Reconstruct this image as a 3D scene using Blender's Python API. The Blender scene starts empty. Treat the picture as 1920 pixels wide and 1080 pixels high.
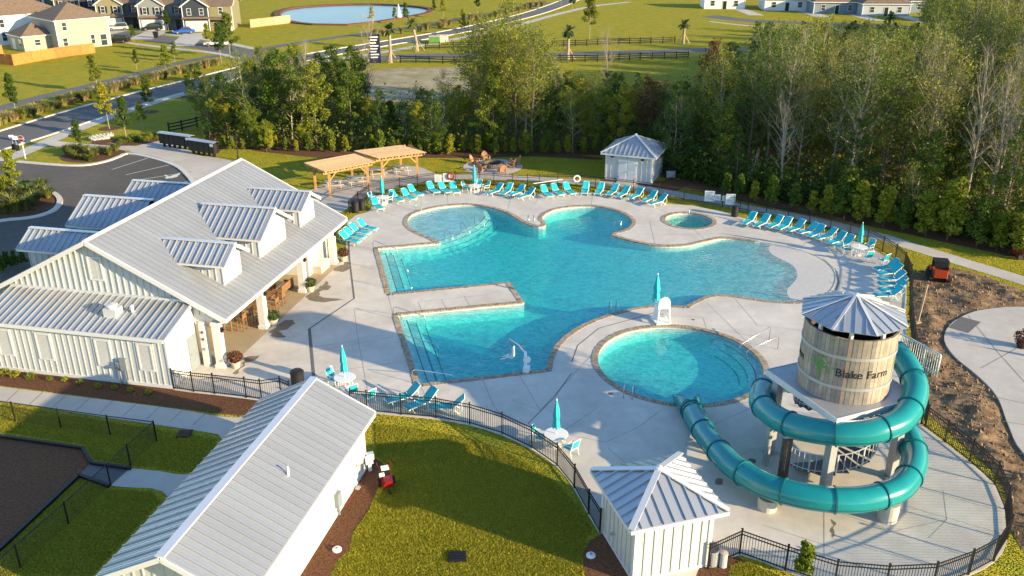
import bpy, math, random
import numpy as np
from mathutils import Vector, Matrix
from mathutils.geometry import tessellate_polygon, delaunay_2d_cdt
R=math.radians
scene=bpy.context.scene
COL=scene.collection
random.seed(7); np.random.seed(7)

# ------------------------------------------------------------------ camera, sky, sun, exposure
CAM_H=25.0; FPX=1645.0; PITCH=R(23.25)
cam_d=bpy.data.cameras.new('Camera'); cam=bpy.data.objects.new('Camera',cam_d); COL.objects.link(cam)
cam.location=(0,0,CAM_H); cam.rotation_euler=(math.pi/2-PITCH,0,0)
cam_d.sensor_fit='HORIZONTAL'; cam_d.angle=2*math.atan(960/FPX); cam_d.clip_start=0.5; cam_d.clip_end=6000
scene.camera=cam
SUN_AZ=R(118.0); SUN_EL=R(14.0)          # azimuth clockwise from +Y (view direction)
w=bpy.data.worlds.new('World'); scene.world=w; w.use_nodes=True
nt=w.node_tree; bg=nt.nodes['Background']
sky=nt.nodes.new('ShaderNodeTexSky'); sky.sky_type='NISHITA'; sky.sun_disc=False
sky.sun_elevation=SUN_EL; sky.sun_rotation=SUN_AZ; sky.air_density=1.0; sky.dust_density=0.1; sky.ozone_density=3.0
nt.links.new(sky.outputs[0],bg.inputs[0]); bg.inputs[1].default_value=0.15
sd=bpy.data.lights.new('Sun','SUN'); so=bpy.data.objects.new('Sun',sd); COL.objects.link(so)
sd.energy=5.0; sd.angle=R(0.5); sd.color=(1.0,0.78,0.46)
sdir=Vector((math.sin(SUN_AZ)*math.cos(SUN_EL),math.cos(SUN_AZ)*math.cos(SUN_EL),math.sin(SUN_EL)))
so.rotation_euler=sdir.to_track_quat('Z','Y').to_euler(); so.location=(40,-20,60)
scene.view_settings.view_transform='Standard'; scene.view_settings.look='None'
scene.view_settings.exposure=1.2; scene.view_settings.gamma=1.0; scene.view_settings.use_curve_mapping=False
scene.render.engine='CYCLES'
scene.render.resolution_x=1024; scene.render.resolution_y=576
scene.cycles.max_bounces=6; scene.cycles.transparent_max_bounces=12
scene.cycles.caustics_reflective=False; scene.cycles.caustics_refractive=False

# ------------------------------------------------------------------ coordinates
cP,sP=math.cos(PITCH),math.sin(PITCH)
def at(px,py,z=0.0):
    """photo pixel (1920x1080) on the level z -> world point"""
    a=(px-960)/FPX; b=-(py-540)/FPX
    d=(a,cP+b*sP,-sP+b*cP); t=(z-CAM_H)/d[2]
    return Vector((t*d[0],t*d[1],z))
def topx(p):
    d=Vector(p)-Vector((0,0,CAM_H)); wv=d.y*cP-d.z*sP; u=d.y*sP+d.z*cP
    return 960+FPX*d.x/wv, 540-FPX*u/wv
SITE=R(12); SO=Vector((-19.38,43.65,0))
SB=Vector((math.cos(SITE),-math.sin(SITE),0)); SA=Vector((math.sin(SITE),math.cos(SITE),0))
def site(b,a,z=0.0): return SO+SB*b+SA*a+Vector((0,0,z))

# ------------------------------------------------------------------ objects
def link(o): COL.objects.link(o); return o
def setp(o,label=None,cat=None,group=None,kind=None):
    if label: o['label']=label
    if cat: o['category']=cat
    if group: o['group']=group
    if kind: o['kind']=kind
    return o
def thing(name,label,cat,loc=(0,0,0),rz=0.0,group=None):
    o=link(bpy.data.objects.new(name,None)); o.empty_display_size=0.2
    o.location=loc; o.rotation_euler=(0,0,rz)
    return setp(o,label,cat,group)
def obj(name,mesh,mat=None,parent=None,loc=(0,0,0),rot=(0,0,0),kind=None,label=None,cat=None,group=None,scale=None):
    if isinstance(mesh,MB): mesh=mesh.mesh(name)
    o=link(bpy.data.objects.new(name,mesh))
    if mat is not None and not mesh.materials: mesh.materials.append(mat)
    o.location=loc; o.rotation_euler=rot
    if scale: o.scale=scale
    if parent is not None: o.parent=parent
    return setp(o,label,cat,group,kind)
def copy_tree(o,parent=None):
    c=o.copy(); link(c); c.parent=parent
    for ch in o.children: copy_tree(ch,c)
    return c

class MB:
    def __init__(s): s.v=[]; s.f=[]; s.smooth=False
    def add(s,vs,fs):
        n=len(s.v); s.v+= [tuple(p) for p in vs]; s.f+=[tuple(n+i for i in f) for f in fs]; return s
    def box(s,x0,x1,y0,y1,z0,z1):
        return s.add([(x0,y0,z0),(x1,y0,z0),(x1,y1,z0),(x0,y1,z0),(x0,y0,z1),(x1,y0,z1),(x1,y1,z1),(x0,y1,z1)],
          [(0,3,2,1),(4,5,6,7),(0,1,5,4),(1,2,6,5),(2,3,7,6),(3,0,4,7)])
    def cbox(s,c,sx,sy,sz,rz=0.0):
        x,y,z=c; q=[]
        co,si=math.cos(rz),math.sin(rz)
        for dz in (-sz/2,sz/2):
            for dx,dy in ((-1,-1),(1,-1),(1,1),(-1,1)):
                a,b=dx*sx/2,dy*sy/2; q.append((x+a*co-b*si,y+a*si+b*co,z+dz))
        return s.add(q,[(0,3,2,1),(4,5,6,7),(0,1,5,4),(1,2,6,5),(2,3,7,6),(3,0,4,7)])
    def bar(s,p,q,wd,h=None,up=(0,0,1)):
        p,q=Vector(p),Vector(q); h=h or wd; d=(q-p).normalized(); up=Vector(up)
        if abs(d.dot(up))>0.98: up=Vector((0,1,0)) if abs(d.y)<0.9 else Vector((1,0,0))
        x=d.cross(up).normalized(); y=x.cross(d)
        vs=[]
        for e in (p,q):
            for a,b in ((-1,-1),(1,-1),(1,1),(-1,1)): vs.append(e+x*(a*wd/2)+y*(b*h/2))
        return s.add(vs,[(3,2,1,0),(4,5,6,7),(0,1,5,4),(1,2,6,5),(2,3,7,6),(3,0,4,7)])
    def tube(s,pts,r,n=8,caps=True,closed=False):
        pts=[Vector(p) for p in pts]; m=len(pts)
        rs=r if hasattr(r,'__len__') else [r]*m
        up=Vector((0,0,1)); prev=None; vs=[]
        for i,p in enumerate(pts):
            if closed: d=(pts[(i+1)%m]-pts[i-1])
            else: d=(pts[min(i+1,m-1)]-pts[max(i-1,0)])
            d.normalize()
            if prev is None:
                x=d.cross(up)
                if x.length<0.05: x=d.cross(Vector((0,1,0)))
                x.normalize()
            else:
                x=prev-d*prev.dot(d); x.normalize()
            prev=x; y=d.cross(x)
            for k in range(n):
                a=2*math.pi*k/n; vs.append(p+(x*math.cos(a)+y*math.sin(a))*rs[i])
        fs=[]
        for i in range(m if closed else m-1):
            j=(i+1)%m
            for k in range(n): fs.append((i*n+k,i*n+(k+1)%n,j*n+(k+1)%n,j*n+k))
        if caps and not closed:
            fs.append(tuple(range(n-1,-1,-1))); fs.append(tuple((m-1)*n+k for k in range(n)))
        return s.add(vs,fs)
    def lathe(s,prof,n=16,c=(0,0,0),cap=True):
        vs=[];fs=[]
        for r,z in prof:
            for k in range(n):
                a=2*math.pi*k/n; vs.append((c[0]+r*math.cos(a),c[1]+r*math.sin(a),c[2]+z))
        for i in range(len(prof)-1):
            for k in range(n): fs.append((i*n+k,i*n+(k+1)%n,(i+1)*n+(k+1)%n,(i+1)*n+k))
        if cap:
            fs.append(tuple(range(n-1,-1,-1))); fs.append(tuple((len(prof)-1)*n+k for k in range(n)))
        return s.add(vs,fs)
    def prism(s,poly,z0,z1):
        n=len(poly); vs=[(p[0],p[1],z0) for p in poly]+[(p[0],p[1],z1) for p in poly]
        tri=tessellate_polygon([[Vector((p[0],p[1],0)) for p in poly]])
        fs=[]
        area=sum(poly[i][0]*poly[(i+1)%n][1]-poly[(i+1)%n][0]*poly[i][1] for i in range(n))
        for t in tri:
            a,b,c=[Vector((poly[i][0],poly[i][1])) for i in t]
            if (b-a).x*(c-a).y-(b-a).y*(c-a).x<0: t=(t[0],t[2],t[1])
            fs.append((t[0]+n,t[1]+n,t[2]+n)); fs.append((t[2],t[1],t[0]))
        for i in range(n):
            j=(i+1)%n
            fs.append((i,j,j+n,i+n) if area>0 else (j,i,i+n,j+n))
        return s.add(vs,fs)
    def extr(s,prof,axis_pts):
        """profile of (u,z) swept between frames ((origin),(udir))"""
        n=len(prof); vs=[]
        for o,u in axis_pts:
            o=Vector(o);u=Vector(u)
            for a,z in prof: vs.append(o+u*a+Vector((0,0,z)))
        fs=[]
        for i in range(len(axis_pts)-1):
            for k in range(n): fs.append((i*n+k,i*n+(k+1)%n,(i+1)*n+(k+1)%n,(i+1)*n+k))
        fs.append(tuple(range(n-1,-1,-1))); fs.append(tuple((len(axis_pts)-1)*n+k for k in range(n)))
        return s.add(vs,fs)
    def mesh(s,name,smooth=None):
        me=bpy.data.meshes.new(name); me.from_pydata(s.v,[],s.f)
        if s.smooth or smooth:
            me.polygons.foreach_set('use_smooth',[True]*len(me.polygons))
        me.update(); return me
def mesh_np(name,verts,nper,smooth=False):
    """verts (F*nper,3) -> mesh of separate polygons"""
    nv=len(verts); nf=nv//nper
    me=bpy.data.meshes.new(name); me.vertices.add(nv); me.loops.add(nv); me.polygons.add(nf)
    me.vertices.foreach_set('co',np.ascontiguousarray(verts,dtype=np.float32).ravel())
    me.loops.foreach_set('vertex_index',np.arange(nv,dtype=np.int32))
    me.polygons.foreach_set('loop_start',np.arange(0,nv,nper,dtype=np.int32))
    me.polygons.foreach_set('loop_total',np.full(nf,nper,dtype=np.int32))
    me.update(calc_edges=True); return me

# ------------------------------------------------------------------ polygons
def P2(pts,z=0.0): return [at(x,y,z) for x,y in pts]
def smooth_loop(pts,step=0.4,closed=True,corners=()):
    pts=[Vector((p[0],p[1],0)) for p in pts]; n=len(pts); out=[]
    for i in range(n if closed else n-1):
        p1,p2=pts[i],pts[(i+1)%n]
        p0=pts[i-1] if (closed or i>0) else p1; p3=pts[(i+2)%n] if (closed or i+2<n) else p2
        if i in corners: p0=p1-(p2-p1)
        if (i+1)%n in corners: p3=p2+(p2-p1)
        k=max(1,int((p2-p1).length/step))
        for j in range(k):
            t=j/k
            out.append(0.5*((2*p1)+(p2-p0)*t+(2*p0-5*p1+4*p2-p3)*t*t+(3*p1-p0-3*p2+p3)*t**3))
    if not closed: out.append(pts[-1])
    return out
def area2(p): return 0.5*sum(p[i][0]*p[(i+1)%len(p)][1]-p[(i+1)%len(p)][0]*p[i][1] for i in range(len(p)))
def ccw(p): return p if area2(p)>0 else list(reversed(p))
def offset_loop(p,d):
    """offset outward (ccw) by d"""
    n=len(p); out=[]
    for i in range(n):
        a,b,c=p[i-1],p[i],p[(i+1)%n]
        t1=(b-a).normalized(); t2=(c-b).normalized()
        n1=Vector((t1.y,-t1.x,0)); n2=Vector((t2.y,-t2.x,0)); m=(n1+n2)
        if m.length<1e-3: m=n1
        m.normalize(); k=d/max(0.45,m.dot(n1)); out.append(b+m*k)
    return out
def sheet(name,loop,z,mat,holes=(),kind='structure',parent=None,thick=0.0):
    loops=[[Vector((p[0],p[1],0)) for p in loop]]+[[Vector((p[0],p[1],0)) for p in h] for h in holes]
    tri=tessellate_polygon(loops); fl=[p for l in loops for p in l]
    fs=[]
    for t in tri:
        a,b,c=[fl[i] for i in t]
        fs.append(tuple(t) if (b-a).cross(c-a).z>0 else (t[0],t[2],t[1]))
    m=MB(); m.add([(p.x,p.y,z) for p in fl],fs)
    if thick:
        for l in loops:
            l=l if l is not loops[0] else l
            n=len(l); vs=[(p.x,p.y,z) for p in l]+[(p.x,p.y,z-thick) for p in l]
            m.add(vs,[(i,i+n,(i+1)%n+n,(i+1)%n) for i in range(n)])
    return obj(name,m,mat,parent,kind=kind if parent is None else None)
def strip(pts,wd,off=0.0):
    """polyline -> closed loop of a band of width wd"""
    pts=[Vector((p[0],p[1],0)) for p in pts]; L=[];Rr=[]
    for i,p in enumerate(pts):
        d=(pts[min(i+1,len(pts)-1)]-pts[max(i-1,0)]).normalized(); nrm=Vector((-d.y,d.x,0))
        L.append(p+nrm*(off+wd/2)); Rr.append(p+nrm*(off-wd/2))
    return L+Rr[::-1]
def resample(pts,step):
    pts=[Vector(p) for p in pts]; out=[pts[0]]
    for a,b in zip(pts,pts[1:]):
        k=max(1,round((b-a).length/step))
        out+= [a+(b-a)*(j/k) for j in range(1,k+1)]
    return out
def inside(p,poly):
    x,y=p[0],p[1]; c=False; n=len(poly); j=n-1
    for i in range(n):
        xi,yi=poly[i][0],poly[i][1]; xj,yj=poly[j][0],poly[j][1]
        if (yi>y)!=(yj>y) and x<(xj-xi)*(y-yi)/(yj-yi)+xi: c=not c
        j=i
    return c
def seg_dist(p,a,b):
    ab=b-a; t=max(0,min(1,(p-a).dot(ab)/max(1e-9,ab.length_squared))); return (p-(a+ab*t)).length
def poly_dist(p,line): return min(seg_dist(p,line[i],line[i+1]) for i in range(len(line)-1))

# ------------------------------------------------------------------ materials
def nmat(name):
    m=bpy.data.materials.new(name); m.use_nodes=True; nt=m.node_tree
    return m,nt,nt.nodes['Principled BSDF']
def pmat(name,c,rough=0.6,var=0.12,scale=2.0,c2=None,bump=0.0,bscale=40.0,metal=0.0,spec=0.4,detail=6.0,rnd=0.0,big=0.0,bigscale=0.15,bdist=0.02):
    m,nt,b=nmat(name); N=nt.nodes; L=nt.links
    tc=N.new('ShaderNodeTexCoord'); no=N.new('ShaderNodeTexNoise'); no.inputs['Scale'].default_value=scale; no.inputs['Detail'].default_value=detail
    no.inputs['Roughness'].default_value=0.65
    L.new(tc.outputs['Object'],no.inputs['Vector'])
    cr=N.new('ShaderNodeValToRGB'); e=cr.color_ramp.elements
    c2=c2 or tuple(min(1,x*(1+var)) for x in c); c1=tuple(x*(1-var) for x in c)
    e[0].position=0.3; e[0].color=(*c1,1); e[1].position=0.7; e[1].color=(*c2,1)
    L.new(no.outputs['Fac'],cr.inputs['Fac']); out=cr.outputs['Color']
    if big:
        n2=N.new('ShaderNodeTexNoise'); n2.inputs['Scale'].default_value=bigscale; n2.inputs['Detail'].default_value=4
        L.new(tc.outputs['Object'],n2.inputs['Vector'])
        mr=N.new('ShaderNodeMapRange'); mr.inputs['From Min'].default_value=0.3; mr.inputs['From Max'].default_value=0.7
        mr.inputs['To Min'].default_value=1-big; mr.inputs['To Max'].default_value=1+big
        L.new(n2.outputs['Fac'],mr.inputs['Value'])
        hv=N.new('ShaderNodeHueSaturation'); L.new(mr.outputs[0],hv.inputs['Value']); L.new(out,hv.inputs['Color']); out=hv.outputs['Color']
    if rnd:
        oi=N.new('ShaderNodeObjectInfo'); mr=N.new('ShaderNodeMapRange'); mr.inputs['To Min'].default_value=1-rnd; mr.inputs['To Max'].default_value=1+rnd
        L.new(oi.outputs['Random'],mr.inputs['Value'])
        hv=N.new('ShaderNodeHueSaturation'); L.new(mr.outputs[0],hv.inputs['Value']); L.new(out,hv.inputs['Color']); out=hv.outputs['Color']
    L.new(out,b.inputs['Base Color'])
    b.inputs['Roughness'].default_value=rough; b.inputs['Metallic'].default_value=metal; b.inputs['Specular IOR Level'].default_value=spec
    if bump:
        n3=N.new('ShaderNodeTexNoise'); n3.inputs['Scale'].default_value=bscale; n3.inputs['Detail'].default_value=5; L.new(tc.outputs['Object'],n3.inputs['Vector'])
        bp=N.new('ShaderNodeBump'); bp.inputs['Strength'].default_value=bump; bp.inputs['Distance'].default_value=bdist
        L.new(n3.outputs['Fac'],bp.inputs['Height']); L.new(bp.outputs[0],b.inputs['Normal'])
    return m
def leafmat(name,c1,c2,trans=0.35,rnd=0.25,hue=0.03):
    m,nt,b=nmat(name); N=nt.nodes; L=nt.links
    g=N.new('ShaderNodeNewGeometry'); oi=N.new('ShaderNodeObjectInfo')
    mx=N.new('ShaderNodeMix'); mx.data_type='RGBA'; mx.inputs[6].default_value=(*c1,1); mx.inputs[7].default_value=(*c2,1)
    L.new(g.outputs['Random Per Island'],mx.inputs[0])
    hv=N.new('ShaderNodeHueSaturation')
    mr=N.new('ShaderNodeMapRange'); mr.inputs['To Min'].default_value=1-rnd; mr.inputs['To Max'].default_value=1+rnd; L.new(oi.outputs['Random'],mr.inputs['Value'])
    mh=N.new('ShaderNodeMapRange'); mh.inputs['To Min'].default_value=0.5+hue; mh.inputs['To Max'].default_value=0.5-hue; L.new(oi.outputs['Random'],mh.inputs['Value'])
    L.new(mr.outputs[0],hv.inputs['Value']); L.new(mh.outputs[0],hv.inputs['Hue']); L.new(mx.outputs[2],hv.inputs['Color'])
    L.new(hv.outputs[0],b.inputs['Base Color']); b.inputs['Roughness'].default_value=0.55; b.inputs['Specular IOR Level'].default_value=0.25
    tr=N.new('ShaderNodeBsdfTranslucent'); L.new(hv.outputs[0],tr.inputs['Color'])
    ms=N.new('ShaderNodeMixShader'); ms.inputs[0].default_value=trans
    L.new(b.outputs[0],ms.inputs[1]); L.new(tr.outputs[0],ms.inputs[2]); L.new(ms.outputs[0],N['Material Output'].inputs['Surface'])
    return m
M={}
M['concrete']=pmat('concrete',(0.585,0.54,0.47),0.85,0.09,1.3,big=0.11,bigscale=0.35,bump=0.12,bscale=30)
M['walk']=pmat('walk_concrete',(0.50,0.46,0.40),0.9,0.08,1.2,big=0.10,bigscale=0.2,bump=0.12,bscale=25)
M['beach']=pmat('beach_plaster',(0.60,0.56,0.50),0.8,0.07,3,bump=0.1,bscale=40)
M['joint']=pmat('joint_seal',(0.20,0.20,0.19),0.9,0.2,3)
M['groove']=pmat('tooled_line',(0.40,0.37,0.325),0.9,0.1,2)
M['faint_joint']=pmat('sawcut',(0.33,0.31,0.28),0.9,0.2,2)
M['drain']=pmat('drain_grate',(0.14,0.14,0.135),0.8,0.3,8)
M['asphalt']=pmat('asphalt',(0.10,0.088,0.074),0.9,0.16,1.5,big=0.15,bigscale=0.12,bump=0.2,bscale=60)
M['road']=pmat('road_asphalt',(0.13,0.125,0.12),0.9,0.1,1.0,big=0.1,bigscale=0.08)
M['paint']=pmat('road_paint',(0.62,0.61,0.57),0.8,0.25,4)
M['kerb']=pmat('kerb_concrete',(0.60,0.56,0.49),0.85,0.1,2)
M['mulch']=pmat('mulch',(0.105,0.040,0.016),0.95,0.6,9,bump=0.9,bscale=14,bdist=0.06,c2=(0.20,0.085,0.035))
M['mulch_dark']=pmat('dog_run_mulch',(0.12,0.045,0.018),0.95,0.45,8,bump=0.8,bscale=16,bdist=0.05,c2=(0.22,0.095,0.04))
M['dirt']=pmat('dirt',(0.15,0.088,0.042),0.95,0.45,1.6,c2=(0.33,0.215,0.115),bump=0.6,bscale=6,bdist=0.08,big=0.15,bigscale=0.4)
M['sand']=pmat('sandy_ground',(0.24,0.22,0.06),0.95,0.2,0.35,c2=(0.44,0.35,0.24),bump=0.3,bscale=2)
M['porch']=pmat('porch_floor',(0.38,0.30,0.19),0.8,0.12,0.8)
M['white']=pmat('white_paint',(0.55,0.555,0.535),0.6,0.03,0.7,big=0.04,bigscale=0.6)
M['trim']=pmat('white_trim',(0.66,0.66,0.64),0.5,0.02,2)
M['plastic']=pmat('white_plastic',(0.80,0.80,0.78),0.4,0.03,3)
M['roof']=pmat('galvalume',(0.50,0.52,0.54),0.38,0.05,0.8,metal=0.6,spec=0.5,rnd=0.05)
M['roofwhite']=pmat('galvalume_trim',(0.70,0.71,0.72),0.4,0.04,1,metal=0.4)
M['teal']=pmat('teal_sling',(0.018,0.46,0.50),0.6,0.12,6,rnd=0.10)
M['umb']=pmat('umbrella_canvas',(0.025,0.45,0.46),0.7,0.1,5,rnd=0.06)
M['tube']=pmat('slide_gelcoat',(0.010,0.24,0.25),0.2,0.10,0.7,spec=0.6)
M['tubedark']=pmat('slide_flange',(0.006,0.13,0.14),0.3,0.05,1)
M['black']=pmat('black_metal',(0.012,0.012,0.013),0.45,0.2,5)
M['blackp']=pmat('black_plastic',(0.016,0.016,0.017),0.5,0.2,5)
M['steel']=pmat('stainless',(0.62,0.63,0.64),0.28,0.03,3,metal=0.95)
M['galv']=pmat('galvanised',(0.42,0.43,0.44),0.5,0.08,3,metal=0.5)
M['tread']=pmat('stair_tread',(0.20,0.205,0.21),0.6,0.1,5,metal=0.3)
M['pole']=pmat('weathered_pole',(0.085,0.065,0.05),0.9,0.4,5,bump=0.5,bscale=10)
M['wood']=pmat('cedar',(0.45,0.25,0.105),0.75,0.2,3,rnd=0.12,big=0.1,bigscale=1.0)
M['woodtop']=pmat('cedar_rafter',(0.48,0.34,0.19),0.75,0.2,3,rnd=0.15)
M['brownwood']=pmat('teak_furniture',(0.26,0.14,0.06),0.7,0.25,6,rnd=0.15)
M['adir']=pmat('adirondack_wood',(0.40,0.21,0.105),0.7,0.2,5,rnd=0.1)
M['stone']=pmat('coping_stone',(0.34,0.25,0.165),0.85,0.45,3.2,c2=(0.50,0.40,0.29),bump=0.3,bscale=12)
M['firestone']=pmat('fire_pit_stone',(0.10,0.085,0.075),0.9,0.35,5,rnd=0.3)
M['plaster']=pmat('pool_plaster',(0.64,0.74,0.68),0.7,0.04,2.5)
M['tile']=pmat('waterline_tile',(0.72,0.72,0.68),0.4,0.10,5)
M['nosing']=pmat('step_tile',(0.01,0.03,0.05),0.4,0.2,4)
M['bark']=pmat('bark',(0.16,0.12,0.085),0.9,0.35,6,bump=0.6,bscale=18)
M['palebark']=pmat('pale_bark',(0.33,0.28,0.21),0.9,0.25,4,bump=0.3,bscale=12)
M['canlid']=pmat('grey_box',(0.22,0.26,0.29),0.5,0.1,5)
M['glass']=pmat('window_glass',(0.03,0.045,0.055),0.12,0.15,2,spec=0.8)
M['redpaint']=pmat('red_paint',(0.20,0.010,0.010),0.3,0.1,5)
M['orange']=pmat('machine_orange',(0.30,0.04,0.012),0.4,0.15,5)
M['rubber']=pmat('rubber',(0.015,0.015,0.015),0.8,0.2,5)
M['letter']=pmat('letter_black',(0.008,0.008,0.008),0.6,0.1,5)
M['lettergreen']=pmat('letter_green',(0.11,0.27,0.06),0.6,0.1,5)
M['terracotta']=pmat('planter_clay',(0.55,0.45,0.36),0.8,0.1,5)
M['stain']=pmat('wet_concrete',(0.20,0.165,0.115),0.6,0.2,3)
M['cedarfence']=pmat('fence_cedar',(0.50,0.19,0.045),0.8,0.2,2,rnd=0.14)
def glossy_car(n,c): return pmat('car_paint_'+n,c,0.2,0.03,3,spec=0.7)

def grass_material():
    m,nt,b=nmat('lawn_grass'); N=nt.nodes; L=nt.links
    tc=N.new('ShaderNodeTexCoord')
    def noise(s,d=5):
        n=N.new('ShaderNodeTexNoise'); n.inputs['Scale'].default_value=s; n.inputs['Detail'].default_value=d; n.inputs['Roughness'].default_value=0.7
        L.new(tc.outputs['Object'],n.inputs['Vector']); return n.outputs['Fac']
    def ramp(f,c1,c2,p0=0.35,p1=0.65):
        r=N.new('ShaderNodeValToRGB'); r.color_ramp.elements[0].position=p0; r.color_ramp.elements[1].position=p1
        r.color_ramp.elements[0].color=(*c1,1); r.color_ramp.elements[1].color=(*c2,1); L.new(f,r.inputs[0]); return r.outputs[0]
    fine=ramp(noise(7,8),(0.24,0.25,0.018),(0.66,0.55,0.055))
    mid=ramp(noise(0.5,7),(0.60,0.80,0.8),(1.12,0.98,0.9),0.3,0.68)
    mx=N.new('ShaderNodeMix'); mx.data_type='RGBA'; mx.blend_type='MULTIPLY'; mx.inputs[0].default_value=1
    L.new(fine,mx.inputs[6]); L.new(mid,mx.inputs[7])
    L.new(mx.outputs[2],b.inputs['Base Color']); b.inputs['Roughness'].default_value=0.9; b.inputs['Specular IOR Level'].default_value=0.1
    # upright blades: the shading normal leans at random, so low sun catches the turf as it does real grass
    nv=N.new('ShaderNodeTexNoise'); nv.inputs['Scale'].default_value=16; nv.inputs['Detail'].default_value=3; L.new(tc.outputs['Object'],nv.inputs['Vector'])
    v1=N.new('ShaderNodeVectorMath'); v1.operation='SUBTRACT'; L.new(nv.outputs['Color'],v1.inputs[0]); v1.inputs[1].default_value=(0.5,0.5,0.5)
    v2=N.new('ShaderNodeVectorMath'); v2.operation='MULTIPLY'; L.new(v1.outputs[0],v2.inputs[0]); v2.inputs[1].default_value=(9,9,0)
    v3=N.new('ShaderNodeVectorMath'); v3.operation='ADD'; L.new(v2.outputs[0],v3.inputs[0]); v3.inputs[1].default_value=(0,0,0.55)
    v4=N.new('ShaderNodeVectorMath'); v4.operation='NORMALIZE'; L.new(v3.outputs[0],v4.inputs[0]); L.new(v4.outputs[0],b.inputs['Normal'])
    return m
M['grass']=grass_material()

def water_material(name,dens,absorb,diff,dfac,bscale,bstr):
    m,nt,b=nmat(name); N=nt.nodes; L=nt.links; N.remove(b); out=N['Material Output']
    tc=N.new('ShaderNodeTexCoord')
    mp=N.new('ShaderNodeMapping'); mp.inputs['Rotation'].default_value=(0,0,0.5); mp.inputs['Scale'].default_value=(1.0,1.5,1.0); L.new(tc.outputs['Object'],mp.inputs['Vector'])
    n1=N.new('ShaderNodeTexNoise'); n1.inputs['Scale'].default_value=bscale; n1.inputs['Detail'].default_value=2.5; n1.inputs['Distortion'].default_value=0.6; L.new(mp.outputs[0],n1.inputs['Vector'])
    bp=N.new('ShaderNodeBump'); bp.inputs['Strength'].default_value=bstr; bp.inputs['Distance'].default_value=0.12; nb_=N.new('ShaderNodeTexNoise'); nb_.inputs['Scale'].default_value=0.16; nb_.inputs['Detail'].default_value=2; L.new(tc.outputs['Object'],nb_.inputs['Vector']); mb_=N.new('ShaderNodeMapRange'); mb_.inputs['From Min'].default_value=0.35; mb_.inputs['From Max'].default_value=0.65; mb_.inputs['To Min'].default_value=0.35; mb_.inputs['To Max'].default_value=1.5; L.new(nb_.outputs['Fac'],mb_.inputs['Value']); mm_=N.new('ShaderNodeMath'); mm_.operation='MULTIPLY'; L.new(n1.outputs['Fac'],mm_.inputs[0]); L.new(mb_.outputs[0],mm_.inputs[1]); L.new(mm_.outputs[0],bp.inputs['Height'])
    n2=N.new('ShaderNodeTexNoise'); n2.inputs['Scale'].default_value=bscale*0.9; n2.inputs['Detail'].default_value=2.0; n2.inputs['Distortion'].default_value=1.2; L.new(mp.outputs[0],n2.inputs['Vector'])
    rp=N.new('ShaderNodeValToRGB'); rp.color_ramp.elements[0].position=0.40; rp.color_ramp.elements[0].color=(0.62,0.74,0.76,1); rp.color_ramp.elements[1].position=0.58; rp.color_ramp.elements[1].color=(1,1,1,1); L.new(n2.outputs['Fac'],rp.inputs[0])  # rippled light and shade put into the water tint, standing in for caustics
    tr=N.new('ShaderNodeBsdfTransparent'); df=N.new('ShaderNodeBsdfDiffuse'); df.inputs['Color'].default_value=(*diff,1); L.new(bp.outputs[0],df.inputs['Normal'])
    m1=N.new('ShaderNodeMixShader'); m1.inputs[0].default_value=dfac; L.new(rp.outputs[0],tr.inputs['Color']); L.new(tr.outputs[0],m1.inputs[1]); L.new(df.outputs[0],m1.inputs[2])
    gl=N.new('ShaderNodeBsdfGlossy'); gl.inputs['Roughness'].default_value=0.06; L.new(bp.outputs[0],gl.inputs['Normal'])
    lw=N.new('ShaderNodeLayerWeight'); L.new(bp.outputs[0],lw.inputs['Normal']); pw=N.new('ShaderNodeMath'); pw.operation='POWER'; pw.inputs[1].default_value=5.0; L.new(lw.outputs['Facing'],pw.inputs[0]); fr=N.new('ShaderNodeMath'); fr.operation='MULTIPLY_ADD'; fr.inputs[1].default_value=0.9; fr.inputs[2].default_value=0.02; L.new(pw.outputs[0],fr.inputs[0])
    m2=N.new('ShaderNodeMixShader'); L.new(fr.outputs[0],m2.inputs[0]); L.new(m1.outputs[0],m2.inputs[1]); L.new(gl.outputs[0],m2.inputs[2])
    L.new(m2.outputs[0],out.inputs['Surface'])
    if dens:
        va=N.new('ShaderNodeVolumeAbsorption'); va.inputs['Density'].default_value=dens; va.inputs['Color'].default_value=(*absorb,1)
        L.new(va.outputs[0],out.inputs['Volume'])
    return m
M['water']=water_material('pool_water',0.44,(0.0,0.925,0.95),(0.0,0.60,0.70),0.14,2.6,0.5)
M['spawater']=water_material('spa_water',0.45,(0.1,0.86,0.85),(0.05,0.40,0.40),0.15,4,0.3)
M['pond']=pmat('pond_water',(0.028,0.075,0.11),0.2,0.3,0.15,spec=0.12,bump=0.12,bscale=0.8)
# ================================================================== POOLS (outlines first: the ground and the deck leave room for them)
MAIN=[(826,456,1),(806,446),(782,436),(766,424),(764,413),(772,403),(793,395),(830,387),(880,384),(920,390),(952,400),(978,416),(1000,424),(1018,425),(1024,419),(1016,411),(1022,402),
 (1042,393),(1075,388),(1115,387),(1155,395),(1180,408),(1185,420),(1172,431),(1150,437),(1146,441),(1167,448),(1205,457),(1247,462),(1292,460),(1322,453),(1360,447),(1425,454,1),
 (1478,463),(1530,480),(1560,503),(1566,526),(1548,552),(1500,566),(1440,564),(1385,556),(1350,553),(1322,557),(1300,567),(1285,575,1),(1247,573),(1205,575),(1160,585),(1110,601),(1072,621),(1043,646),(1029,672),(1025,693,1),
 (787,721,1),(745,591,1),(983,568,1),(955,529,1),(732,551,1),(708,466,1)]
mainp=[at(p[0],p[1]) for p in MAIN]; corners=[i for i,p in enumerate(MAIN) if len(p)>2]
main_loop=smooth_loop(mainp,0.35,True,set(corners)); main_loop=ccw(main_loop)
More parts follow.
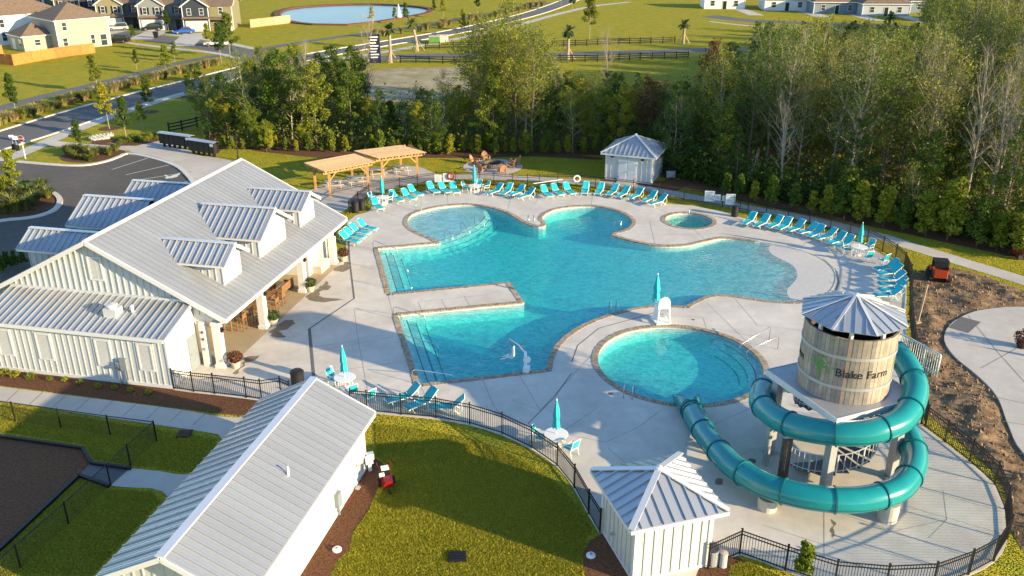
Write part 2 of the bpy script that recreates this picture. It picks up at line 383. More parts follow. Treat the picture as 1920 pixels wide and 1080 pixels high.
def circle3(a,b,c):
    ax,ay,bx,by,cx,cy=a.x,a.y,b.x,b.y,c.x,c.y
    d=2*(ax*(by-cy)+bx*(cy-ay)+cx*(ay-by))
    ux=((ax*ax+ay*ay)*(by-cy)+(bx*bx+by*by)*(cy-ay)+(cx*cx+cy*cy)*(ay-by))/d
    uy=((ax*ax+ay*ay)*(cx-bx)+(bx*bx+by*by)*(ax-cx)+(cx*cx+cy*cy)*(bx-ax))/d
    o=Vector((ux,uy,0)); return o,(o-Vector((ax,ay,0))).length
rc1,rr1=circle3(at(1122,684),at(1255,611),at(1431,690)); rc2,rr2=circle3(at(1122,684),at(1285,761),at(1431,690))
RC=(rc1+rc2)/2; RR=(rr1+rr2)/2
sc1,sr1=circle3(at(1247,413),at(1292,400),at(1336,414)); SC,SR=sc1,sr1
def circ(c,r,n=72): return [Vector((c.x+r*math.cos(2*math.pi*k/n),c.y+r*math.sin(2*math.pi*k/n),0)) for k in range(n)]
round_loop=circ(RC,RR,96); spa_loop=circ(SC,SR,48)
COPW=0.34
bi=[i for i,p in enumerate(MAIN) if p[:2] in ((1425,454),(1440,564))]
beach_px=[(1425,454),(1478,463),(1530,480),(1560,503),(1566,526),(1548,552),(1500,566),(1440,564)]
beach_line=smooth_loop([at(*p) for p in beach_px[:6]],0.5,False); shore_line=smooth_loop([at(*p) for p in [(1505,470),(1545,490),(1562,510),(1564,530),(1548,552)]],0.5,False)
def on_beach(p): return poly_dist(p,beach_line)<0.3 and p.x>at(1430,500).x
main_out=[]
mo=offset_loop(main_loop,COPW-0.03)
for p,q in zip(main_loop,mo): main_out.append(p.copy() if on_beach(p) else q)
round_out=circ(RC,RR+COPW-0.03,96); spa_out=circ(SC,SR+COPW-0.03,48)

# ================================================================== GROUND
gh=[ccw(circ(RC,RR+0.15,48)),ccw(circ(SC,SR+0.15,32))]
gm=[]
for p,q in zip(main_loop,offset_loop(main_loop,0.12)): gm.append(q)
gh.append(gm)
sheet('ground',[(-2500,-200),(2500,-200),(2500,4000),(-2500,4000)],0.0,M['grass'],gh)

Z=0.02
FH=1.26
def tops(l):
    r=[]
    for x,y in l: p=at(x,y,FH); p.z=0; r.append(p)
    return r
FN=tops([(655,731),(686,734),(750,740),(816,746),(880,757),(941,775),(997,801),(1045,833),(1078,873),(1105,920),(1127,956)])
FE=tops([(1332,1021),(1392,994),(1479,1024),(1572,1052),(1669,1060),(1759,1056),(1827,1032),(1875,1007),(1900,967),(1895,912),(1875,867),(1827,825),(1780,790),(1735,757)])
FW=tops([(320,693),(357,698),(397,702),(457,709),(486,713)])
# ---- pool deck
DECKA=[(1715,740),(1708,690),(1700,640),(1697,590),(1700,560),(1700,530),(1688,504),(1668,486),(1640,468),(1610,455),(1580,446),
 (1550,438),(1500,428),(1450,419),(1400,411),(1350,396),(1300,386),(1250,382),(1210,376),(1150,366),(1100,361),(1040,362),(1000,366),(950,360),(900,356),(850,356),(800,358),(770,364),(740,372),(715,378),(700,385),(690,398),(668,403),(652,415),(648,430)]
shift=Vector((0,-.12,0))
deck=[at(322,728)]+[p+shift for p in FW]+[at(545,775),at(640,778)]+[p+shift for p in smooth_loop(FN,0.8,False)]+[at(1160,1080),at(1330,1085)]+[p+shift*.5 for p in smooth_loop(FE,0.8,False,)]+[at(*p) for p in DECKA]
deck+= [site(2.0,21.3),site(-3.5,21.3),site(-3.5,3.0),site(0.1,3.0),site(0.1,0.0)]
deck_loop=ccw(deck)
deck_o=sheet('pool_deck',deck_loop,Z,M['concrete'],[main_out,round_out,spa_out],thick=0.02)
def line_part(name,pts,wd,mat,parent,z=Z+0.004):
    lp=strip([at(*p) if len(p)==2 else Vector(p) for p in pts],wd)
    return sheet(name,lp,z,mat,parent=parent)
# bold joints and trench drains as seen on the deck
for pts,wd in [([(653,440),(655,485),(664,560)],0.13),([(664,560),(580,617)],0.12),([(580,617),(588,705)],0.20),
  ([(1072,679),(1083,648),(1123,616),(1210,592),(1238,583)],0.07),([(990,795),(1040,745),(1063,712),(1072,700)],0.05),([(1568,508),(1572,530),(1562,555)],0.14),([(1543,485),(1568,508)],0.06)]:
    line_part('trench_drain',pts,wd,M['drain'],deck_o)
for pts in [([(727,551),(737,591)]),([(664,580),(672,640),(683,700),(690,735)]),([(588,660),(760,628)]),([(600,700),(775,676)]),([(560,655),(664,640)]),
  ([(784,566),(792,587)]),([(828,562),(838,582)]),([(870,555),(882,576)]),([(786,566),(918,553)]),
  ([(905,712),(925,760),(940,778)]),([(787,722),(800,748)]),([(975,706),(1013,770)]),([(1013,770),(960,750)]),([(1013,770),(1110,665),(1120,655)]),
  ([(1055,810),(1120,765)]),([(1238,770),(1200,800),(1135,830),(1062,815)]),([(1140,840),(1240,930)]),([(1240,930),(1200,880)]),
  ([(1218,415),(1228,458)]),([(1228,440),(1310,440)]),([(1300,430),(1325,452)]),([(1250,398),(1195,378)]),([(1325,568),(1440,680)]),([(1250,592),(1318,596)]),([(1318,596),(1326,620)]),
  ([(1375,557),(1420,610),(1500,620)]),([(1330,800),(1420,760),(1450,755)]),([(1440,700),(1500,705)]),([(1350,870),(1420,840)]),([(1545,950),(1545,1045)]),([(1430,985),(1600,1040)]),
  ([(1568,960),(1815,1045)]),([(1700,950),(1875,1000)]),([(1720,915),(1880,960)]),([(1740,880),(1855,905)]),([(1730,840),(1815,862)]),([(1560,1010),(1750,1062)]),([(1660,1000),(1775,975)]),([(1768,920),(1775,975)]),([(1740,1010),(1775,975)]),
  ([(1000,385),(1010,372)]),([(1108,386),(1112,362)]),([(840,383),(838,357)]),([(760,410),(700,392)]),([(950,398),(960,365)]),([(1180,400),(1240,384)]),([(1340,412),(1395,418)]),([(1425,452),(1500,470),(1520,440)]),([(1566,520),(1640,530)]),([(1560,500),(1625,490)])]:
    line_part('joint',pts,0.035,M['faint_joint'],deck_o)
# small round lids, drains and wet stains in the deck
for (x,y,rr) in [(1070,623,.12),(1145,739,.14),(892,709,.16),(1300,600,.1),(1410,865,.2),(1440,822,.16),(840,540,.1)]:
    m=MB(); c=at(x,y); m.lathe([(rr,0),(rr,0.012),(0.01,0.012)],16,(c.x,c.y,Z+0.002)); obj('drain_lid',m,M['drain'],deck_o)
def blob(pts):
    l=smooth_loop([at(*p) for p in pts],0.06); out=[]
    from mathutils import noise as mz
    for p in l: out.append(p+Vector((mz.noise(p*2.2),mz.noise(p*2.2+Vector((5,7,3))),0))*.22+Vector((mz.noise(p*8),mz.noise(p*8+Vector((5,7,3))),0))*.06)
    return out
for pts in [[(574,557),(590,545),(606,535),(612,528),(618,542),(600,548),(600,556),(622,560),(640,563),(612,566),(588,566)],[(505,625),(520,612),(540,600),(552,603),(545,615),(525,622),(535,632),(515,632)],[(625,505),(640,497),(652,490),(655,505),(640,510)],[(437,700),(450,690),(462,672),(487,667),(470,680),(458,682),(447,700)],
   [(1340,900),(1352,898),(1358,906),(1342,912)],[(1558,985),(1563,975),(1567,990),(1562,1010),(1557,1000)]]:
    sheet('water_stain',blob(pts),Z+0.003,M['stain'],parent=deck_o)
# fine tooled lines on the slide-side slab
m=MB()
for k in range(46):
    y0=820+k*5.2
    a=at(1700+ (k%2)*0,y0); b=at(1880,y0+12)
    lx0=1690 if y0<930 else (1600 if y0>1000 else 1650)
    a=at(lx0,y0); b=at(1885,y0+ (1885-lx0)*0.02)
    n=14
    for i in range(n):
        p=a+(b-a)*(i/n); q=a+(b-a)*((i+1)/n)
        if inside(p,deck_loop) and inside(q,deck_loop): m.cbox(((p.x+q.x)/2,(p.y+q.y)/2,Z+0.003),(q-p).length,0.02,0.004,math.atan2((q-p).y,(q-p).x))
obj('tooled_groove',m,M['groove'],deck_o,kind='stuff')

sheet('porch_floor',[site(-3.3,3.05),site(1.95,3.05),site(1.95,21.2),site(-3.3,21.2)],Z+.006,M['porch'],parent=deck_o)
# ---- coping: real stones, too small to pick apart singly
def coping(loop,name,parent,skip=None,closed=True):
    n=len(loop); pts=[p for p in loop]; m=MB()
    # resample by arc length into stones
    dist=[0]
    for i in range(n): dist.append(dist[-1]+(pts[(i+1)%n]-pts[i]).length)
    Ltot=dist[-1]; k=int(Ltot/0.21); rnd=random.Random(3)
    def P(s):
        s%=Ltot; lo=0
        import bisect
        i=min(n-1,bisect.bisect_right(dist,s)-1); t=(s-dist[i])/max(1e-6,dist[i+1]-dist[i])
        return pts[i]+(pts[(i+1)%n]-pts[i])*t
    for j in range(k):
        s0=j*Ltot/k+0.008; s1=(j+1)*Ltot/k-0.008
        a,b=P(s0),P(s1); t=(b-a)
        if t.length<0.02 or (skip and skip((a+b)/2)): continue
        t.normalize(); nrm=Vector((t.y,-t.x,0)); h=0.045+rnd.uniform(-.006,.012); i0=rnd.uniform(-.03,-.015)
        q=[a+nrm*i0,b+nrm*i0,b+nrm*COPW,a+nrm*COPW]
        m.add([(p.x,p.y,-0.06) for p in q]+[(p.x,p.y,h) for p in q],[(4,7,6,5),(0,1,5,4),(1,2,6,5),(2,3,7,6),(3,0,4,7)])
    m.f=[f[::-1] for f in m.f]
    return obj(name,m,M['stone'],parent,kind='stuff')
# bedding under the stones, so that the joints are dark and closed
def bedding(inner,outer,parent):
    m=MB(); n=len(inner); vs=[(p.x,p.y,0.024) for p in inner]+[(p.x,p.y,0.024) for p in outer]
    m.add(vs,[(i,(i+1)%n,(i+1)%n+n,i+n)[::-1] for i in range(n)]); obj('mortar_bed',m,M['joint'],parent)

# ---- main pool shell
WL=-0.11
lc,lr=circle3(at(823,458),at(893,436),at(931,410))
e1a,e1b=at(708,466),at(732,551); e2a,e2b=at(745,591),at(787,721)
def depth_main(p):
    d=poly_dist(p,shore_line)
    dep=min(1.08,0.040*d+0.0007*d*d)
    r=(p-lc).length
    if p.x<at(960,420).x+1 and p.y>at(826,456).y-3:
        if r<lr-1.2: dep=min(dep,0.22)
        elif r<lr-0.8: dep=min(dep,0.42)
        elif r<lr-0.4: dep=min(dep,0.7)
        elif r<lr: dep=min(dep,0.92)
    for a,b in ((e1a,e1b),(e2a,e2b)):
        s=seg_dist(p,a,b)
        for k,(dd,zz) in enumerate(((0.62,0.28),(1.24,0.55),(1.86,0.85))):
            if s<dd: dep=min(dep,zz); break
    # bench round the upper lobe
    r2=(p-at(1110,415)).length
    return dep
def shell(name,loop,depthf,step,parent):
    xs=[p.x for p in loop]; ys=[p.y for p in loop]
    pts=[Vector((p.x,p.y)) for p in loop]; n=len(pts)
    y=min(ys)+step/2
    lp=[(p.x,p.y) for p in loop]
    arr=np.array(lp)
    while y<max(ys):
        # scan line intersections
        x1=arr[:,0]; y1=arr[:,1]; x2=np.roll(x1,-1); y2=np.roll(y1,-1)
        msk=(y1>y)!=(y2>y); xi=np.sort(x1[msk]+(y-y1[msk])*(x2[msk]-x1[msk])/(y2[msk]-y1[msk]))
        for a,b in zip(xi[::2],xi[1::2]):
            x=a+step*0.5
            while x<b-step*0.4: pts.append(Vector((x,y))); x+=step
        y+=step
    vo,eo,fo,*_=delaunay_2d_cdt(pts,[(i,(i+1)%n) for i in range(n)],[],1,1e-4)
    m=MB(); vs=[(v.x,v.y,-depthf(Vector((v.x,v.y,0)))) for v in vo]
    fs=[]
    for f in fo:
        a,b,c=[vo[i] for i in f[:3]]
        fs.append(tuple(f) if (b-a).x*(c-a).y-(b-a).y*(c-a).x>0 else tuple(f[::-1]))
    m.add(vs,fs); fl=obj('pool_floor',m,M['plaster'],parent)
    fl.data.materials.append(M['beach'])
    for pl_ in fl.data.polygons:
        if max(vs[i][2] for i in pl_.vertices)>-0.14: pl_.material_index=1
    m=MB(); vs=[(p.x,p.y,0.02) for p in loop]+[(p.x,p.y,-depthf(p)-0.02) for p in loop]
    m.add(vs,[(i,i+n,(i+1)%n+n,(i+1)%n)[::-1] for i in range(n)]); obj('pool_wall',m,M['tile'],parent)
    return fl
def water_body(name,loop,z,bottom,mat,parent=None):
    o=offset_loop(loop,0.05); m=MB(); n=len(o)
    tri=tessellate_polygon([[Vector((p.x,p.y,0)) for p in o]])
    fs=[]
    for t in tri:
        a,b,c=[o[i] for i in t]; t=tuple(t) if (b-a).cross(c-a).z>0 else (t[0],t[2],t[1])
        fs.append(t); fs.append((t[2]+n,t[1]+n,t[0]+n))
    for i in range(n): fs.append((i,i+n,(i+1)%n+n,(i+1)%n))
    m.add([(p.x,p.y,z) for p in o]+[(p.x,p.y,bottom) for p in o],fs)
    return obj(name,m,mat,parent,kind='structure' if parent is None else None)
mp_=thing('swimming_pool','large free-form swimming pool with zero-entry beach, step bays and a rectangular deck pier','swimming pool')
shell('main',main_loop,depth_main,0.45,mp_)
coping(main_loop,'coping_stones',mp_,on_beach)
bedding([p for p in main_loop],[q for q in main_out],mp_)
water_body('water',main_loop,WL,-1.8,M['water'],mp_)
# dark step nosings
def nosing(pts,z,parent,wd=0.075):
    lp=strip(pts,wd); sheet('step_nosing',lp,z,M['nosing'],parent=parent)
for a,b in ((e1a,e1b),(e2a,e2b)):
    d=(b-a).normalized(); nr=Vector((-d.y,d.x,0));
    if nr.x<0: nr=-nr
    for dd,zz in ((0.62,0.28),(1.24,0.55),(1.86,0.85)):
        s=0.35; nosing([a+d*s+nr*(dd-0.06),b-d*s+nr*(dd-0.06)],-zz+0.012,mp_)
for rr_,zz in ((lr-1.2,0.22),(lr-0.8,0.42),(lr-0.4,0.7),(lr,0.95)):
    a0=math.atan2(at(823,458).y-lc.y,at(823,458).x-lc.x); a1=math.atan2(at(931,404).y-lc.y,at(931,404).x-lc.x)
    if a1<a0: a1+=2*math.pi
    pts=[lc+Vector((math.cos(a0+(a1-a0)*k/40),math.sin(a0+(a1-a0)*k/40),0))*(rr_-0.05) for k in range(41)]
    pts=[p for p in pts if inside(p,main_loop)]
    if len(pts)>3: nosing(pts,-zz+0.012,mp_,0.06)
pts=[at(1110,415)+Vector((math.cos(a),math.sin(a),0))*2.6 for a in np.linspace(-0.6,2.6,40)]

# ---- round plunge pool
rp=thing('plunge_pool','round plunge pool ringed with brown coping stones where the water slide ends','swimming pool')
sa=at(1400,668)
def depth_round(p):
    dep=0.92; s=RR-(p-RC).length; a=(p-sa).length
    if a<3.2:
        for dd,zz in ((0.55,0.3),(1.0,0.55),(1.45,0.85)):
            if s<dd*(1.15-0.2*a/3.2) : dep=min(dep,zz); break
    return dep
shell('round',round_loop,depth_round,0.4,rp)
coping(round_loop,'coping_stones',rp); bedding(round_loop,round_out,rp)
water_body('water',round_loop,WL,-1.6,M['water'],rp)
for dd,zz in ((0.5,0.3),(0.95,0.55),(1.4,0.85)):
    a0=math.atan2(sa.y-RC.y,sa.x-RC.x)
    pts=[RC+Vector((math.cos(a0+t),math.sin(a0+t),0))*(RR-dd+0.35*abs(t)**2) for t in np.linspace(-0.55,0.55,20)]
    nosing(pts,-zz+0.015,rp,0.07)
# ---- spa
sp=thing('spa_pool','small round spa pool with inner bench and coping ring beside the far deck','spa pool')
def depth_spa(p):
    s=SR-(p-SC).length; return 0.45 if s<0.55 else (0.75 if s<0.95 else 1.0)
shell('spa',spa_loop,depth_spa,0.2,sp); coping(spa_loop,'coping_stones',sp); bedding(spa_loop,spa_out,sp)
water_body('water',spa_loop,WL,-1.3,M['spawater'],sp)
nosing([SC+Vector((math.cos(t),math.sin(t),0))*(SR-0.6) for t in np.linspace(0,2*math.pi,40)],-0.43,sp,0.06)

# ================================================================== PATHS, ROADS, BEDS
def band(name,px,wd,z,mat,off=0.0,step=3.0,closed=False):
    pts=smooth_loop([at(*p) for p in px],step,False); return sheet(name,strip(pts,wd,off),z,mat),pts
def kerb_line(name,pts,parent=None,w_=0.16,h=0.13,off=0.0):
    m=MB(); pts=[Vector((p[0],p[1],0)) for p in pts]; fr=[]
    for i,p in enumerate(pts):
        d=(pts[min(i+1,len(pts)-1)]-pts[max(i-1,0)]).normalized(); nr=Vector((-d.y,d.x,0)); fr.append((p+nr*off,nr))
    m.extr([(-w_/2,0),(w_/2,0),(w_/2,h),(-w_/2,h)],fr)
    return obj(name,m,M['kerb'],parent,kind='structure' if parent is None else None)
def poly(name,px,z,mat,step=0.8,corners=(),parent=None):
    return sheet(name,ccw(smooth_loop([at(*p) for p in px],step,True,set(corners))),z,mat,parent=parent)
# main street with kerb and pavement
ROAD=[(-260,345),(-80,288),(40,252),(130,223),(220,197),(310,172),(395,150),(480,127),(600,103),(720,82),(840,62),(930,43),(1000,25),(1050,8),(1085,-8),(1110,-25)]
rpts=smooth_loop([at(*p) for p in ROAD],3.0,False)
def edge(pts,f):
    out=[]
    for i,p in enumerate(pts):
        d=(pts[min(i+1,len(pts)-1)]-pts[max(i-1,0)]).normalized(); nr=Vector((-d.y,d.x,0)); out.append(p+nr*f(p))
    return out
rw=lambda p: 3.6 if p.y<130 else max(2.5,3.6-(p.y-130)*.022)
el_,er_=edge(rpts,rw),edge(rpts,lambda p:-rw(p))
sheet('street',el_+er_[::-1],0.006,M['road'])
kerb_line('kerb',edge(rpts,lambda p:rw(p)+.18),w_=0.34,h=0.12); kerb_line('kerb',edge(rpts,lambda p:-rw(p)-.14),w_=0.26,h=0.12)
band('pavement',[(-260,385),(-60,318),(30,292),(90,265),(190,225),(300,188),(395,163),(480,140),(600,117),(740,94),(860,72),(960,50),(1040,28),(1110,12),(1180,4)],2.0,0.01,M['walk'])
band('footpath',[(-100,232),(0,203),(80,181),(150,165),(230,146),(320,122),(400,106),(470,96),(560,80),(660,66),(760,52),(870,34),(960,20),(1030,5)],2.6,0.007,M['road'])
band('side_street',[(120,46),(200,60),(300,73),(400,88),(470,104),(500,118)],7.0,0.010,M['road'])
band('pavement',[(130,56),(215,76),(300,88),(400,99),(450,110)],1.4,0.012,M['walk'])
band('pavement',[(140,34),(210,49),(300,62),(400,76),(480,92)],1.6,0.012,M['walk'])
band('entrance_road',[(690,112),(760,106),(860,104),(960,105),(1100,101),(1330,94),(1500,88)],5.5,0.008,M['road'])
band('far_street',[(1330,30),(1400,38),(1500,43),(1620,48),(1760,54),(1900,60)],6.0,0.008,M['road'])
band('pavement',[(1330,40),(1400,48),(1500,53),(1620,58),(1760,64)],1.5,0.009,M['walk'])
poly('sandy_ground',[(700,190),(680,150),(710,130),(800,127),(880,125),(930,128),(960,128),(965,140),(930,165),(900,180),(800,190)],0.004,M['sand'],3)
# pond
pond_loop=ccw(smooth_loop([at(*p) for p in [(525,28),(545,40),(590,46),(650,47),(700,42),(750,34),(796,25),(800,17),(760,12),(690,9),(610,11),(545,17)]],4))
sheet('pond',pond_loop,0.01,M['pond'])
pb=kerb_line('pond_bank',pond_loop+pond_loop[:1],w_=1.6,h=0.3,off=-.8); pb.data.materials.clear(); pb.data.materials.append(M['mulch_dark'])
# parking court
poly('parking_court',[(-160,296),(20,303),(60,306),(120,308),(166,309),(200,302),(236,289),(285,297),(330,313),(364,345),(372,380),(300,470),(150,520),(0,545),(-160,560)],0.012,M['asphalt'],1.0,(0,14))
kb=smooth_loop([at(*p) for p in [(33,304),(80,308),(130,311),(166,310),(200,303),(225,294),(240,289),(285,297),(330,312),(352,330),(364,346)]],0.6,False)
kerb_line('kerb',kb,w_=0.45,h=0.13)
band('forecourt',[(92,268),(150,274),(220,276),(270,281),(320,292),(350,308),(375,335)],2.0,0.014,M['walk'],off=0)
poly('forecourt_slab',[(250,276),(300,264),(330,268),(370,290),(400,295),(440,305),(430,330),(390,350),(366,346),(350,325),(330,308),(290,294),(245,285)],0.017,M['walk'],0.8)
for pts in ([(210,318),(279,296)],[(236,328),(324,308)],[(250,339),(360,322)],[(340,344),(368,335)]):
    sheet('parking_line',strip([at(*p) for p in pts],0.11),0.017,M['paint'])
sheet('accessible_mark',blob([(310,328),(318,331),(330,326),(338,324),(332,331),(322,334),(312,335)]),0.018,M['paint'])
isl_px=[(-60,342),(0,341),(40,343),(80,351),(110,366),(117,380),(104,396),(70,408),(20,414),(-60,416)]
isl=ccw(smooth_loop([at(*p) for p in isl_px],0.6))
kerb_line('kerb',isl+isl[:1],w_=0.5,h=0.14,off=0.2)
sheet('planting_bed',isl,0.06,M['mulch'])
poly('planting_bed',[(115,292),(150,283),(190,279),(225,281),(235,286),(200,299),(165,305),(120,302)],0.022,M['mulch'])
poly('planting_bed',[(170,268),(200,258),(240,258),(290,250),(315,258),(300,264),(250,273),(190,272)],0.022,M['mulch'])
poly('planting_bed',[(400,292),(430,275),(480,283),(540,290),(600,296),(690,296),(800,296),(900,296),(1000,294),(1130,300),(1130,296),(1000,283),(900,283),(760,287),(600,284),(480,272),(410,272)],0.016,M['mulch'],1.2)
# around the clubhouse
walk_o=poly('pavement',[(-80,714),(0,725),(150,744),(330,767),(440,783),(560,770),(560,840),(420,830),(410,815),(200,783),(0,752),(-80,740)],0.014,M['walk'],0.6,(0,11))
for k in range(9):
    x=30+k*44; y0=729+k*5.3; sheet('joint',strip([at(x+8,y0),at(x-20,y0+26)],0.04),0.020,M['joint'],parent=walk_o)
poly('planting_bed',[(-80,680),(0,690),(322,727),(360,731),(420,738),(480,745),(540,752),(540,778),(435,778),(330,765),(150,742),(0,723),(-80,712)],0.016,M['mulch'],0.6,(0,2,6,7,12))
poly('dog_park_walk',[(245,878),(300,884),(345,890),(420,885),(420,960),(318,935),(305,922),(285,916),(240,914),(207,911)],0.012,M['walk'],0.4,(0,9))
run=poly('dog_run',[(-80,806),(0,816),(155,840),(172,868),(148,891),(60,970),(0,1030),(-80,1100)],0.012,M['mulch_dark'],0.6,(0,2,3,4))
m=MB()
for a,b in (((-80,806),(155,840)),((155,840),(172,868)),((172,868),(245,878)),((148,891),(205,911)),((148,891),(-20,1048))): m.bar(at(*a,0.08),at(*b,0.08),0.16,0.16)
obj('timber_edging',m,M['black'],run)
poly('dog_run_ramp',[(172,868),(245,878),(205,911),(148,891)],0.013,M['drain'],0.4,(0,1,2,3))
poly('planting_bed',[(690,866),(704,860),(722,872),(730,890),(712,908),(688,960),(660,1000),(655,1030),(630,1055),(605,1100),(545,1100)],0.014,M['mulch'],0.5,(0,10))
poly('planting_bed',[(1130,1000),(1105,1015),(1092,1040),(1095,1070),(1110,1100),(1200,1110),(1200,1090)],0.024,M['mulch_dark'],0.5)
poly('planting_bed',[(1325,1040),(1345,1045),(1385,1046),(1395,1052),(1370,1075),(1365,1110),(1300,1110)],0.024,M['mulch'],0.5)
# round the far fence
band('footpath',[(760,338),(850,332),(940,331),(1020,337),(1100,342),(1180,349),(1240,359),(1320,374),(1400,390),(1480,404),(1560,421),(1640,441),(1720,465),(1800,490),(1880,514),(1960,540),(2060,575)],1.7,0.010,M['walk'],step=1.2)
poly('pergola_patio',[(560,378),(590,352),(640,338),(700,328),(755,312),(790,314),(822,328),(800,339),(740,352),(690,368),(655,388),(640,398),(600,395)],0.012,M['walk'],0.8,(0,5,6))
fp_c,fp_r=circle3(at(870,317),at(925,328),at(979,315))
sheet('fire_pit_patio',circ(fp_c,fp_r,48),0.012,M['walk'])
band('footpath',[(940,325),(935,338)],1.6,0.013,M['walk'])
poly('planting_bed',[(1130,345),(1137,336),(1230,340),(1260,335),(1290,345),(1250,362),(1190,356)],0.009,M['mulch'],0.6)
band('footpath',[(1180,336),(1176,352)],1.8,0.016,M['walk'])
poly('planting_bed',[(1260,345),(1340,366),(1450,390),(1560,411),(1660,430),(1760,452),(1860,473),(1990,502),(1990,480),(1860,454),(1760,434),(1660,413),(1560,395),(1450,374),(1340,350),(1280,335)],0.006,M['mulch_dark'],1.5)
# building site: heaped earth as real relief, with a new slab
dirt_px=[(1709,520),(1740,505),(1790,503),(1850,520),(1920,545),(2020,580),(2060,1000),(1960,1040),(1915,1030),(1896,995),(1893,950),(1874,897),(1824,852),(1773,803),(1738,770),(1716,690),(1708,600)]
dirt_loop=ccw(smooth_loop([at(*p) for p in dirt_px],0.8))
slab_px=[(1770,640),(1780,612),(1812,592),(1850,582),(1920,578),(2040,590),(2040,960),(1920,855),(1890,800),(1868,745),(1830,705),(1790,672)]
slab_loop=ccw(smooth_loop([at(*p) for p in slab_px],0.6,True,{5,6}))
from mathutils import noise as mn
def dirt_depth(p):
    e=min(1.0,poly_dist(p,dirt_loop+dirt_loop[:1])/1.2); s=poly_dist(p,slab_loop+slab_loop[:1])
    if inside(p,slab_loop): return -0.005
    k=min(1.0,s/1.0)
    h=0.26*(mn.fractal(Vector((p.x*0.45,p.y*0.45,1)),0.8,2.2,5)+0.25)+0.07*mn.noise(Vector((p.x*3,p.y*3,2)))
    h+=0.22*max(0,mn.noise(Vector((p.x*0.5+9,p.y*0.5,5))))
    return -(0.012+max(0,h)*e*k)
pts=[Vector((p.x,p.y)) for p in dirt_loop]; nb=len(pts)
x0,x1=min(p.x for p in pts),max(p.x for p in pts); y0,y1=min(p.y for p in pts),max(p.y for p in pts)
for i in range(int((x1-x0)/0.22)):
    for j in range(int((y1-y0)/0.22)):
        q=(x0+i*0.22+random.uniform(-.05,.05),y0+j*0.22+random.uniform(-.05,.05))
        if topx((q[0],q[1],0))[0]<1990 and inside(q,dirt_loop) : pts.append(Vector(q))
vo,eo,fo,*_=delaunay_2d_cdt(pts,[(i,(i+1)%nb) for i in range(nb)],[],1,1e-4)
m=MB(); fs=[]
for f in fo:
    a,b,c=[vo[i] for i in f[:3]]; fs.append(tuple(f) if (b-a).x*(c-a).y-(b-a).y*(c-a).x>0 else tuple(f[::-1]))
m.add([(v.x,v.y,-dirt_depth(Vector((v.x,v.y,0)))) for v in vo],fs); m.smooth=True
obj('earth',m,M['dirt'],kind='structure')
# clods and stones scattered over the earth
rg_=np.random.RandomState(12); oc_=np.array([(1,0,0),(0,1,0),(-1,0,0),(0,-1,0),(0,0,1)],float); fc_=[(0,1,4),(1,2,4),(2,3,4),(3,0,4)]; q_=[]; k_=0
while k_<3200:
    x_,y_=rg_.uniform(x0,x1),rg_.uniform(y0,y1)
    if topx((x_,y_,0))[0]>1960 or not inside((x_,y_),dirt_loop) or inside((x_,y_),slab_loop): k_+=0.2; continue
    z_=-dirt_depth(Vector((x_,y_,0))); r_=.035+.11*rg_.random()**3; v_=oc_*r_*rg_.uniform(.6,1.4,(5,3))+np.array([x_,y_,z_-.01]); k_+=1
    for f_ in fc_: q_+= [v_[i] for i in f_]
obj('clods',mesh_np('clods',np.array(q_),3),M['dirt'],kind='stuff',label='loose clods and stones strewn over the earthworks',cat='soil')
slab_o=sheet('concrete_slab',slab_loop,0.11,M['walk'],thick=0.11)
for pts in ([(1815,592),(1870,660),(1960,760)],[(1868,745),(1960,765)],[(1840,690),(1930,640)],[(1880,790),(1940,800)]): sheet('joint',strip([at(*p,0.1) for p in pts],0.04),0.116,M['joint'],parent=slab_o)
sheet('drain_grate',[at(*p,0.1) for p in [(1778,614),(1802,594),(1839,604),(1815,625)]],0.118,M['drain'],parent=slab_o)
# ================================================================== BUILDINGS
def panel_mesh(vec_up,along,wd,th=0.03,rib_h=0.065,rib_w=0.05):
    """panel from the origin (eave) to vec_up (ridge), wd wide along `along`, with one standing rib"""
    u=Vector(vec_up); a=Vector(along).normalized(); n=u.cross(a); n.normalize()
    if n.z<0: n=-n
    m=MB()
    def slab(s0,s1,h0,h1):
        q=[a*s0,a*s1,a*s1+u,a*s0+u]
        vs=[p+n*h0 for p in q]+[p+n*h1 for p in q]
        m.add(vs,[(0,3,2,1),(4,5,6,7),(0,1,5,4),(1,2,6,5),(2,3,7,6),(3,0,4,7)])
    slab(0.0,wd-0.004,-th,0.0); slab(0.0,rib_w,0.001,rib_h)
    for q_ in (.36,.68): slab(wd*q_,wd*q_+.03,0.001,.014)
    if u.cross(a).z<0: m.f=[f[::-1] for f in m.f]
    return m.mesh('roof_panel')
def slope(parent,low,high,along,length,pw,mat=None,jit=0.0):
    low,high=Vector(low),Vector(high); along=Vector(along).normalized(); n=max(1,round(length/pw)); wd=length/n
    me=panel_mesh(high-low,along,wd)
    for i in range(n): obj('roof_panel',me,mat or M['roof'],parent,loc=low+along*(i*wd))
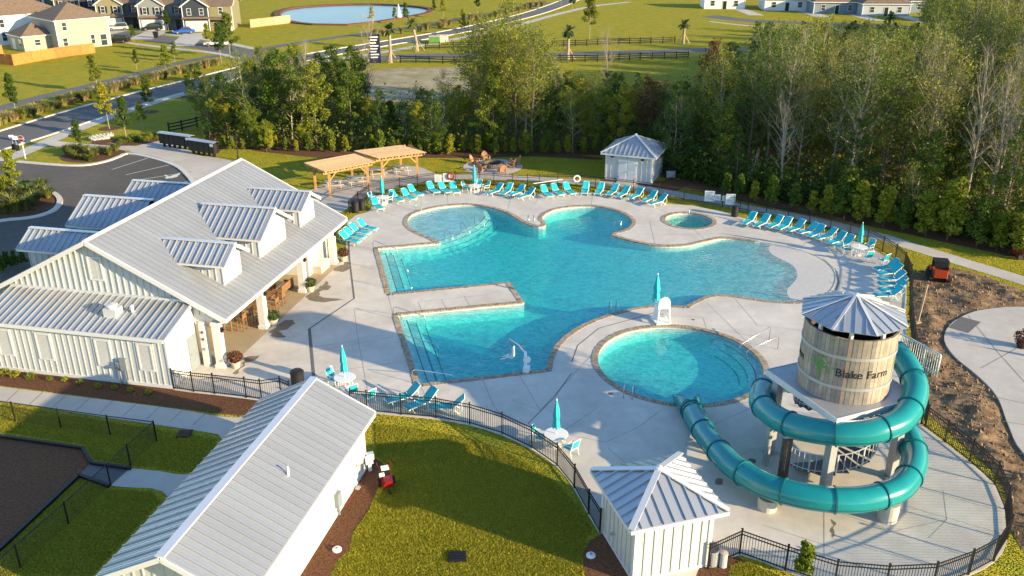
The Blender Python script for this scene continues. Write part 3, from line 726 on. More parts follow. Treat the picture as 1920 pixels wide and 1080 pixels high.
def tri_face(parent,A,B,C,pw,mat=None,th=0.03,rib_h=0.07,rib_w=0.05,name='roof_panel'):
    A,B,C=Vector(A),Vector(B),Vector(C); e=(B-A); Ln=e.length; e.normalize(); c=(C-A).dot(e); f=(C-A)-e*c; H=f.length; f.normalize(); n=e.cross(f)
    if n.z<0: n=-n
    h=lambda s: H*s/c if s<=c else H*(Ln-s)/(Ln-c)
    k=max(2,round(Ln/pw)); wd=Ln/k
    for i in range(k):
        s0,s1=i*wd,(i+1)*wd; pl=[(s0,0),(s1,0)]
        if h(s1)>1e-4: pl.append((s1,h(s1)))
        if s0<c<s1: pl.append((c,H))
        if h(s0)>1e-4: pl.append((s0,h(s0)))
        m=MB(); q=[A+e*x+f*y for x,y in pl]; N_=len(q)
        m.add([p-n*th for p in q]+[p for p in q],[tuple(range(N_-1,-1,-1)),tuple(range(N_,2*N_))]+[(j,(j+1)%N_,(j+1)%N_+N_,j+N_) for j in range(N_)])
        if h(s0)>0.1: m.bar(A+e*s0+n*rib_h/2,A+e*s0+f*(h(s0)-0.05)+n*rib_h/2,rib_w,rib_h,up=n)
        obj(name,m,mat or M['roof'],parent)
def battens(parent,p0,p1,z0,z1f,spacing,mat=None,outward=None,d=0.03,wd=0.06,skip=None):
    p0,p1=Vector(p0),Vector(p1); e=p1-p0; Ln=e.length; e.normalize(); n=max(1,round(Ln/spacing)); rz=math.atan2(e.y,e.x)
    mm=MB(); mm.box(-wd/2,wd/2,-d,d,0,1); me=mm.mesh('batten')
    for i in range(n+1):
        p=p0+e*(Ln*i/n); t=i/n
        for za,zb in (skip(p,t) if skip else [(z0,z1f(t) if callable(z1f) else z1f)]):
            if zb-za<0.15: continue
            obj('batten',me,mat or M['white'],parent,loc=(p.x,p.y,za),rot=(0,0,rz),scale=(1,1,zb-za))
def louver_window(parent,c,wd,z0,z1,rz,d=0.05):
    """louvred shutter; c centre on wall, x local along wall, -y out"""
    m=MB(); f=0.10
    m.box(-wd/2,wd/2,-d,0.02,z0,z0+f); m.box(-wd/2,wd/2,-d,0.02,z1-f,z1); m.box(-wd/2,-wd/2+f,-d,0.02,z0+f,z1-f); m.box(wd/2-f,wd/2,-d,0.02,z0+f,z1-f)
    wn=obj('window',m,M['trim'],parent,loc=(c[0],c[1],0),rot=(0,0,rz))
    n=int((z1-z0-2*f)/0.075); s=MB()
    for i in range(n):
        z=z0+f+(i+0.5)*(z1-z0-2*f)/n; s.bar((-wd/2+f,-0.015,z),(wd/2-f,-0.015,z),0.05,0.03,up=(0,-0.6,1))
    s.box(-wd/2+f,wd/2-f,-0.002,0.01,z0+f,z1-f)
    obj('louvre_slats',s,M['white'],wn,kind='stuff')
    return wn

# ---------------------------------------------------------------- clubhouse (local frame: x = b, y = a)
club=thing('clubhouse','long white clubhouse with grey metal gable roof, three dormers and a columned porch','building',SO,-SITE)
RIDGE_B,RIDGE_Z=-6.0,7.5; EAVE_B,EAVE_Z=2.25,3.3; A0,A1=2.75,21.4; LEFT_B=-14.25
m=MB(); m.add([(-13.8,3.05,0),(1.35,3.05,3.35),(-6,3.05,7.35),(-13.8,3.05,3.35),(0.1,3.05,0),(0.1,3.05,2.85),(1.35,3.05,2.85)],[(3,0,4,5,6,1,2)])
m.box(-13.8,-3.2,3.06,21.0,0,3.3); m.box(-3.25,0.75,17.2,20.7,0,3.25); 
obj('wall',m,M['white'],club)
m=MB(); m.box(-14.0,2.0,3.3,20.9,3.22,3.30); obj('porch_ceiling',m,M['trim'],club)
slope(club,(EAVE_B,A0,EAVE_Z),(RIDGE_B,A0,RIDGE_Z),(0,1,0),A1-A0,0.46)
slope(club,(LEFT_B,A0,EAVE_Z),(RIDGE_B,A0,RIDGE_Z),(0,1,0),A1-A0,0.62)
m=MB(); 
m.add([(RIDGE_B-.22,A0-.02,RIDGE_Z-.03),(RIDGE_B,A0-.02,RIDGE_Z+.10),(RIDGE_B+.22,A0-.02,RIDGE_Z-.03),(RIDGE_B-.22,A1+.02,RIDGE_Z-.03),(RIDGE_B,A1+.02,RIDGE_Z+.10),(RIDGE_B+.22,A1+.02,RIDGE_Z-.03)],[(0,1,4,3),(1,2,5,4),(0,2,1),(3,4,5)])
obj('ridge_cap',m,M['roofwhite'],club)
for y in (A0-0.06,A1+0.06):
    m=MB(); m.bar((EAVE_B,y,EAVE_Z-0.10),(RIDGE_B,y,RIDGE_Z-0.10),0.10,0.26); obj('rake_board',m,M['trim'],club)
    m=MB(); m.bar((LEFT_B,y,EAVE_Z-0.10),(RIDGE_B,y,RIDGE_Z-0.10),0.10,0.26); obj('rake_board',m,M['trim'],club)
m=MB(); m.box(EAVE_B-.06,EAVE_B+.06,A0,A1,EAVE_Z-0.24,EAVE_Z-0.03); obj('eave_board',m,M['trim'],club)
m=MB(); m.box(1.25,1.75,A0+.35,A1-.6,2.92,3.2); obj('porch_beam',m,M['trim'],club)
gz=lambda x: RIDGE_Z-0.2-abs(x-RIDGE_B)*(RIDGE_Z-EAVE_Z)/(EAVE_B-RIDGE_B)
battens(club,(-13.7,3.03,0),(1.3,3.03,0),3.3,lambda t:gz(-13.7+15.0*t),0.42)
w1=louver_window(club,(-5.85,3.02),0.95,4.95,6.45,0)
for y in (3.0,8.45,14.5,20.0):
    m=MB(); m.box(-.23,.23,-.23,.23,0.25,3.0); m.box(-.29,.29,-.29,.29,0,0.25); m.box(-.27,.27,-.27,.27,2.78,2.92)
    obj('column',m,M['trim'],club,loc=(1.5,y,Z))
    m=MB(); m.box(.24,.36,-.07,.07,2.3,2.62); m.box(.3,.44,-.1,.1,2.42,2.5); obj('wall_lantern',m,M['black'],club,loc=(1.5,y,Z))
m=MB(); m.box(.4,.78,2.85,3.15,0,2.9); obj('column',m,M['trim'],club)
# dormers
def dormer(a0,a1,zr,side=1):
    hw=(a1-a0)/2; ac=(a0+a1)/2; ov=0.42; sl=(zr-5.5)/(hw+ov); ze=5.5; b0=0.73
    X=(lambda b:b) if side>0 else (lambda b:-12.0-b)
    d=obj('dormer',MB().add([(X(b0),a0,3.9),(X(b0),a1,3.9),(X(b0),a1,ze+sl*ov-.05),(X(b0),ac,zr-.08),(X(b0),a0,ze+sl*ov-.05),(X(-4.5),a0,3.9),(X(-4.5),a0,ze+.2),(X(-4.5),a1,3.9),(X(-4.5),a1,ze+.2)],
       [(0,1,2,3,4),(0,4,6,5),(1,7,8,2)]),M['white'],club)
    for s in (-1,1):
        ae=ac+s*(hw+ov); me=panel_mesh(Vector((0,-s*(hw+ov),zr-ze)),Vector((1,0,0)),0.43)
        for i in range(12):
            b=b0+0.42-(i+1)*0.43
            obj('roof_panel',me,M['roof'],d,loc=(b if side>0 else -12.0-b-.43,ae,ze))
        mm=MB(); mm.bar((X(b0+.42),ae,ze-.09),(X(b0+.42),ac,zr-.09),.07,.2); obj('rake_board',mm,M['trim'],d)
        mm=MB(); mm.bar((X(-2.6),ae,ze-.08),(X(b0+.4),ae,ze-.08),.08,.12); obj('eave_board',mm,M['trim'],d)
    mm=MB(); mm.bar((X(b0+.44),ac,zr+.02),(X(-4.2),ac,zr+.02),.3,.06); obj('ridge_cap',mm,M['roofwhite'],d)
    bm=MB(); bm.box(-.03,.03,-.025,.025,0,1); me=bm.mesh('batten')
    for i in range(int((b0+3)/0.45)): obj('batten',me,M['white'],d,loc=(X(b0-.05-i*.45),a0-.01,4.0),scale=(1,1,1.6))
for sd_ in (1,-1):
    dormer(5.75,7.9,6.42,sd_); dormer(10.4,14.26,6.9,sd_); dormer(16.62,19.07,6.40,sd_)
# front wing with its lean-to roof
slope(club,(-11.9,-0.18,3.2),(-11.9,3.0,4.12),(1,0,0),12.1,0.44)
m=MB(); m.add([(-11.9,0,0),(0.08,0,0),(0.08,0,3.05),(-11.9,0,3.05),(0.08,3.04,0),(0.08,3.04,3.95)],[(0,1,2,3),(1,4,5,2)]); obj('wing_wall',m,M['white'],club)
m=MB(); m.box(-11.9,0.12,-.26,-.16,3.0,3.2); obj('eave_board',m,M['trim'],club)
m=MB(); m.bar((0.2,-.2,3.1),(0.2,3.0,4.04),.08,.2); obj('rake_board',m,M['trim'],club)
m=MB(); m.box(-11.9,0.15,2.88,3.02,4.05,4.25); obj('flashing',m,M['roofwhite'],club)
m=MB(); m.box(-11.9,0.10,-.05,0,0,.22); obj('base_board',m,M['trim'],club)
WIN=[(-10.45,1.0),(-7.8,1.0),(-3.95,1.0),(-1.3,0.95)]
def wskip(p,t):
    for c,wd in WIN:
        if abs(p.x-c)<wd/2: return [(0.22,1.0),(2.78,3.02)]
    return [(0.22,3.02)]
battens(club,(-11.85,0,0),(0.0,0,0),0,3,0.38,skip=wskip)
for c,wd in WIN: louver_window(club,(c,-.01),wd,1.02,2.75,0)
m=MB(); m.box(.02,.11,-.03,.09,0,3.02); obj('corner_board',m,M['trim'],club)
# side entry: door, alarm and sign plates by the corner column
m=MB(); m.box(-.02,.07,2.0,2.9,0.02,2.15); dr=obj('door',m,M['canlid'],club,loc=(0.06,0,Z))
m=MB(); m.box(.07,.12,2.1,2.16,1.0,1.12); obj('handle',m,M['steel'],dr)
for z_,mt in ((1.75,'redpaint'),(1.1,'canlid'),(2.2,'redpaint')):
    m=MB(); m.box(.55,.66,2.80,2.86,z_,z_+.14); obj('alarm_plate',m,M[mt],club)
# roof vents on the wing
m=MB(); m.box(-.4,.4,-.35,.35,-.2,.38); m.lathe([(.26,.38),(.26,.5),(.34,.5),(.3,.6),(.02,.66)],18); obj('roof_vent',m,M['roofwhite'],club,loc=(-3.95,1.4,3.72))
m=MB(); m.lathe([(.09,-.2),(.09,.35),(.14,.36),(.02,.45)],12); obj('vent_pipe',m,M['trim'],club,loc=(-2.9,1.7,3.78))
# meters and pipes on the wing wall
m=MB(); m.box(-.2,.2,-.18,0,.95,1.7); mb=obj('meter_box',m,M['canlid'],club,loc=(-2.72,-.03,0))
m=MB(); m.lathe([(.13,0),(.13,.12),(.02,.13)],14); g=obj('meter_dial',m,M['steel'],mb,loc=(-.36,-.16,1.2),rot=(R(90),0,0))
m=MB(); m.box(-.5,-.22,-.16,0,1.05,1.45); m.bar((-.36,-.08,0),(-.36,-.08,1.05),.08); m.bar((0,-.08,0),(0,-.08,.95),.07); m.bar((.12,-.08,0.3),(.12,-.08,.95),.05); obj('conduit',m,M['canlid'],mb)
# ---------------------------------------------------------------- long bath house in the foreground
bath=thing('bath_house','long narrow white building with ribbed metal gable roof between lawn and dog run','building',SO,-SITE)
xl,xr,xc=8.0,13.97,10.97; zE,zR=2.8,4.32; ya,yb=-17.35,-4.35
m=MB(); m.box(xl+.4,xr-.35,ya+.5,yb-.6,0,zE+.05); m.add([(xl+.4,ya+.5,zE+.05),(xr-.35,ya+.5,zE+.05),(xc,ya+.5,zR-.1),(xl+.4,yb-.6,zE+.05),(xr-.35,yb-.6,zE+.05),(xc,yb-.6,zR-.1)],[(0,1,2),(3,5,4)]); obj('wall',m,M['white'],bath)
slope(bath,(xr,ya,zE),(xc,ya,zR),(0,1,0),yb-ya,0.43); slope(bath,(xl,ya,zE),(xc,ya,zR),(0,1,0),yb-ya,0.60)
m=MB(); m.bar((xc,ya-.05,zR+.03),(xc,yb+.05,zR+.03),.36,.07); obj('ridge_cap',m,M['roofwhite'],bath)
for y in (ya-.05,yb+.05):
    for xx in (xl,xr):
        m=MB(); m.bar((xx,y,zE-.08),(xc,y,zR-.08),.08,.2); obj('rake_board',m,M['trim'],bath)
for xx in (xl,xr):
    m=MB(); m.box(xx-.05,xx+.05,ya,yb,zE-.2,zE-.03); obj('eave_board',m,M['trim'],bath)
battens(bath,(xr-.35,ya+.55,0),(xr-.35,yb-.65,0),0.1,zE-.02,0.42,wd=.05,d=.02)
battens(bath,(xl+.45,ya+.5,0),(xr-.4,ya+.5,0),0.1,lambda t: zE+(zR-zE)*(1-abs(2*t-1))-.15,0.42)
m=MB(); m.box(xr-.35,xr-.31,ya+.5,yb-.6,0,.18); obj('base_board',m,M['trim'],bath)
m=MB(); m.lathe([(.06,-.2),(.06,.42),(.02,.43)],12); obj('vent_pipe',m,M['trim'],bath,loc=(12.62,-10.85,3.5))
m=MB(); m.bar((xr-.3,-6.3,1.0),(xr-.1,-6.3,1.0),.06); m.cbox((xr-.12,-6.3,1.05),.1,.1,.16); obj('wall_tap',m,M['steel'],bath)
m=MB(); m.box(xr-.35,xr-.15,-8.9,-8.5,.5,1.2); m.bar((xr-.25,-8.7,0),(xr-.25,-8.7,.5),.07); obj('wall_box',m,M['canlid'],bath)

# ---------------------------------------------------------------- square pump huts with pyramid roofs
def hut(name,label,c,rz,hw,hr,ze,za,door=False,spacing=0.42):
    h=thing(name,label,'hut',(c[0],c[1],0),rz)
    m=MB(); m.box(-hw,hw,-hw,hw,0,ze-.02); obj('wall',m,M['white'],h)
    q=[(-hr,-hr,ze),(hr,-hr,ze),(hr,hr,ze),(-hr,hr,ze)]
    for i in range(4): tri_face(h,q[i],q[(i+1)%4],(0,0,za),0.46)
    for i in range(4):
        m=MB(); m.bar(Vector(q[i])+Vector((0,0,.06)),(0,0,za+.06),.26,.05); obj('hip_cap',m,M['roofwhite'],h)
        m=MB(); a,b=Vector(q[i]),Vector(q[(i+1)%4]); m.bar(a-Vector((0,0,.1)),b-Vector((0,0,.1)),.07,.15); obj('eave_board',m,M['trim'],h)
    m=MB(); m.lathe([(.16,-.06),(.12,.08),(.02,.12)],8,(0,0,za+.08)); obj('roof_finial',m,M['roofwhite'],h)
    for s,(a,b) in enumerate((((-hw,-hw),(hw,-hw)),((hw,-hw),(hw,hw)),((-hw,hw),(-hw,-hw)))):
        def sk(p,t):
            if door and s==0 and abs(p.x+0.1)<1.0: return [(2.35,ze-.1)]
            return [(.15,ze-.1)]
        battens(h,(a[0],a[1],0),(b[0],b[1],0),0.15,ze-.1,spacing,wd=.06,d=.045,skip=sk)
    for sx,sy in ((-1,-1),(1,-1),(1,1),(-1,1)):
        m=MB(); m.cbox((sx*(hw-.04),sy*(hw-.04),ze/2-.03),.18,.18,ze-.06); obj('corner_board',m,M['trim'],h)
    m=MB(); m.box(-hw-.03,hw+.03,-hw-.03,hw+.03,0,.16); obj('base_board',m,M['trim'],h)
    if door:
        for k in (-1,1):
            d=obj('door',MB().box(-.47,.47,-.06,.02,.12,2.25),M['plastic'],h,loc=(-.1+k*.48,-hw-.02,0))
            obj('door_panel',MB().box(-.33,.33,-.075,-.05,.3,1.0).box(-.33,.33,-.075,-.05,1.2,2.05),M['trim'],d)
            obj('hinge',MB().box(k*.45-.03,k*.45+.03,-.09,-.05,.4,.52).box(k*.45-.03,k*.45+.03,-.09,-.05,1.8,1.92),M['black'],d)
        obj('handle',MB().box(-.1,-.04,-hw-.14,-hw-.08,1.0,1.15),M['steel'],h)
        for xx,zz in ((-1.7,2.4),(-.1,2.55),(1.4,2.35)):
            obj('wall_lamp',MB().box(-.12,.12,-.16,0,0,.14),M['black'],h,loc=(xx,-hw-.03,zz))
        obj('notice',MB().box(.3,.65,-.09,-.08,1.7,1.8),M['canlid'],h,loc=(0,-hw,0))
        obj('ramp',MB().box(-1.0,.8,-hw-1.2,-hw-.04,0,.08),M['walk'],h)
    return h
near_hut=hut('pump_hut','square white board-and-batten hut with pyramid metal roof beside the curved fence and slide','c'and (6.02,30.05),R(16.7),1.68,2.12,3.0,4.02)
obj('tap',MB().bar((-1.68,.3,.9),(-1.85,.3,.9),.05).cbox((-1.84,.3,.95),.06,.06,.14),M['steel'],near_hut)
far_hut=hut('pump_hut','square white hut with double doors and pyramid roof at the edge of the woods','c'and (12.5,87.3),R(-22),2.35,2.8,2.85,4.25,door=True,spacing=.5)

# ---------------------------------------------------------------- slide tower
TC=Vector((15.55,36.25,0)); TROT=R(22.5); PZ=4.55
tw=thing('slide_tower','water tower with weathered wooden barrel on a square platform and blue-grey octagonal roof','tower',TC,TROT)
hs=2.42
plat=obj('platform',MB().box(-hs,hs,-hs,hs,PZ-.22,PZ),M['galv'],tw)
for x0,x1,y0,y1 in ((-hs-.03,hs+.03,-hs-.05,-hs,),(-hs-.03,hs+.03,hs,hs+.05),(-hs-.05,-hs,-hs,hs),(hs,hs+.05,-hs,hs)): obj('fascia',MB().box(x0,x1,y0,y1,PZ-.3,PZ+.02),M['roofwhite'],plat)
for sx in (-1,1):
    for sy in (-1,1):
        obj('leg',MB().box(-.19,.19,-.19,.19,0.03,PZ-.22),M['galv'],tw,loc=(sx*2.0,sy*2.0,0))
        obj('base_plate',MB().box(-.34,.34,-.34,.34,0.02,.1),M['galv'],tw,loc=(sx*2.0,sy*2.0,0))
for a,b in (((-1.78,-1.78),(1.78,-1.78)),((1.78,-1.78),(1.78,1.78)),((-1.78,1.78),(-1.78,-1.78))):
    m=MB(); m.bar((a[0],a[1],2.55),(b[0],b[1],2.55),.12,.16); obj('brace',m,M['galv'],tw)
# barrel: staves and hoops
barrel=obj('barrel_core',MB().lathe([(1.97,PZ),(1.97,PZ+3.2),(1.9,PZ+3.2),(1.9,PZ+.4),(0.1,PZ+.4)],48,cap=False),M['pole'],tw)
stv=[pmat('stave_%d'%i,c,0.85,0.25,2.2,bump=0.3,bscale=9) for i,c in enumerate([(0.30,0.255,0.205),(0.25,0.22,0.19),(0.36,0.31,0.25),(0.22,0.205,0.185),(0.36,0.26,0.185),(0.28,0.26,0.235)])]
NS=64; rs=random.Random(5)
for k in range(NS):
    a0=2*math.pi*(k+.03)/NS; a1=2*math.pi*(k+.97)/NS; r0,r1=1.96,2.06+rs.uniform(-.008,.008)
    z0,z1=PZ+.01,PZ+3.22
    pts=[(r0*math.cos(a0),r0*math.sin(a0)),(r1*math.cos(a0),r1*math.sin(a0)),(r1*math.cos(a1),r1*math.sin(a1)),(r0*math.cos(a1),r0*math.sin(a1))]
    obj('stave',MB().prism(pts,z0,z1),rs.choice(stv),barrel)
for z in (PZ+.72,PZ+2.22):
    obj('hoop',MB().lathe([(2.05,z),(2.10,z),(2.10,z+.15),(2.05,z+.15)],64,cap=False),M['galv'],barrel)
# roof posts and octagonal roof
ZE=PZ+3.66; ZA=PZ+4.54; RE=2.42
for k in range(8):
    a=R(184-22.5+45*k+20); obj('roof_post',MB().bar((1.85*math.cos(a),1.85*math.sin(a),PZ+2.9),(1.85*math.cos(a),1.85*math.sin(a),ZE+.05),.14),M['roofwhite'],tw)
roofo=obj('roof_apex',MB().lathe([(.2,ZA-.1),(.14,ZA+.06),(.02,ZA+.1)],8),M['roofwhite'],tw)
for k in range(8):
    a,b=R(184-22.5+45*k),R(184-22.5+45*(k+1)); A_=(RE*math.cos(a),RE*math.sin(a),ZE); B_=(RE*math.cos(b),RE*math.sin(b),ZE)
    tri_face(roofo,A_,B_,(0,0,ZA),0.47,rib_h=.05,rib_w=.035)
    obj('hip_cap',MB().bar(Vector(A_)+Vector((0,0,.04)),(0,0,ZA+.04),.12,.04),M['roofwhite'],roofo)
# lettering and tree emblem wrapped on the barrel
def wrap(me,r,ang,z,sx=1.0):
    for v in me.vertices:
        a=ang+v.co.x*sx/r; rr=r+v.co.z; v.co=(rr*math.cos(a),rr*math.sin(a),z+v.co.y)
def text_mesh(s,size,ext=0.006):
    cu=bpy.data.curves.new('t','FONT'); cu.body=s; cu.size=size; cu.extrude=ext; cu.align_x='CENTER'; cu.resolution_u=4
    o=bpy.data.objects.new('t',cu); COL.objects.link(o); dg=bpy.context.evaluated_depsgraph_get(); me=bpy.data.meshes.new_from_object(o.evaluated_get(dg))
    bpy.data.objects.remove(o); me.materials.clear(); return me
camang=math.atan2(-TC.y,-TC.x)-TROT
for k in range(3):
    ang=camang+R(25)+k*R(120)
    me=text_mesh('Blake Farm',0.56); wrap(me,2.075,ang,PZ+1.36); obj('lettering',me,M['letter'],barrel)
    ang2=camang-R(30)+k*R(120)
    m=MB(); rr=random.Random(2)
    def twig(x,y,an,ln,wd,d):
        x2,y2=x+math.cos(an)*ln,y+math.sin(an)*ln; nx,ny=-math.sin(an)*wd/2,math.cos(an)*wd/2
        m.add([(x-nx,y-ny,0),(x2-nx*.6,y2-ny*.6,0),(x2+nx*.6,y2+ny*.6,0),(x+nx,y+ny,0)],[(0,1,2,3)])
        if d>0:
            for da in (-.55,0.05,.5): twig(x2,y2,an+da+rr.uniform(-.12,.12),ln*.74,wd*.68,d-1)
    twig(0,-.5,math.pi/2,.36,.085,3)
    for q in range(60):
        u,v=rr.gauss(0,.26),rr.gauss(.3,.24); s=.035
        m.add([(u-s,v-s,0),(u+s,v-s,0),(u+s,v+s,0),(u-s,v+s,0)],[(0,1,2,3)])
    me=m.mesh('emblem'); wrap(me,2.078,ang2,PZ+1.45); obj('tree_emblem',me,M['lettergreen'],barrel,kind='stuff')
# spiral stair
st=obj('stair_pole',MB().lathe([(.1,0.02),(.1,PZ-.2)],14),M['galv'],tw)
NT=26; tot=R(450); a_s=camang-R(58)
for k in range(NT):
    a=a_s+tot*k/NT; b=a+tot/NT*1.02; z=0.2+(PZ-.3)*k/NT; r=2.02
    pts=[(.1*math.cos(a),.1*math.sin(a)),(r*math.cos(a),r*math.sin(a)),(r*math.cos(b),r*math.sin(b)),(.1*math.cos(b),.1*math.sin(b))]
    obj('tread',MB().prism(pts,z,z+.05),M['tread'],st)
m=MB(); rail=[]; low=[]
for k in range(NT*2+1):
    a=a_s+tot*k/(NT*2); z=0.2+(PZ-.3)*k/(NT*2); x,y=2.04*math.cos(a),2.04*math.sin(a); hh=min(1.0,PZ-.32-z)
    if hh<.25: break
    rail.append((x,y,z+hh)); low.append((x,y,z+.12)); m.bar((x,y,z),(x,y,z+hh),.025)
    if k%4==0: m.bar((x,y,z),(x,y,z+hh+.03),.06)
m.tube(rail,.028,6); m.tube(low,.02,6); obj('stair_railing',m,M['roofwhite'],st)
# landing and railing at the slide entrance
iv=Matrix.Rotation(-TROT,4,'Z')
def tl(p): return iv@(Vector(p)-TC)
lp=[tl((17.2,37.2,0)),tl((19.6,38.6,0)),tl((19.0,39.8,0)),tl((16.6,38.4,0))]
obj('landing',MB().prism(lp,PZ-.1,PZ),M['galv'],tw)
m=MB()
for p,q in ((tl((19.6,38.6,PZ)),tl((20.3,36.9,PZ))),(tl((19.0,39.8,PZ)),tl((19.6,38.6,PZ)))):
    up=Vector((0,0,1.15)); m.bar(p+up,q+up,.06); m.bar(p+Vector((0,0,.12)),q+Vector((0,0,.12)),.04)
    for i in range(15): t=p+(q-p)*(i/14); m.bar(t,t+up,.03 if i%7 else .07)
obj('landing_railing',m,M['roofwhite'],tw)
# ---------------------------------------------------------------- the tube slide
T=[(17.2,39.9,5.25),(18.47,38.73,5.2),(18.95,37.6,5.0),(18.75,35.6,4.6),(17.5,33.75,4.2),(15.9,32.95,4.0),(14.5,33.08,3.8),(13.24,33.85,3.55),(12.33,35.2,3.3),(12.14,37.1,3.05),(13.0,39.0,2.85),(14.65,39.95,2.6),
  (16.6,40.0,2.4),(18.2,38.8,2.2),(18.95,36.5,2.0),(18.61,34.14,1.75),(17.19,32.2,1.6),(15.55,31.5,1.5),(14.05,31.46,1.45),(12.5,31.98,1.35),(11.3,32.9,1.25),(10.3,34.65,1.1),(9.8,37.2,.87),(9.62,39.2,.66),(9.6,40.6,.5)]
def cr3(pts,step):
    pts=[Vector(p) for p in pts]; out=[]
    for i in range(len(pts)-1):
        p1,p2=pts[i],pts[i+1]; p0=pts[i-1] if i else p1*2-p2; p3=pts[i+2] if i+2<len(pts) else p2*2-p1
        k=max(2,int((p2-p1).length/step))
        for j in range(k):
            t=j/k; out.append(0.5*((2*p1)+(p2-p0)*t+(2*p0-5*p1+4*p2-p3)*t*t+(3*p1-p0-3*p2+p3)*t**3))
    out.append(pts[-1]); return out
path=cr3(T,0.16)
slide=thing('tube_slide','teal spiral tube slide winding round the tower into the plunge pool','water slide',(T[5][0],T[5][1],0))
off=Vector((T[5][0],T[5][1],0)); path=[p-off for p in path]
TR=.575
cum=[0]
for a,b in zip(path,path[1:]): cum.append(cum[-1]+(b-a).length)
segL=2.15; k0=0; cuts=[0]
for i,s in enumerate(cum):
    if s>=segL*(len(cuts)): cuts.append(i)
cuts.append(len(path)-1)
for a,b in zip(cuts,cuts[1:]):
    if b-a<2: continue
    mm=MB().tube(path[a:b+1],TR,28,caps=False); mm.smooth=True; obj('tube_section',mm,M['tube'],slide)
    i=min(b,len(path)-2); d=(path[i+1]-path[i]).normalized()
    mm=MB().tube([path[i]-d*.035,path[i]+d*.035],TR+.055,28); mm.smooth=False; obj('flange',mm,M['tubedark'],slide)
# seam along both sides of the tube
for s in (-1,1):
    ln=[]
    for i,p in enumerate(path):
        d=(path[min(i+1,len(path)-1)]-path[max(i-1,0)]).normalized(); x=d.cross(Vector((0,0,1))).normalized(); y=x.cross(d)
        ln.append(p+x*s*(TR*.94)-y*TR*.36)
    obj('seam',MB().tube(ln,.022,5),M['tubedark'],slide)
# open flume mouth
e=path[-1]; d=(path[-1]-path[-3]).normalized(); d.z=-0.03; d.normalize(); x=d.cross(Vector((0,0,1))).normalized()
mm=MB(); n=16; secs=10; vs=[]
for sct in range(secs+1):
    t=sct/secs; c=e+d*(1.5*t); open_=math.pi*(1.0-0.46*t); flare=TR*(1+0.22*t)
    for j in range(n+1):
        a=-math.pi/2-open_+2*open_*j/n; vs.append(c+x*math.cos(a)*flare+Vector((0,0,1))*(math.sin(a)*flare*(1-.12*t)))
fs=[(s*(n+1)+j,s*(n+1)+j+1,(s+1)*(n+1)+j+1,(s+1)*(n+1)+j) for s in range(secs) for j in range(n)]
mm.add(vs,fs); mm.smooth=True; fl=obj('flume_mouth',mm,M['tube'],slide)
sm=fl.modifiers.new('t','SOLIDIFY'); sm.thickness=.05
# supports
def support(x,y,ztop,rad,mat,name='support_post'):
    obj(name,MB().lathe([(rad,0.02),(rad,ztop)],14),mat,slide,loc=(x-off.x,y-off.y,0))
    obj('saddle',MB().box(-.3,.3,-.3,.3,ztop-.05,ztop+.08),M['galv'],slide,loc=(x-off.x,y-off.y,0))
support(12.75,34.5,2.85,.24,M['pole']); support(12.45,36.2,2.6,.16,M['galv'])
for x,y,zt in ((16.75,31.95,.95),(11.6,32.75,.62)):
    obj('concrete_footing',MB().lathe([(.42,0.02),(.44,zt*.6),(.42,zt)],20),M['walk'],slide,loc=(x-off.x,y-off.y,0))
for (x0,y0,z0),(x1,y1,z1) in (((12.75,34.5,2.7),(14.6,34.4,2.4)),((17.5,33.9,3.55),(17.3,34.9,3.5)),((12.9,39.0,2.25),(13.3,38.2,2.2)),((18.7,35.6,3.95),(17.9,35.6,3.9))):
    obj('bracket',MB().bar((x0-off.x,y0-off.y,z0),(x1-off.x,y1-off.y,z1),.14,.16),M['galv'],slide)

# ================================================================== FENCES
def fence(name,label,pts,H=1.26,panel=1.95,pick=0.115,mat=None,post=.065,rails=(0.12,1.05,1.22),cat='fence',pw=.02):
    mat=mat or M['black']; c=pts[0]; f=thing(name,label,cat,(c.x,c.y,0))
    pp=[]
    for a,b in zip(pts,pts[1:]):
        k=max(1,round((b-a).length/panel)); pp+=[a+(b-a)*(j/k) for j in range(k)]
    pp.append(pts[-1])
    pm=MB().box(-post/2,post/2,-post/2,post/2,0,H+.05).box(-post*.7,post*.7,-post*.7,post*.7,H+.05,H+.08).mesh('post')
    for p in pp: obj('post',pm,mat,f,loc=p-c)
    for a,b in zip(pp,pp[1:]):
        a=a-c;b=b-c; d=b-a; ln=d.length
        for z in rails: obj('rail',MB().bar(a+Vector((0,0,z)),b+Vector((0,0,z)),.035,.04),mat,f)
        if pick:
            m=MB(); k=max(1,int(ln/pick))
            rz=math.atan2(d.y,d.x)
            for i in range(1,k): q=a+d*(i/k); m.cbox((q.x,q.y,(0.06+H)/2),pw,pw,H-.06,rz)
            obj('pickets',m,mat,f,kind='stuff')
    return f
fence('pool_fence','black metal picket fence in front of the clubhouse wing corner',FW)
fence('pool_fence','short black picket fence with gate beside the black bin',tops([(486,713),(523,708),(541,716)]))
fence('pool_fence','black picket fence curving from the bath house past the lawn to the pump hut',FN)
fence('pool_fence','black picket fence sweeping round the slide tower slab',FE)
fbase=[(1735,800),(1722,740),(1716,690),(1710,640),(1704,590),(1706,555),(1705,527),(1694,503),(1678,487),(1654,472),(1625,456),(1592,443),(1556,431),(1517,420),(1477,411),(1436,402),(1402,396)]
fence('pool_fence','black picket fence along the right-hand loungers by the wood path',[at(*p) for p in fbase])
fence('pool_fence','black picket fence along the far deck between notice boards and pergolas',[at(*p) for p in [(1402,396),(1387,393),(1322,381),(1282,375),(1235,369),(1187,362),(1153,358),(1116,354),(1080,350),(1045,350),(1011,351),(989,352),(961,351),(926,348),(899,346),(854,345),(818,346),(783,351),(750,358),(715,366),(693,371),(672,385),(655,402)]])
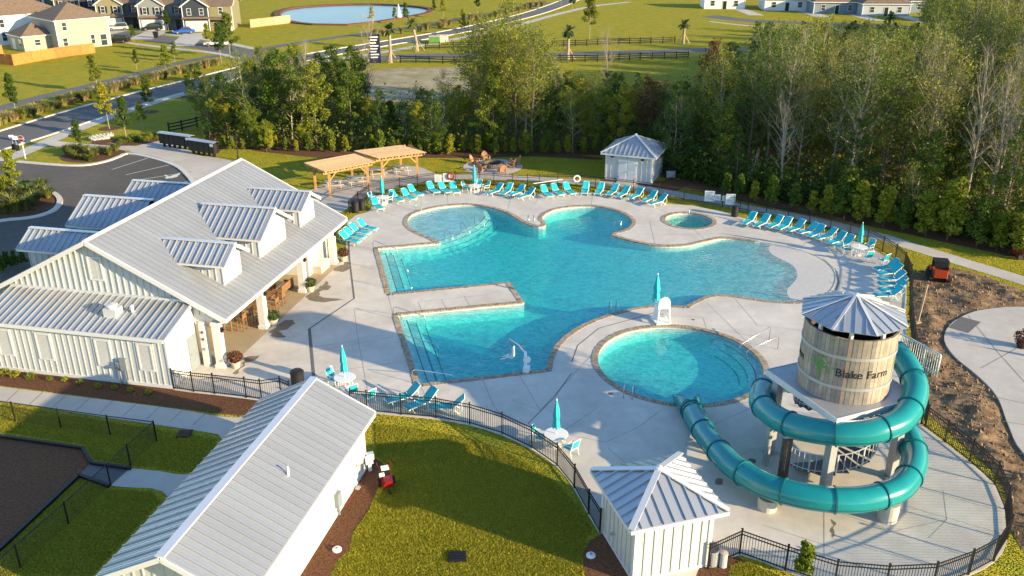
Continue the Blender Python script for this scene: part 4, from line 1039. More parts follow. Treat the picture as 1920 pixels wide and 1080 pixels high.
# dog-park chain-link
def chain(name,label,tp):
    pts=[]
    for x,y in tp: p=at(x,y,1.2); p.z=0; pts.append(p)
    c=pts[0]; f=thing(name,label,'fence',(c.x,c.y,0))
    for p in pts: obj('post',MB().lathe([(.04,0),(.04,1.22),(.015,1.26)],8),M['black'],f,loc=p-c)
    for a,b in zip(pts,pts[1:]):
        a,b=a-c,b-c; obj('top_rail',MB().tube([a+Vector((0,0,1.17)),b+Vector((0,0,1.17))],.024,6),M['black'],f)
        m=MB(); d=b-a; n=int(d.length/.14)
        for i in range(-9,n+9):
            for s in (1,-1):
                # diamond wires
                x0=i*.14; x1=x0+s*1.1; z0,z1=0.03,1.15
                t0,t1=0,1
                if x0<0 or x0>d.length or x1<0 or x1>d.length:
                    lo=max(0,min(d.length,x0)); hi=max(0,min(d.length,x1))
                    if abs(hi-lo)<.02: continue
                    t0=(lo-x0)/(x1-x0); t1=(hi-x0)/(x1-x0)
                    if t1<=t0: continue
                p=a+d*((x0+(x1-x0)*t0)/d.length); q=a+d*((x0+(x1-x0)*t1)/d.length)
                m.bar((p.x,p.y,z0+(z1-z0)*t0),(q.x,q.y,z0+(z1-z0)*t1),.005)
        obj('wire_mesh',m,M['black'],f,kind='stuff')
chain('chain_link_fence','black chain-link dog-park fence along the clubhouse pavement',[(-30,747),(20,754),(106,766),(199,779),(287,790)])
chain('chain_link_fence','black chain-link dog-park fence running past the gate path',[(287,790),(237,834),(199,870),(119,942),(27,1022),(-40,1080)])
# post-and-rail field fences
def ranch(label,px,sp=2.4,h=1.25):
    pts=[at(*p) for p in px]; c=pts[0]; f=thing('rail_fence',label,'fence',(c.x,c.y,0)); pp=[]
    for a,b in zip(pts,pts[1:]):
        k=max(1,round((b-a).length/sp)); pp+=[a+(b-a)*(j/k) for j in range(k)]
    pp.append(pts[-1]); pm=MB().box(-.08,.08,-.08,.08,0,h+.1).mesh('post')
    for p in pp: obj('post',pm,M['black'],f,loc=p-c)
    for a,b in zip(pp,pp[1:]):
        for z in (.35,.75,1.12): obj('rail',MB().bar(a-c+Vector((0,0,z)),b-c+Vector((0,0,z)),.05,.15),M['black'],f)
ranch('dark post-and-rail fence beside the mailboxes at the tree edge',[(318,250),(342,245),(370,238),(392,232)])
ranch('dark rail fence in front of the sandy clearing',[(751,118),(780,118),(830,119),(895,119)])
ranch('dark rail fence beyond the entrance road by the lamp post',[(798,92),(850,91),(905,90),(960,90)])
ranch('dark rail fence on the near side of the entrance road past the tall trees',[(1000,117),(1050,116),(1120,116),(1200,112),(1290,110)])
ranch('dark rail fence across the open green field',[(1035,88),(1100,86),(1160,83),(1220,82),(1265,80)])
# cedar privacy fence of the beige house
def privacy(label,px,h=1.85,mat=None):
    pts=[at(*p) for p in px]; c=pts[0]; f=thing('privacy_fence',label,'fence',(c.x,c.y,0)); bw=.15
    bm=MB().box(-bw/2+.005,bw/2-.005,-.015,.015,0.03,h).mesh('board')
    cnt=0
    for a,b in zip(pts,pts[1:]):
        d=b-a; rz=math.atan2(d.y,d.x); k=max(1,round(d.length/2.4))
        for j in range(k):
            p=a+d*(j/k); q=a+d*((j+1)/k)
            obj('post',MB().cbox((p.x-c.x,p.y-c.y,h/2+.03),.12,.12,h+.1,rz),mat,f)
            m=MB(); n=int((q-p).length/bw)
            for i in range(n):
                t=p+(q-p)*((i+.5)/n)-c; m.cbox((t.x,t.y,h/2+random.uniform(-.01,.01)),bw-.012,.03,h,rz)
            obj('board_panel',m,mat,f)
privacy('orange cedar privacy fence behind the beige house',[(26,123),(80,113),(130,105),(179,99)],mat=M['cedarfence'])
privacy('shaded end run of cedar privacy fence beside the beige house',[(-30,118),(0,120),(26,123)],mat=M['cedarfence'])
privacy('orange cedar privacy fence beside the white house',[(-40,108),(7,103)],mat=M['cedarfence'])
privacy('tan board fence beside the pond',[(470,52),(545,43)],mat=M['woodtop'])
# ================================================================== POOL FURNITURE
def make_lounger():
    t=thing('sun_lounger','','sun lounger'); L_=1.95; hw=.31; sz=.36
    # x: head (0) -> foot (L_)
    back=(0.02,.92); hinge=(.66,sz)
    for s in (-1,1):
        y=s*hw
        m=MB().tube([(hinge[0],y,sz),(1.2,y,sz),(L_-.05,y,sz-.01),(L_,y,sz-.05)],.03,6); obj('side_rail',m,M['plastic'],t)
        m=MB().tube([(hinge[0],y,sz),(.3,y,.66),(back[0],y,back[1])],.028,6); obj('back_rail',m,M['plastic'],t)
        m=MB().tube([(1.75,y,sz),(1.62,y*1.06,.02)],.032,6); obj('leg',m,M['plastic'],t)
        m=MB().tube([(.34,y*1.06,.03),(.62,y,sz-.02),(.86,y*1.06,.03)],.03,6); obj('leg',m,M['plastic'],t)
        m=MB().tube([(.22,y*1.05,.72),(.12,y*1.08,.30),(.34,y*1.06,.03)],.022,6); obj('back_stay',m,M['plastic'],t)
    # sling
    def sl(p,sag,nm):
        m=MB(); n=7; k=len(p)
        vs=[]
        for (x,z) in p:
            for j in range(n):
                y=-hw-.01+(2*hw+.02)*j/(n-1); u=1-(2*j/(n-1)-1)**2; vs.append((x,y,z+.03-sag*u))
        fs=[(i*n+j,i*n+j+1,(i+1)*n+j+1,(i+1)*n+j)[::-1] for i in range(k-1) for j in range(n-1)]
        m.add(vs,fs); m.smooth=True; return obj(nm,m,M['teal'],t)
    a=sl([(back[0],back[1]+.02),(.16,.81),(.34,.645),(.52,.475),(hinge[0]-.01,sz+.015)],.03,'backrest_sling')
    b=sl([(hinge[0]+.01,sz+.01),(.95,sz-.005),(1.3,sz-.01),(1.65,sz),(L_-.03,sz-.01)],.035,'seat_sling')
    for o in (a,b): md=o.modifiers.new('t','SOLIDIFY'); md.thickness=.012
    obj('cross_bar',MB().tube([(back[0],-hw,back[1]),(back[0]-.02,0,back[1]+.02),(back[0],hw,back[1])],.028,6),M['plastic'],t); obj('cross_bar',MB().tube([(L_,-hw,sz-.05),(L_,hw,sz-.05)],.028,6),M['plastic'],t)
    return t
lproto=make_lounger()
ORD=['first','second','third','fourth','fifth','sixth','seventh','eighth','ninth','tenth']; CNT={}
def place_l(head,foot,label,group,first=[True],k=1.0):
    if group and '%s' in label: n_=CNT.get(group,0); CNT[group]=n_+1; label=label%ORD[n_]
    a,b=at(*head),at(*foot); d=(b-a); rz=math.atan2(d.y,d.x); c=(a+b)/2
    o=lproto if first[0] else copy_tree(lproto); first[0]=False
    rz+=random.uniform(-.06,.06); o.rotation_euler=(0,0,rz); o.location=(c.x-math.cos(rz)*.95,c.y-math.sin(rz)*.95,Z)
    setp(o,label,'sun lounger',group); return o
ROW1=[((673,430),(705,437)),((658,438),(692,445)),((648,446),(683,453)),((641,453),(672,461))]
for h,f in ROW1: place_l(h,f,'teal sun lounger, %s from the fence corner in the row beside the porch end','loungers by the porch end')
for h,f in [((699,387),(717,399)),((735,374),(753,383)),((757,371),(776,380)),((770,365),(788,371)),((806,359),(818,366)),((827,359),(840,366)),((849,359),(856,366))]:
    place_l(h,f,'teal sun lounger, %s from the porch bins in the row below the pergolas','loungers below the pergolas')
for h,f in [((936,362),(920,368)),((955,362),(944,368)),((977,365),(961,370)),((995,370),(978,375))]:
    place_l(h,f,'teal sun lounger, %s from the umbrella table in front of the fire pit','loungers in front of the fire pit')
for h,f in [((1019,366),(1031,373)),((1039,363),(1051,370)),((1062,361),(1072,368))]:
    place_l(h,f,'teal sun lounger under the rescue pole, %s towards the life ring','loungers under the rescue pole')
for h,f in [((1097.5,359),(1096,367.5)),((1126,361),(1120.5,367.5)),((1153,363),(1142,369.5)),((1173,367),(1161,373.5)),((1199,370),(1184,376)),((1225,376),(1208.5,382)),((1244,382),(1222,388))]:
    place_l(h,f,'teal sun lounger, %s from the life ring in the row before the far hut','loungers in front of the far hut')
for h,f in [((1408,418),(1397,424)),((1432,423),(1421,428)),((1458,424),(1444,431)),((1473,429),(1463,433)),((1499,432),(1481,438)),((1522,438),(1503,442)),((1537,442),(1518,448)),((1558,448),(1537,453)),((1578,455),(1555,462)),((1593,461),(1570,468))]:
    place_l(h,f,'teal sun lounger, %s from the litter bin in the slanting row','loungers along the wood path fence')
for h,f in [((1682,507),(1638,512)),((1688,517),(1642,521)),((1693,530),(1645,532)),((1698,541),(1645,541)),((1697,550),(1645,552)),((1684,560),(1642,562))]:
    place_l(h,f,'teal sun lounger, %s from the umbrella table among those packed by the earthworks','loungers packed by the earthworks')
place_l((780,748),(733,760),'teal sling sun lounger behind the near fence with a bath-house-side umbrella table beside it',None)
place_l((808,757),(773,772),'teal sling sun lounger behind the near fence, between two other loungers',None)
place_l((860,772),(818,773),'teal sling sun lounger standing apart behind the near fence below the pool corner',None)

def make_chair():
    t=thing('patio_chair','','chair'); hw=.27
    for s in (-1,1):
        y=s*hw
        obj('leg',MB().tube([(.28,y,.42),(.36,y,.02)],.022,6),M['plastic'],t)
        obj('leg',MB().tube([(-.2,y,.42),(-.3,y,.02)],.022,6),M['plastic'],t)
        obj('armrest',MB().tube([(-.3,y,.66),(.22,y*1.05,.64),(.3,y,.42)],.025,6),M['plastic'],t)
        obj('back_post',MB().tube([(-.22,y,.40),(-.4,y,1.0)],.024,6),M['plastic'],t)
    obj('seat_frame',MB().tube([(-.22,-hw,.42),(.3,-hw,.43),(.3,hw,.43),(-.22,hw,.42)],.022,6,closed=True),M['plastic'],t)
    obj('top_bar',MB().tube([(-.4,-hw,1.0),(-.42,0,1.02),(-.4,hw,1.0)],.024,6),M['plastic'],t)
    obj('seat_sling',MB().add([(-.2,-hw,.42),(.28,-hw,.43),(.28,hw,.43),(-.2,hw,.42),(.05,0,.40)],[(0,1,4),(1,2,4),(2,3,4),(3,0,4)]),M['teal'],t)
    obj('back_sling',MB().add([(-.235,-hw,.45),(-.235,hw,.45),(-.395,hw,.98),(-.395,-hw,.98),(-.34,0,.72)],[(0,1,4),(1,2,4),(2,3,4),(3,0,4)]),M['teal'],t)
    return t
cproto=make_chair()
def place_c(p,face,label,group=None,first=[True]):
    a=at(*p); f=at(*face); rz=math.atan2(f.y-a.y,f.x-a.x); o=cproto if first[0] else copy_tree(cproto); first[0]=False
    o.location=(a.x,a.y,Z); o.rotation_euler=(0,0,rz); setp(o,label,'chair',group)
def make_table():
    t=thing('round_table','','table')
    obj('tabletop',MB().lathe([(.02,.70),(.60,.70),(.62,.73),(.60,.745),(.03,.75)],32),M['plastic'],t)
    for k in range(4):
        a=R(45+90*k); obj('leg',MB().tube([(.42*math.cos(a),.42*math.sin(a),.70),(.5*math.cos(a),.5*math.sin(a),.02)],.03,6),M['plastic'],t)
    obj('leg_ring',MB().tube([(.46*math.cos(R(q)),.46*math.sin(R(q)),.3) for q in range(0,360,30)],.016,5,closed=True),M['plastic'],t)
    return t
tproto=make_table()
def make_umb():
    t=thing('closed_umbrella','','umbrella')
    obj('pole',MB().tube([(0,0,0.08),(0,0,2.62)],.022,8),M['plastic'],t)
    obj('base',MB().lathe([(.26,0),(.26,.05),(.06,.10),(.03,.12)],20),M['plastic'],t)
    m=MB(); n=24; prof=[(2.68,.02),(2.55,.05),(2.2,.115),(1.85,.165),(1.72,.15),(1.62,.115),(1.5,.15),(1.3,.17),(1.12,.18)]; vs=[]
    for z,r in prof:
        for k in range(n):
            a=2*math.pi*k/n; rr=r*(1+.30*math.cos(a*6+z*2.0)) ; vs.append((rr*math.cos(a),rr*math.sin(a),z+(.05*math.cos(a*6) if z<1.2 else 0)))
    fs=[(i*n+k,i*n+(k+1)%n,(i+1)*n+(k+1)%n,(i+1)*n+k)[::-1] for i in range(len(prof)-1) for k in range(n)]
    m.add(vs,fs); m.smooth=True; obj('folded_canopy',m,M['umb'],t)
    obj('tie_strap',MB().lathe([(.13,1.6),(.135,1.6),(.135,1.66),(.13,1.66)],16,cap=False),M['teal'],t)
    obj('finial',MB().lathe([(.03,2.66),(.035,2.7),(.01,2.78)],8),M['plastic'],t)
    return t
uproto=make_umb()
first=[True]
def table_set(p,where,chairs):
    a=at(*p); tb=tproto if first[0] else copy_tree(tproto); um=uproto if first[0] else copy_tree(uproto); first[0]=False
    tb.location=(a.x,a.y,Z); setp(tb,'white round table '+where,'table')
    um.location=(a.x,a.y,Z); setp(um,'closed teal umbrella in the table '+where,'umbrella')
    for i,(c,desc) in enumerate(chairs): place_c(c,p,desc)
table_set((718,384),'on the deck corner below the pergolas',[((700,381),'white chair with teal sling left of the pergola-side umbrella table'),((729,381),'white chair with teal sling between pergola-side umbrella table and loungers')])
table_set((890,362),'along the fence in front of the fire pit',[((874,360),'white chair with teal sling left of the fire-pit-side umbrella table'),((897,357),'white chair with teal sling tucked behind the fire-pit-side umbrella'),((911,359),'white chair with teal sling between fire-pit-side umbrella table and lounger')])
table_set((1608,479),'by the wood path fence beside packed loungers',[((1587,477),'white chair with pale sling beside the last slanting lounger'),((1628,472),'white chair with teal sling close to the wood path fence'),((1625,491),'white chair on the pool side of the wood-path umbrella table'),((1655,497),'white chair standing apart beside the packed loungers')])
table_set((648,729),'behind the end of the bath house roof',[((628,722),'white chair with teal sling on the clubhouse side of the bath-house umbrella table'),((660,746),'white chair with green sling against the near fence below the bath-house umbrella'),((692,756),'white chair with green sling behind the near fence post next to a lounger')])
table_set((1042,837),'behind the curved fence opposite the pump hut',[((1012,832),'white chair with teal sling on the pool side of the curved-fence umbrella table'),((1070,853),'white chair with teal sling on the hut side of the curved-fence umbrella table')])
# umbrellas on the new slab just beyond the frame, seen by their shadows
for tip,k in (((1792,628),0),((1832,652),1)):
    e=at(*tip); ln=2.68/math.tan(SUN_EL); um=copy_tree(uproto); um.location=(e.x+math.sin(SUN_AZ)*ln,e.y+math.cos(SUN_AZ)*ln,.11)
    setp(um,'closed teal umbrella on the new concrete slab, shown only by its shadow','umbrella','umbrellas on the new slab')

# lifeguard stand
lg=at(1240,604); lf=thing('lifeguard_stand','tall white lifeguard chair with closed teal umbrella between the pools','lifeguard stand',(lg.x,lg.y,Z),R(100))
for sx in (-1,1):
    for sy in (-1,1): obj('leg',MB().tube([(sx*.42,sy*.42,0),(sx*.34,sy*.34,1.2)],.06,8),M['plastic'],lf)
obj('seat',MB().box(-.4,.4,-.42,.42,1.12,1.24),M['plastic'],lf)
m=MB(); n=10; vs=[]
for i in range(n+1):
    a=math.pi*i/n; vs+=[(-.36,-.4*math.cos(a),1.5+.42*math.sin(a)),(-.28,-.4*math.cos(a),1.5+.42*math.sin(a))]
vs+=[(-.36,.4,1.2),(-.28,.4,1.2),(-.36,-.4,1.2),(-.28,-.4,1.2)]
m.add([(-.36,y,z) for y,z in [(-.4,1.2)]+[(-.4*math.cos(math.pi*i/n),1.5+.42*math.sin(math.pi*i/n)) for i in range(n+1)]+[(.4,1.2)]]+[(-.27,y,z) for y,z in [(-.4,1.2)]+[(-.4*math.cos(math.pi*i/n),1.5+.42*math.sin(math.pi*i/n)) for i in range(n+1)]+[(.4,1.2)]],
  [tuple(range(n+3)),tuple(range(2*n+5,n+2,-1))]+[(i,i+n+3,(i+1)%(n+3)+n+3,(i+1)%(n+3)) for i in range(n+3)])
obj('backrest',m,M['plastic'],lf)
for s in (-1,1):
    obj('armrest',MB().box(-.3,.35,s*.40-.04,s*.40+.04,1.45,1.52),M['plastic'],lf)
    obj('side_panel',MB().box(-.36,.36,s*.40-.02,s*.40+.02,.25,1.12),M['plastic'],lf)
for z in (.3,.6,.9): obj('step',MB().box(.36,.52,-.3,.3,z,z+.05),M['plastic'],lf)
obj('foot_deck',MB().box(-.5,.55,-.5,.5,.02,.1),M['plastic'],lf)
um=copy_tree(uproto); um.location=(lg.x-.35,lg.y+.55,Z); um.scale=(1.25,1.25,1.18); setp(um,'tall closed teal umbrella rising behind the lifeguard chair','umbrella')

# handrails, ladders, pool lift
def rail(name,label,pts,r=.024,mat=None,group=None):
    c=Vector(pts[0][0]); o=thing(name,label,'handrail' if 'rail' in name else 'ladder',(c.x,c.y,0),0,group)
    for p in pts: mm=MB().tube([Vector(q)-Vector((c.x,c.y,0)) for q in p],r,8); mm.smooth=True; obj('rail',mm,mat or M['steel'],o)
    return o
def step_rail(px0,px1,label,h=.86):
    a,b=at(*px0),at(*px1); d=(b-a).normalized()
    rail('handrail',label,[[a,a+Vector((0,0,h-.12)),a+d*.12+Vector((0,0,h)),b-d*.15+Vector((0,0,.35)),b+Vector((0,0,.2)),b+Vector((0,0,-.7))]])
step_rail((700,470),(745,474),'bent steel handrail at the top end of the upper step bay')
step_rail((711,507),(765,512),'bent steel handrail in the middle of the upper step bay')
step_rail((724,541),(772,545),'bent steel handrail at the pier end of the upper step bay')
step_rail((738,597),(798,601),'bent steel handrail at the pier end of the lower step bay')
step_rail((754,651),(822,656),'bent steel handrail in the middle of the lower step bay')
step_rail((774,718),(850,712),'bent steel handrail at the near end of the lower step bay')
for p,q,l in (((833,445),(849,450),'curved steel rail on the arc steps next to the peninsula tip'),((864,436),(881,439),'curved steel rail midway along the arc steps'),((890,418),(908,424),'curved steel rail at the far end of the arc steps')): step_rail(p,q,l,.95)
for k,(p,q) in enumerate((((1455-15,628+18),(1387,655)),((1460,648+8),(1400,665)))):
    step_rail((1442 if k==0 else 1458,637 if k==0 else 655),q,('steel handrail on the far side of the plunge pool steps','steel handrail on the near side of the plunge pool steps')[k],.9)
def ladder(px,dirpx,label):
    a=at(*px); d=(at(*dirpx)-a).normalized(); n=Vector((-d.y,d.x,0)); P=[]
    for s in (-.24,.24): P.append([a+n*s,a+n*s+Vector((0,0,.65)),a+n*s+d*.15+Vector((0,0,.75)),a+n*s+d*.5+Vector((0,0,.7)),a+n*s+d*.62+Vector((0,0,.4)),a+n*s+d*.62+Vector((0,0,-.8))])
    o=rail('pool_ladder',label,P)
    c=a
    for z in (-.25,-.5): obj('tread',MB().bar(d*.62+n*-.24+Vector((0,0,z)),d*.62+n*.24+Vector((0,0,z)),.1,.03),M['steel'],o)
ladder((1152,588),(1145,575),'steel pool ladder on the curved bank near the lifeguard chair')
ladder((995,417),(1000,428),'steel pool ladder on the little peninsula between the lobes')
ladder((1164,431),(1150,430),'steel pool ladder on the pointed deck beside the spa')
ladder((1177,748),(1182,735),'steel ladder on the near rim of the plunge pool')
rail('handrail','upright steel rail in the middle of the spa',[[at(1291,412),at(1291,412)+Vector((0,0,1.1))]],.03)
pp_=at(788,393); rail('handrail','square steel hoop rail at the rim of the shallow lobe',[[at(780,396),at(780,396)+Vector((0,0,.85)),at(790,392)+Vector((0,0,.85)),at(790,399),]])
pl=at(985,697); lift=thing('pool_lift','white and steel pool lift with swing arm and blue seat at the pool edge','pool lift',(pl.x,pl.y,Z),R(165))
obj('mast',MB().lathe([(.09,0),(.09,1.3),(.03,1.35)],12),M['plastic'],lift)
obj('arm',MB().tube([(0,0,1.25),(.5,-.4,1.5),(1.2,-.9,1.55)],.045,8),M['steel'],lift)
obj('counterweight',MB().box(-.25,.1,-.2,.2,0,.35),M['plastic'],lift)
obj('wheel_guard',MB().lathe([(.22,-.05),(.22,.05)],16),M['plastic'],lift,loc=(-.12,.1,.85),rot=(R(90),0,0))
seat=obj('seat',MB().box(.95,1.4,-1.15,-.7,.35,.42).box(.95,1.02,-1.15,-.7,.42,1.0),M['plastic'],lift)
obj('hanger',MB().tube([(1.2,-.9,1.55),(1.2,-.9,.42)],.03,8),M['steel'],lift)
rr_=at(932,705); obj('footrest',MB().tube([(1.3,-1.1,.35),(1.75,-1.25,.1)],.03,6).tube([(1.3,-.75,.35),(1.75,-.9,.1)],.03,6),M['steel'],lift)

# litter bins, signs, life ring, rescue pole
def bin_(px,label,r=.3,h=.95):
    p=at(*px); b=thing('litter_bin',label,'litter bin',(p.x,p.y,Z))
    obj('drum',MB().lathe([(r*.9,0),(r,.1),(r,h*.82),(r*.95,h*.84)],20),M['blackp'],b)
    obj('lid',MB().lathe([(r*1.06,h*.84),(r*1.06,h*.9),(r*.8,h),(r*.3,h+.04)],20),M['black'],b)
bin_((1377,406),'black round litter bin by the notice boards on the far fence'); bin_((559,722),'black round litter bin behind the tip of the bath house roof',.38,.95)
bin_((679,394),'black bin standing in the dark fence corner behind the porch'); bin_((667,398),'black barrel nearest the porch end in the dark fence corner',.34,1.05)
def board(px,wd,h,z0,label,mat='plastic',lines=True,name='notice_board'):
    p=at(*px); b=thing(name,label,'sign',(p.x,p.y,0),R(-8))
    obj('panel',MB().box(-wd/2,wd/2,-.06,-.03,z0,z0+h),M[mat],b)
    if lines:
        for i in range(5): obj('text_line',MB().box(-wd*.38,wd*.36-(i%2)*.1,-.066,-.061,z0+h*(.82-i*.15),z0+h*(.82-i*.15)+.035),M['canlid'],b)
board((1329,384),.9,1.0,.35,'blank white notice board nearest the spa on the far fence'); board((1344,386),.55,.55,.55,'small framed notice board second on the far fence'); board((1358,388),.5,.5,.6,'small pale notice third along the far fence')
board((1368,390),.85,1.0,.35,'white pool rules board beside the litter bin'); board((822,347),.7,.8,.3,'pale rules board on the fence above the loungers below the pergolas'); board((838,346),.7,.85,.3,'grey rules board on the fence beside the pale one')
lp_=at(1081,351); lrg=obj('life_ring',MB().tube([(.3*math.cos(a),0,.3*math.sin(a)) for a in np.linspace(0,2*math.pi,24,endpoint=False)],.075,8,closed=True),M['plastic'],loc=(lp_.x,lp_.y-.12,.9)); setp(lrg,'white life ring hung on the far fence','life ring')
lp_=at(846,346); lrg=obj('life_ring',MB().tube([(.3*math.cos(a),0,.3*math.sin(a)) for a in np.linspace(0,2*math.pi,24,endpoint=False)],.085,8,closed=True),M['orange'],loc=(lp_.x,lp_.y-.12,.9)); setp(lrg,'red and white life ring beside the grey rules board','life ring')
a,b=at(1000,362),at(1054,354); obj('rescue_pole',MB().tube([(a.x,a.y,.95),(b.x,b.y,.95)],.03,6),M['plastic'],label='long white rescue pole laid along the far fence rail',cat='pole')
# planters by the porch columns
LEAF_P=leafmat('planter_leaf',(0.03,0.07,0.015),(0.07,0.12,0.02)); LEAF_R=leafmat('planter_red_leaf',(0.12,0.03,0.02),(0.20,0.06,0.03))
def leaf_cloud(c,r,n,s,seed,sq=(1,1,1),up=0.3):
    rg=np.random.RandomState(seed); v=rg.normal(size=(n,3)); v/=np.linalg.norm(v,axis=1)[:,None]; rad=rg.uniform(.45,1,size=(n,1))**.6
    p=np.array(c)+v*rad*r*np.array(sq); nr=v+rg.normal(size=(n,3))*.8+np.array([0,0,up]); nr/=np.linalg.norm(nr,axis=1)[:,None]
    return leaf_quads(p,nr,s,rg)
def leaf_quads(p,nr,s,rg,asp=0.55):
    n=len(p); t=np.cross(nr,rg.normal(size=(n,3))); t/=np.linalg.norm(t,axis=1)[:,None]+1e-9; b=np.cross(nr,t)
    sz=s*rg.uniform(.6,1.35,size=(n,1)) if np.isscalar(s) else s
    q=np.stack([p-t*sz*.5,p+b*sz*asp*.5+t*sz*.08,p+t*sz*.5,p-b*sz*asp*.5+t*sz*.08],1); return q.reshape(-1,3)
def planter(px,label,red,seed,r=.3):
    p=at(*px); t=thing('planter',label,'planter',(p.x,p.y,Z))
    obj('pot',MB().lathe([(r*.62,0),(r*.95,.38),(r*1.05,.40),(r*1.05,.46),(r*.9,.46),(r*.8,.40)],20),M['terracotta'],t)
    q=leaf_cloud((0,0,.72),.48,420,.14,seed,(1,1,.75)); obj('foliage',mesh_np('foliage',q,4),LEAF_R if red else LEAF_P,t)
planter((443,690),'clay planter with red-leaved shrub at the porch corner column',True,1); planter((514,610),'planter with dark green shrub at the second porch column',False,2)
planter((583,547),'planter with green shrub at the third porch column',False,3); planter((645,490),'planter with reddish shrub at the last porch column',True,4)
# porch furniture
def wood_table(p,rz,label,ln=1.9,wd=.95,h=.75):
    t=thing('wooden_table',label,'table',p,rz)
    for i in range(6): obj('plank',MB().box(-ln/2,ln/2,-wd/2+i*wd/6+.005,-wd/2+(i+1)*wd/6-.005,h-.05,h),M['brownwood'],t)
    for sx in (-1,1):
        for sy in (-1,1): obj('leg',MB().box(-.05,.05,-.05,.05,0,h-.05),M['brownwood'],t,loc=(sx*(ln/2-.12),sy*(wd/2-.1),0))
def wood_chair(p,rz,label,h=.46):
    t=thing('wooden_chair',label,'chair',p,rz)
    for i in range(5): obj('slat',MB().box(-.24,.24,-.24+i*.098,-.16+i*.098,h-.03,h),M['brownwood'],t)
    for sx in (-1,1):
        obj('leg',MB().box(-.025,.025,-.025,.025,0,h-.03),M['brownwood'],t,loc=(sx*.22,.22,0)); obj('leg',MB().box(-.025,.025,-.025,.025,0,h+.5),M['brownwood'],t,loc=(sx*.22,-.22,0))
        obj('armrest',MB().box(-.03,.03,-.24,.24,h+.2,h+.24),M['brownwood'],t,loc=(sx*.25,0,0))
    for i in range(3): obj('back_slat',MB().box(-.22,.22,-.235,-.205,h+.15+i*.12,h+.23+i*.12),M['brownwood'],t)
wood_table(site(0.1,11.6,Z),-SITE+R(90),'brown wooden dining table under the porch between second and third columns')
for b_,a_,rz,l in ((0.95,11.1,R(90),'brown wooden chair on the pool side of the porch table, near its front end'),(0.95,12.1,R(90),'brown wooden chair on the pool side of the porch table, near its far end'),(-.75,11.6,R(-90),'brown wooden chair on the wall side of the porch table'),(0.1,10.2,R(0),'brown wooden chair at the head of the porch table'),(0.9,9.2,R(60),'brown wooden chair beside the second porch column')):
    wood_chair(site(b_,a_,Z),-SITE+rz,l)
wood_table(site(-.6,8.2,Z),-SITE+R(90),'high wooden bar table deep under the porch',1.6,.7,1.05)
wood_chair(site(.3,7.8,Z),-SITE+R(90),'tall wooden bar chair on the pool side of the high porch table',.72); wood_chair(site(.3,8.7,Z),-SITE+R(90),'tall wooden bar chair set between high porch table and column',.72)
for b_,a_,l in ((.2,14.0,'slatted wooden bench sofa behind the third porch column'),(-1.0,13.6,'slatted wooden bench sofa against the porch back wall')):
    t=thing('wooden_sofa',l,'sofa',site(b_,a_,Z),-SITE+R(90))
    obj('seat',MB().box(-.9,.9,-.35,.35,.3,.4),M['brownwood'],t); 
    for i in range(4): obj('back_slat',MB().box(-.9,.9,-.38,-.33,.45+i*.11,.53+i*.11),M['brownwood'],t)
    for s in (-1,1): obj('armrest',MB().box(s*.9-.05,s*.9+.05,-.38,.35,0,.62),M['brownwood'],t)
    obj('cushion',MB().box(-.84,.84,-.3,.34,.40,.5),M['terracotta'],t)
t=thing('wall_fountain','pale stone trough standing at the far end of the porch','trough',site(0.95,18.6,Z),-SITE)
obj('basin',MB().box(-.3,.5,-.8,.8,0,.55),M['terracotta'],t); obj('rim',MB().box(-.36,.56,-.86,.86,.55,.66),M['trim'],t); 
for k in range(5): obj('stem',MB().tube([(.1,-.5+k*.25,.6),(.1+.1*math.sin(k),-.5+k*.27,1.7)],.02,5),M['palebark'],t)

# pergolas and picnic tables
def pergola(corners_px,zt,label):
    c=[at(*p) for p in corners_px]  # near-left, near-right, far-right, far-left post bases
    o=c[0]; t=thing('pergola',label,'pergola',(o.x,o.y,0)); q=[p-o for p in c]; ex=(q[1]-q[0]).normalized(); ey=(q[3]-q[0]).normalized()
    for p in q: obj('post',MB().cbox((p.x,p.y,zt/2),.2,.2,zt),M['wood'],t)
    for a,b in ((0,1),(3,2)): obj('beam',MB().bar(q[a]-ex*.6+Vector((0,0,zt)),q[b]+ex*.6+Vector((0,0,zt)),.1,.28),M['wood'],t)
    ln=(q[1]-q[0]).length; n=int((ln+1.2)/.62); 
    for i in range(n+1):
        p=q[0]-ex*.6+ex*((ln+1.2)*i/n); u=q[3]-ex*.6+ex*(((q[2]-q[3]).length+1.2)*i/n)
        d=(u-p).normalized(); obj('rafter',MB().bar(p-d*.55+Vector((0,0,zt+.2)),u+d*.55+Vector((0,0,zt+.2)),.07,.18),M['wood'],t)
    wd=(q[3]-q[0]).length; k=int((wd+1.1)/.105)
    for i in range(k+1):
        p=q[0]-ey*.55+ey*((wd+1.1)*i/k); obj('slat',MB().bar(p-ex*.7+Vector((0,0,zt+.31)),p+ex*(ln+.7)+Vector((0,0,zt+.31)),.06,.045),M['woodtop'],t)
    for i,(p,sgn,dr) in enumerate([(q[0],1,ex),(q[1],-1,ex),(q[2],-1,ex),(q[3],1,ex)]):
        obj('knee_brace',MB().bar(p+Vector((0,0,zt-.85)),p+dr*sgn*.75+Vector((0,0,zt-.1)),.09,.12),M['wood'],t)
pergola([(620,368),(691,353),(661,334),(592,355)],2.35,'cedar pergola with slatted top nearer the clubhouse roof')
pergola([(718,342),(783,333),(752,316),(685,331)],2.35,'cedar pergola with slatted top nearer the fire pit')
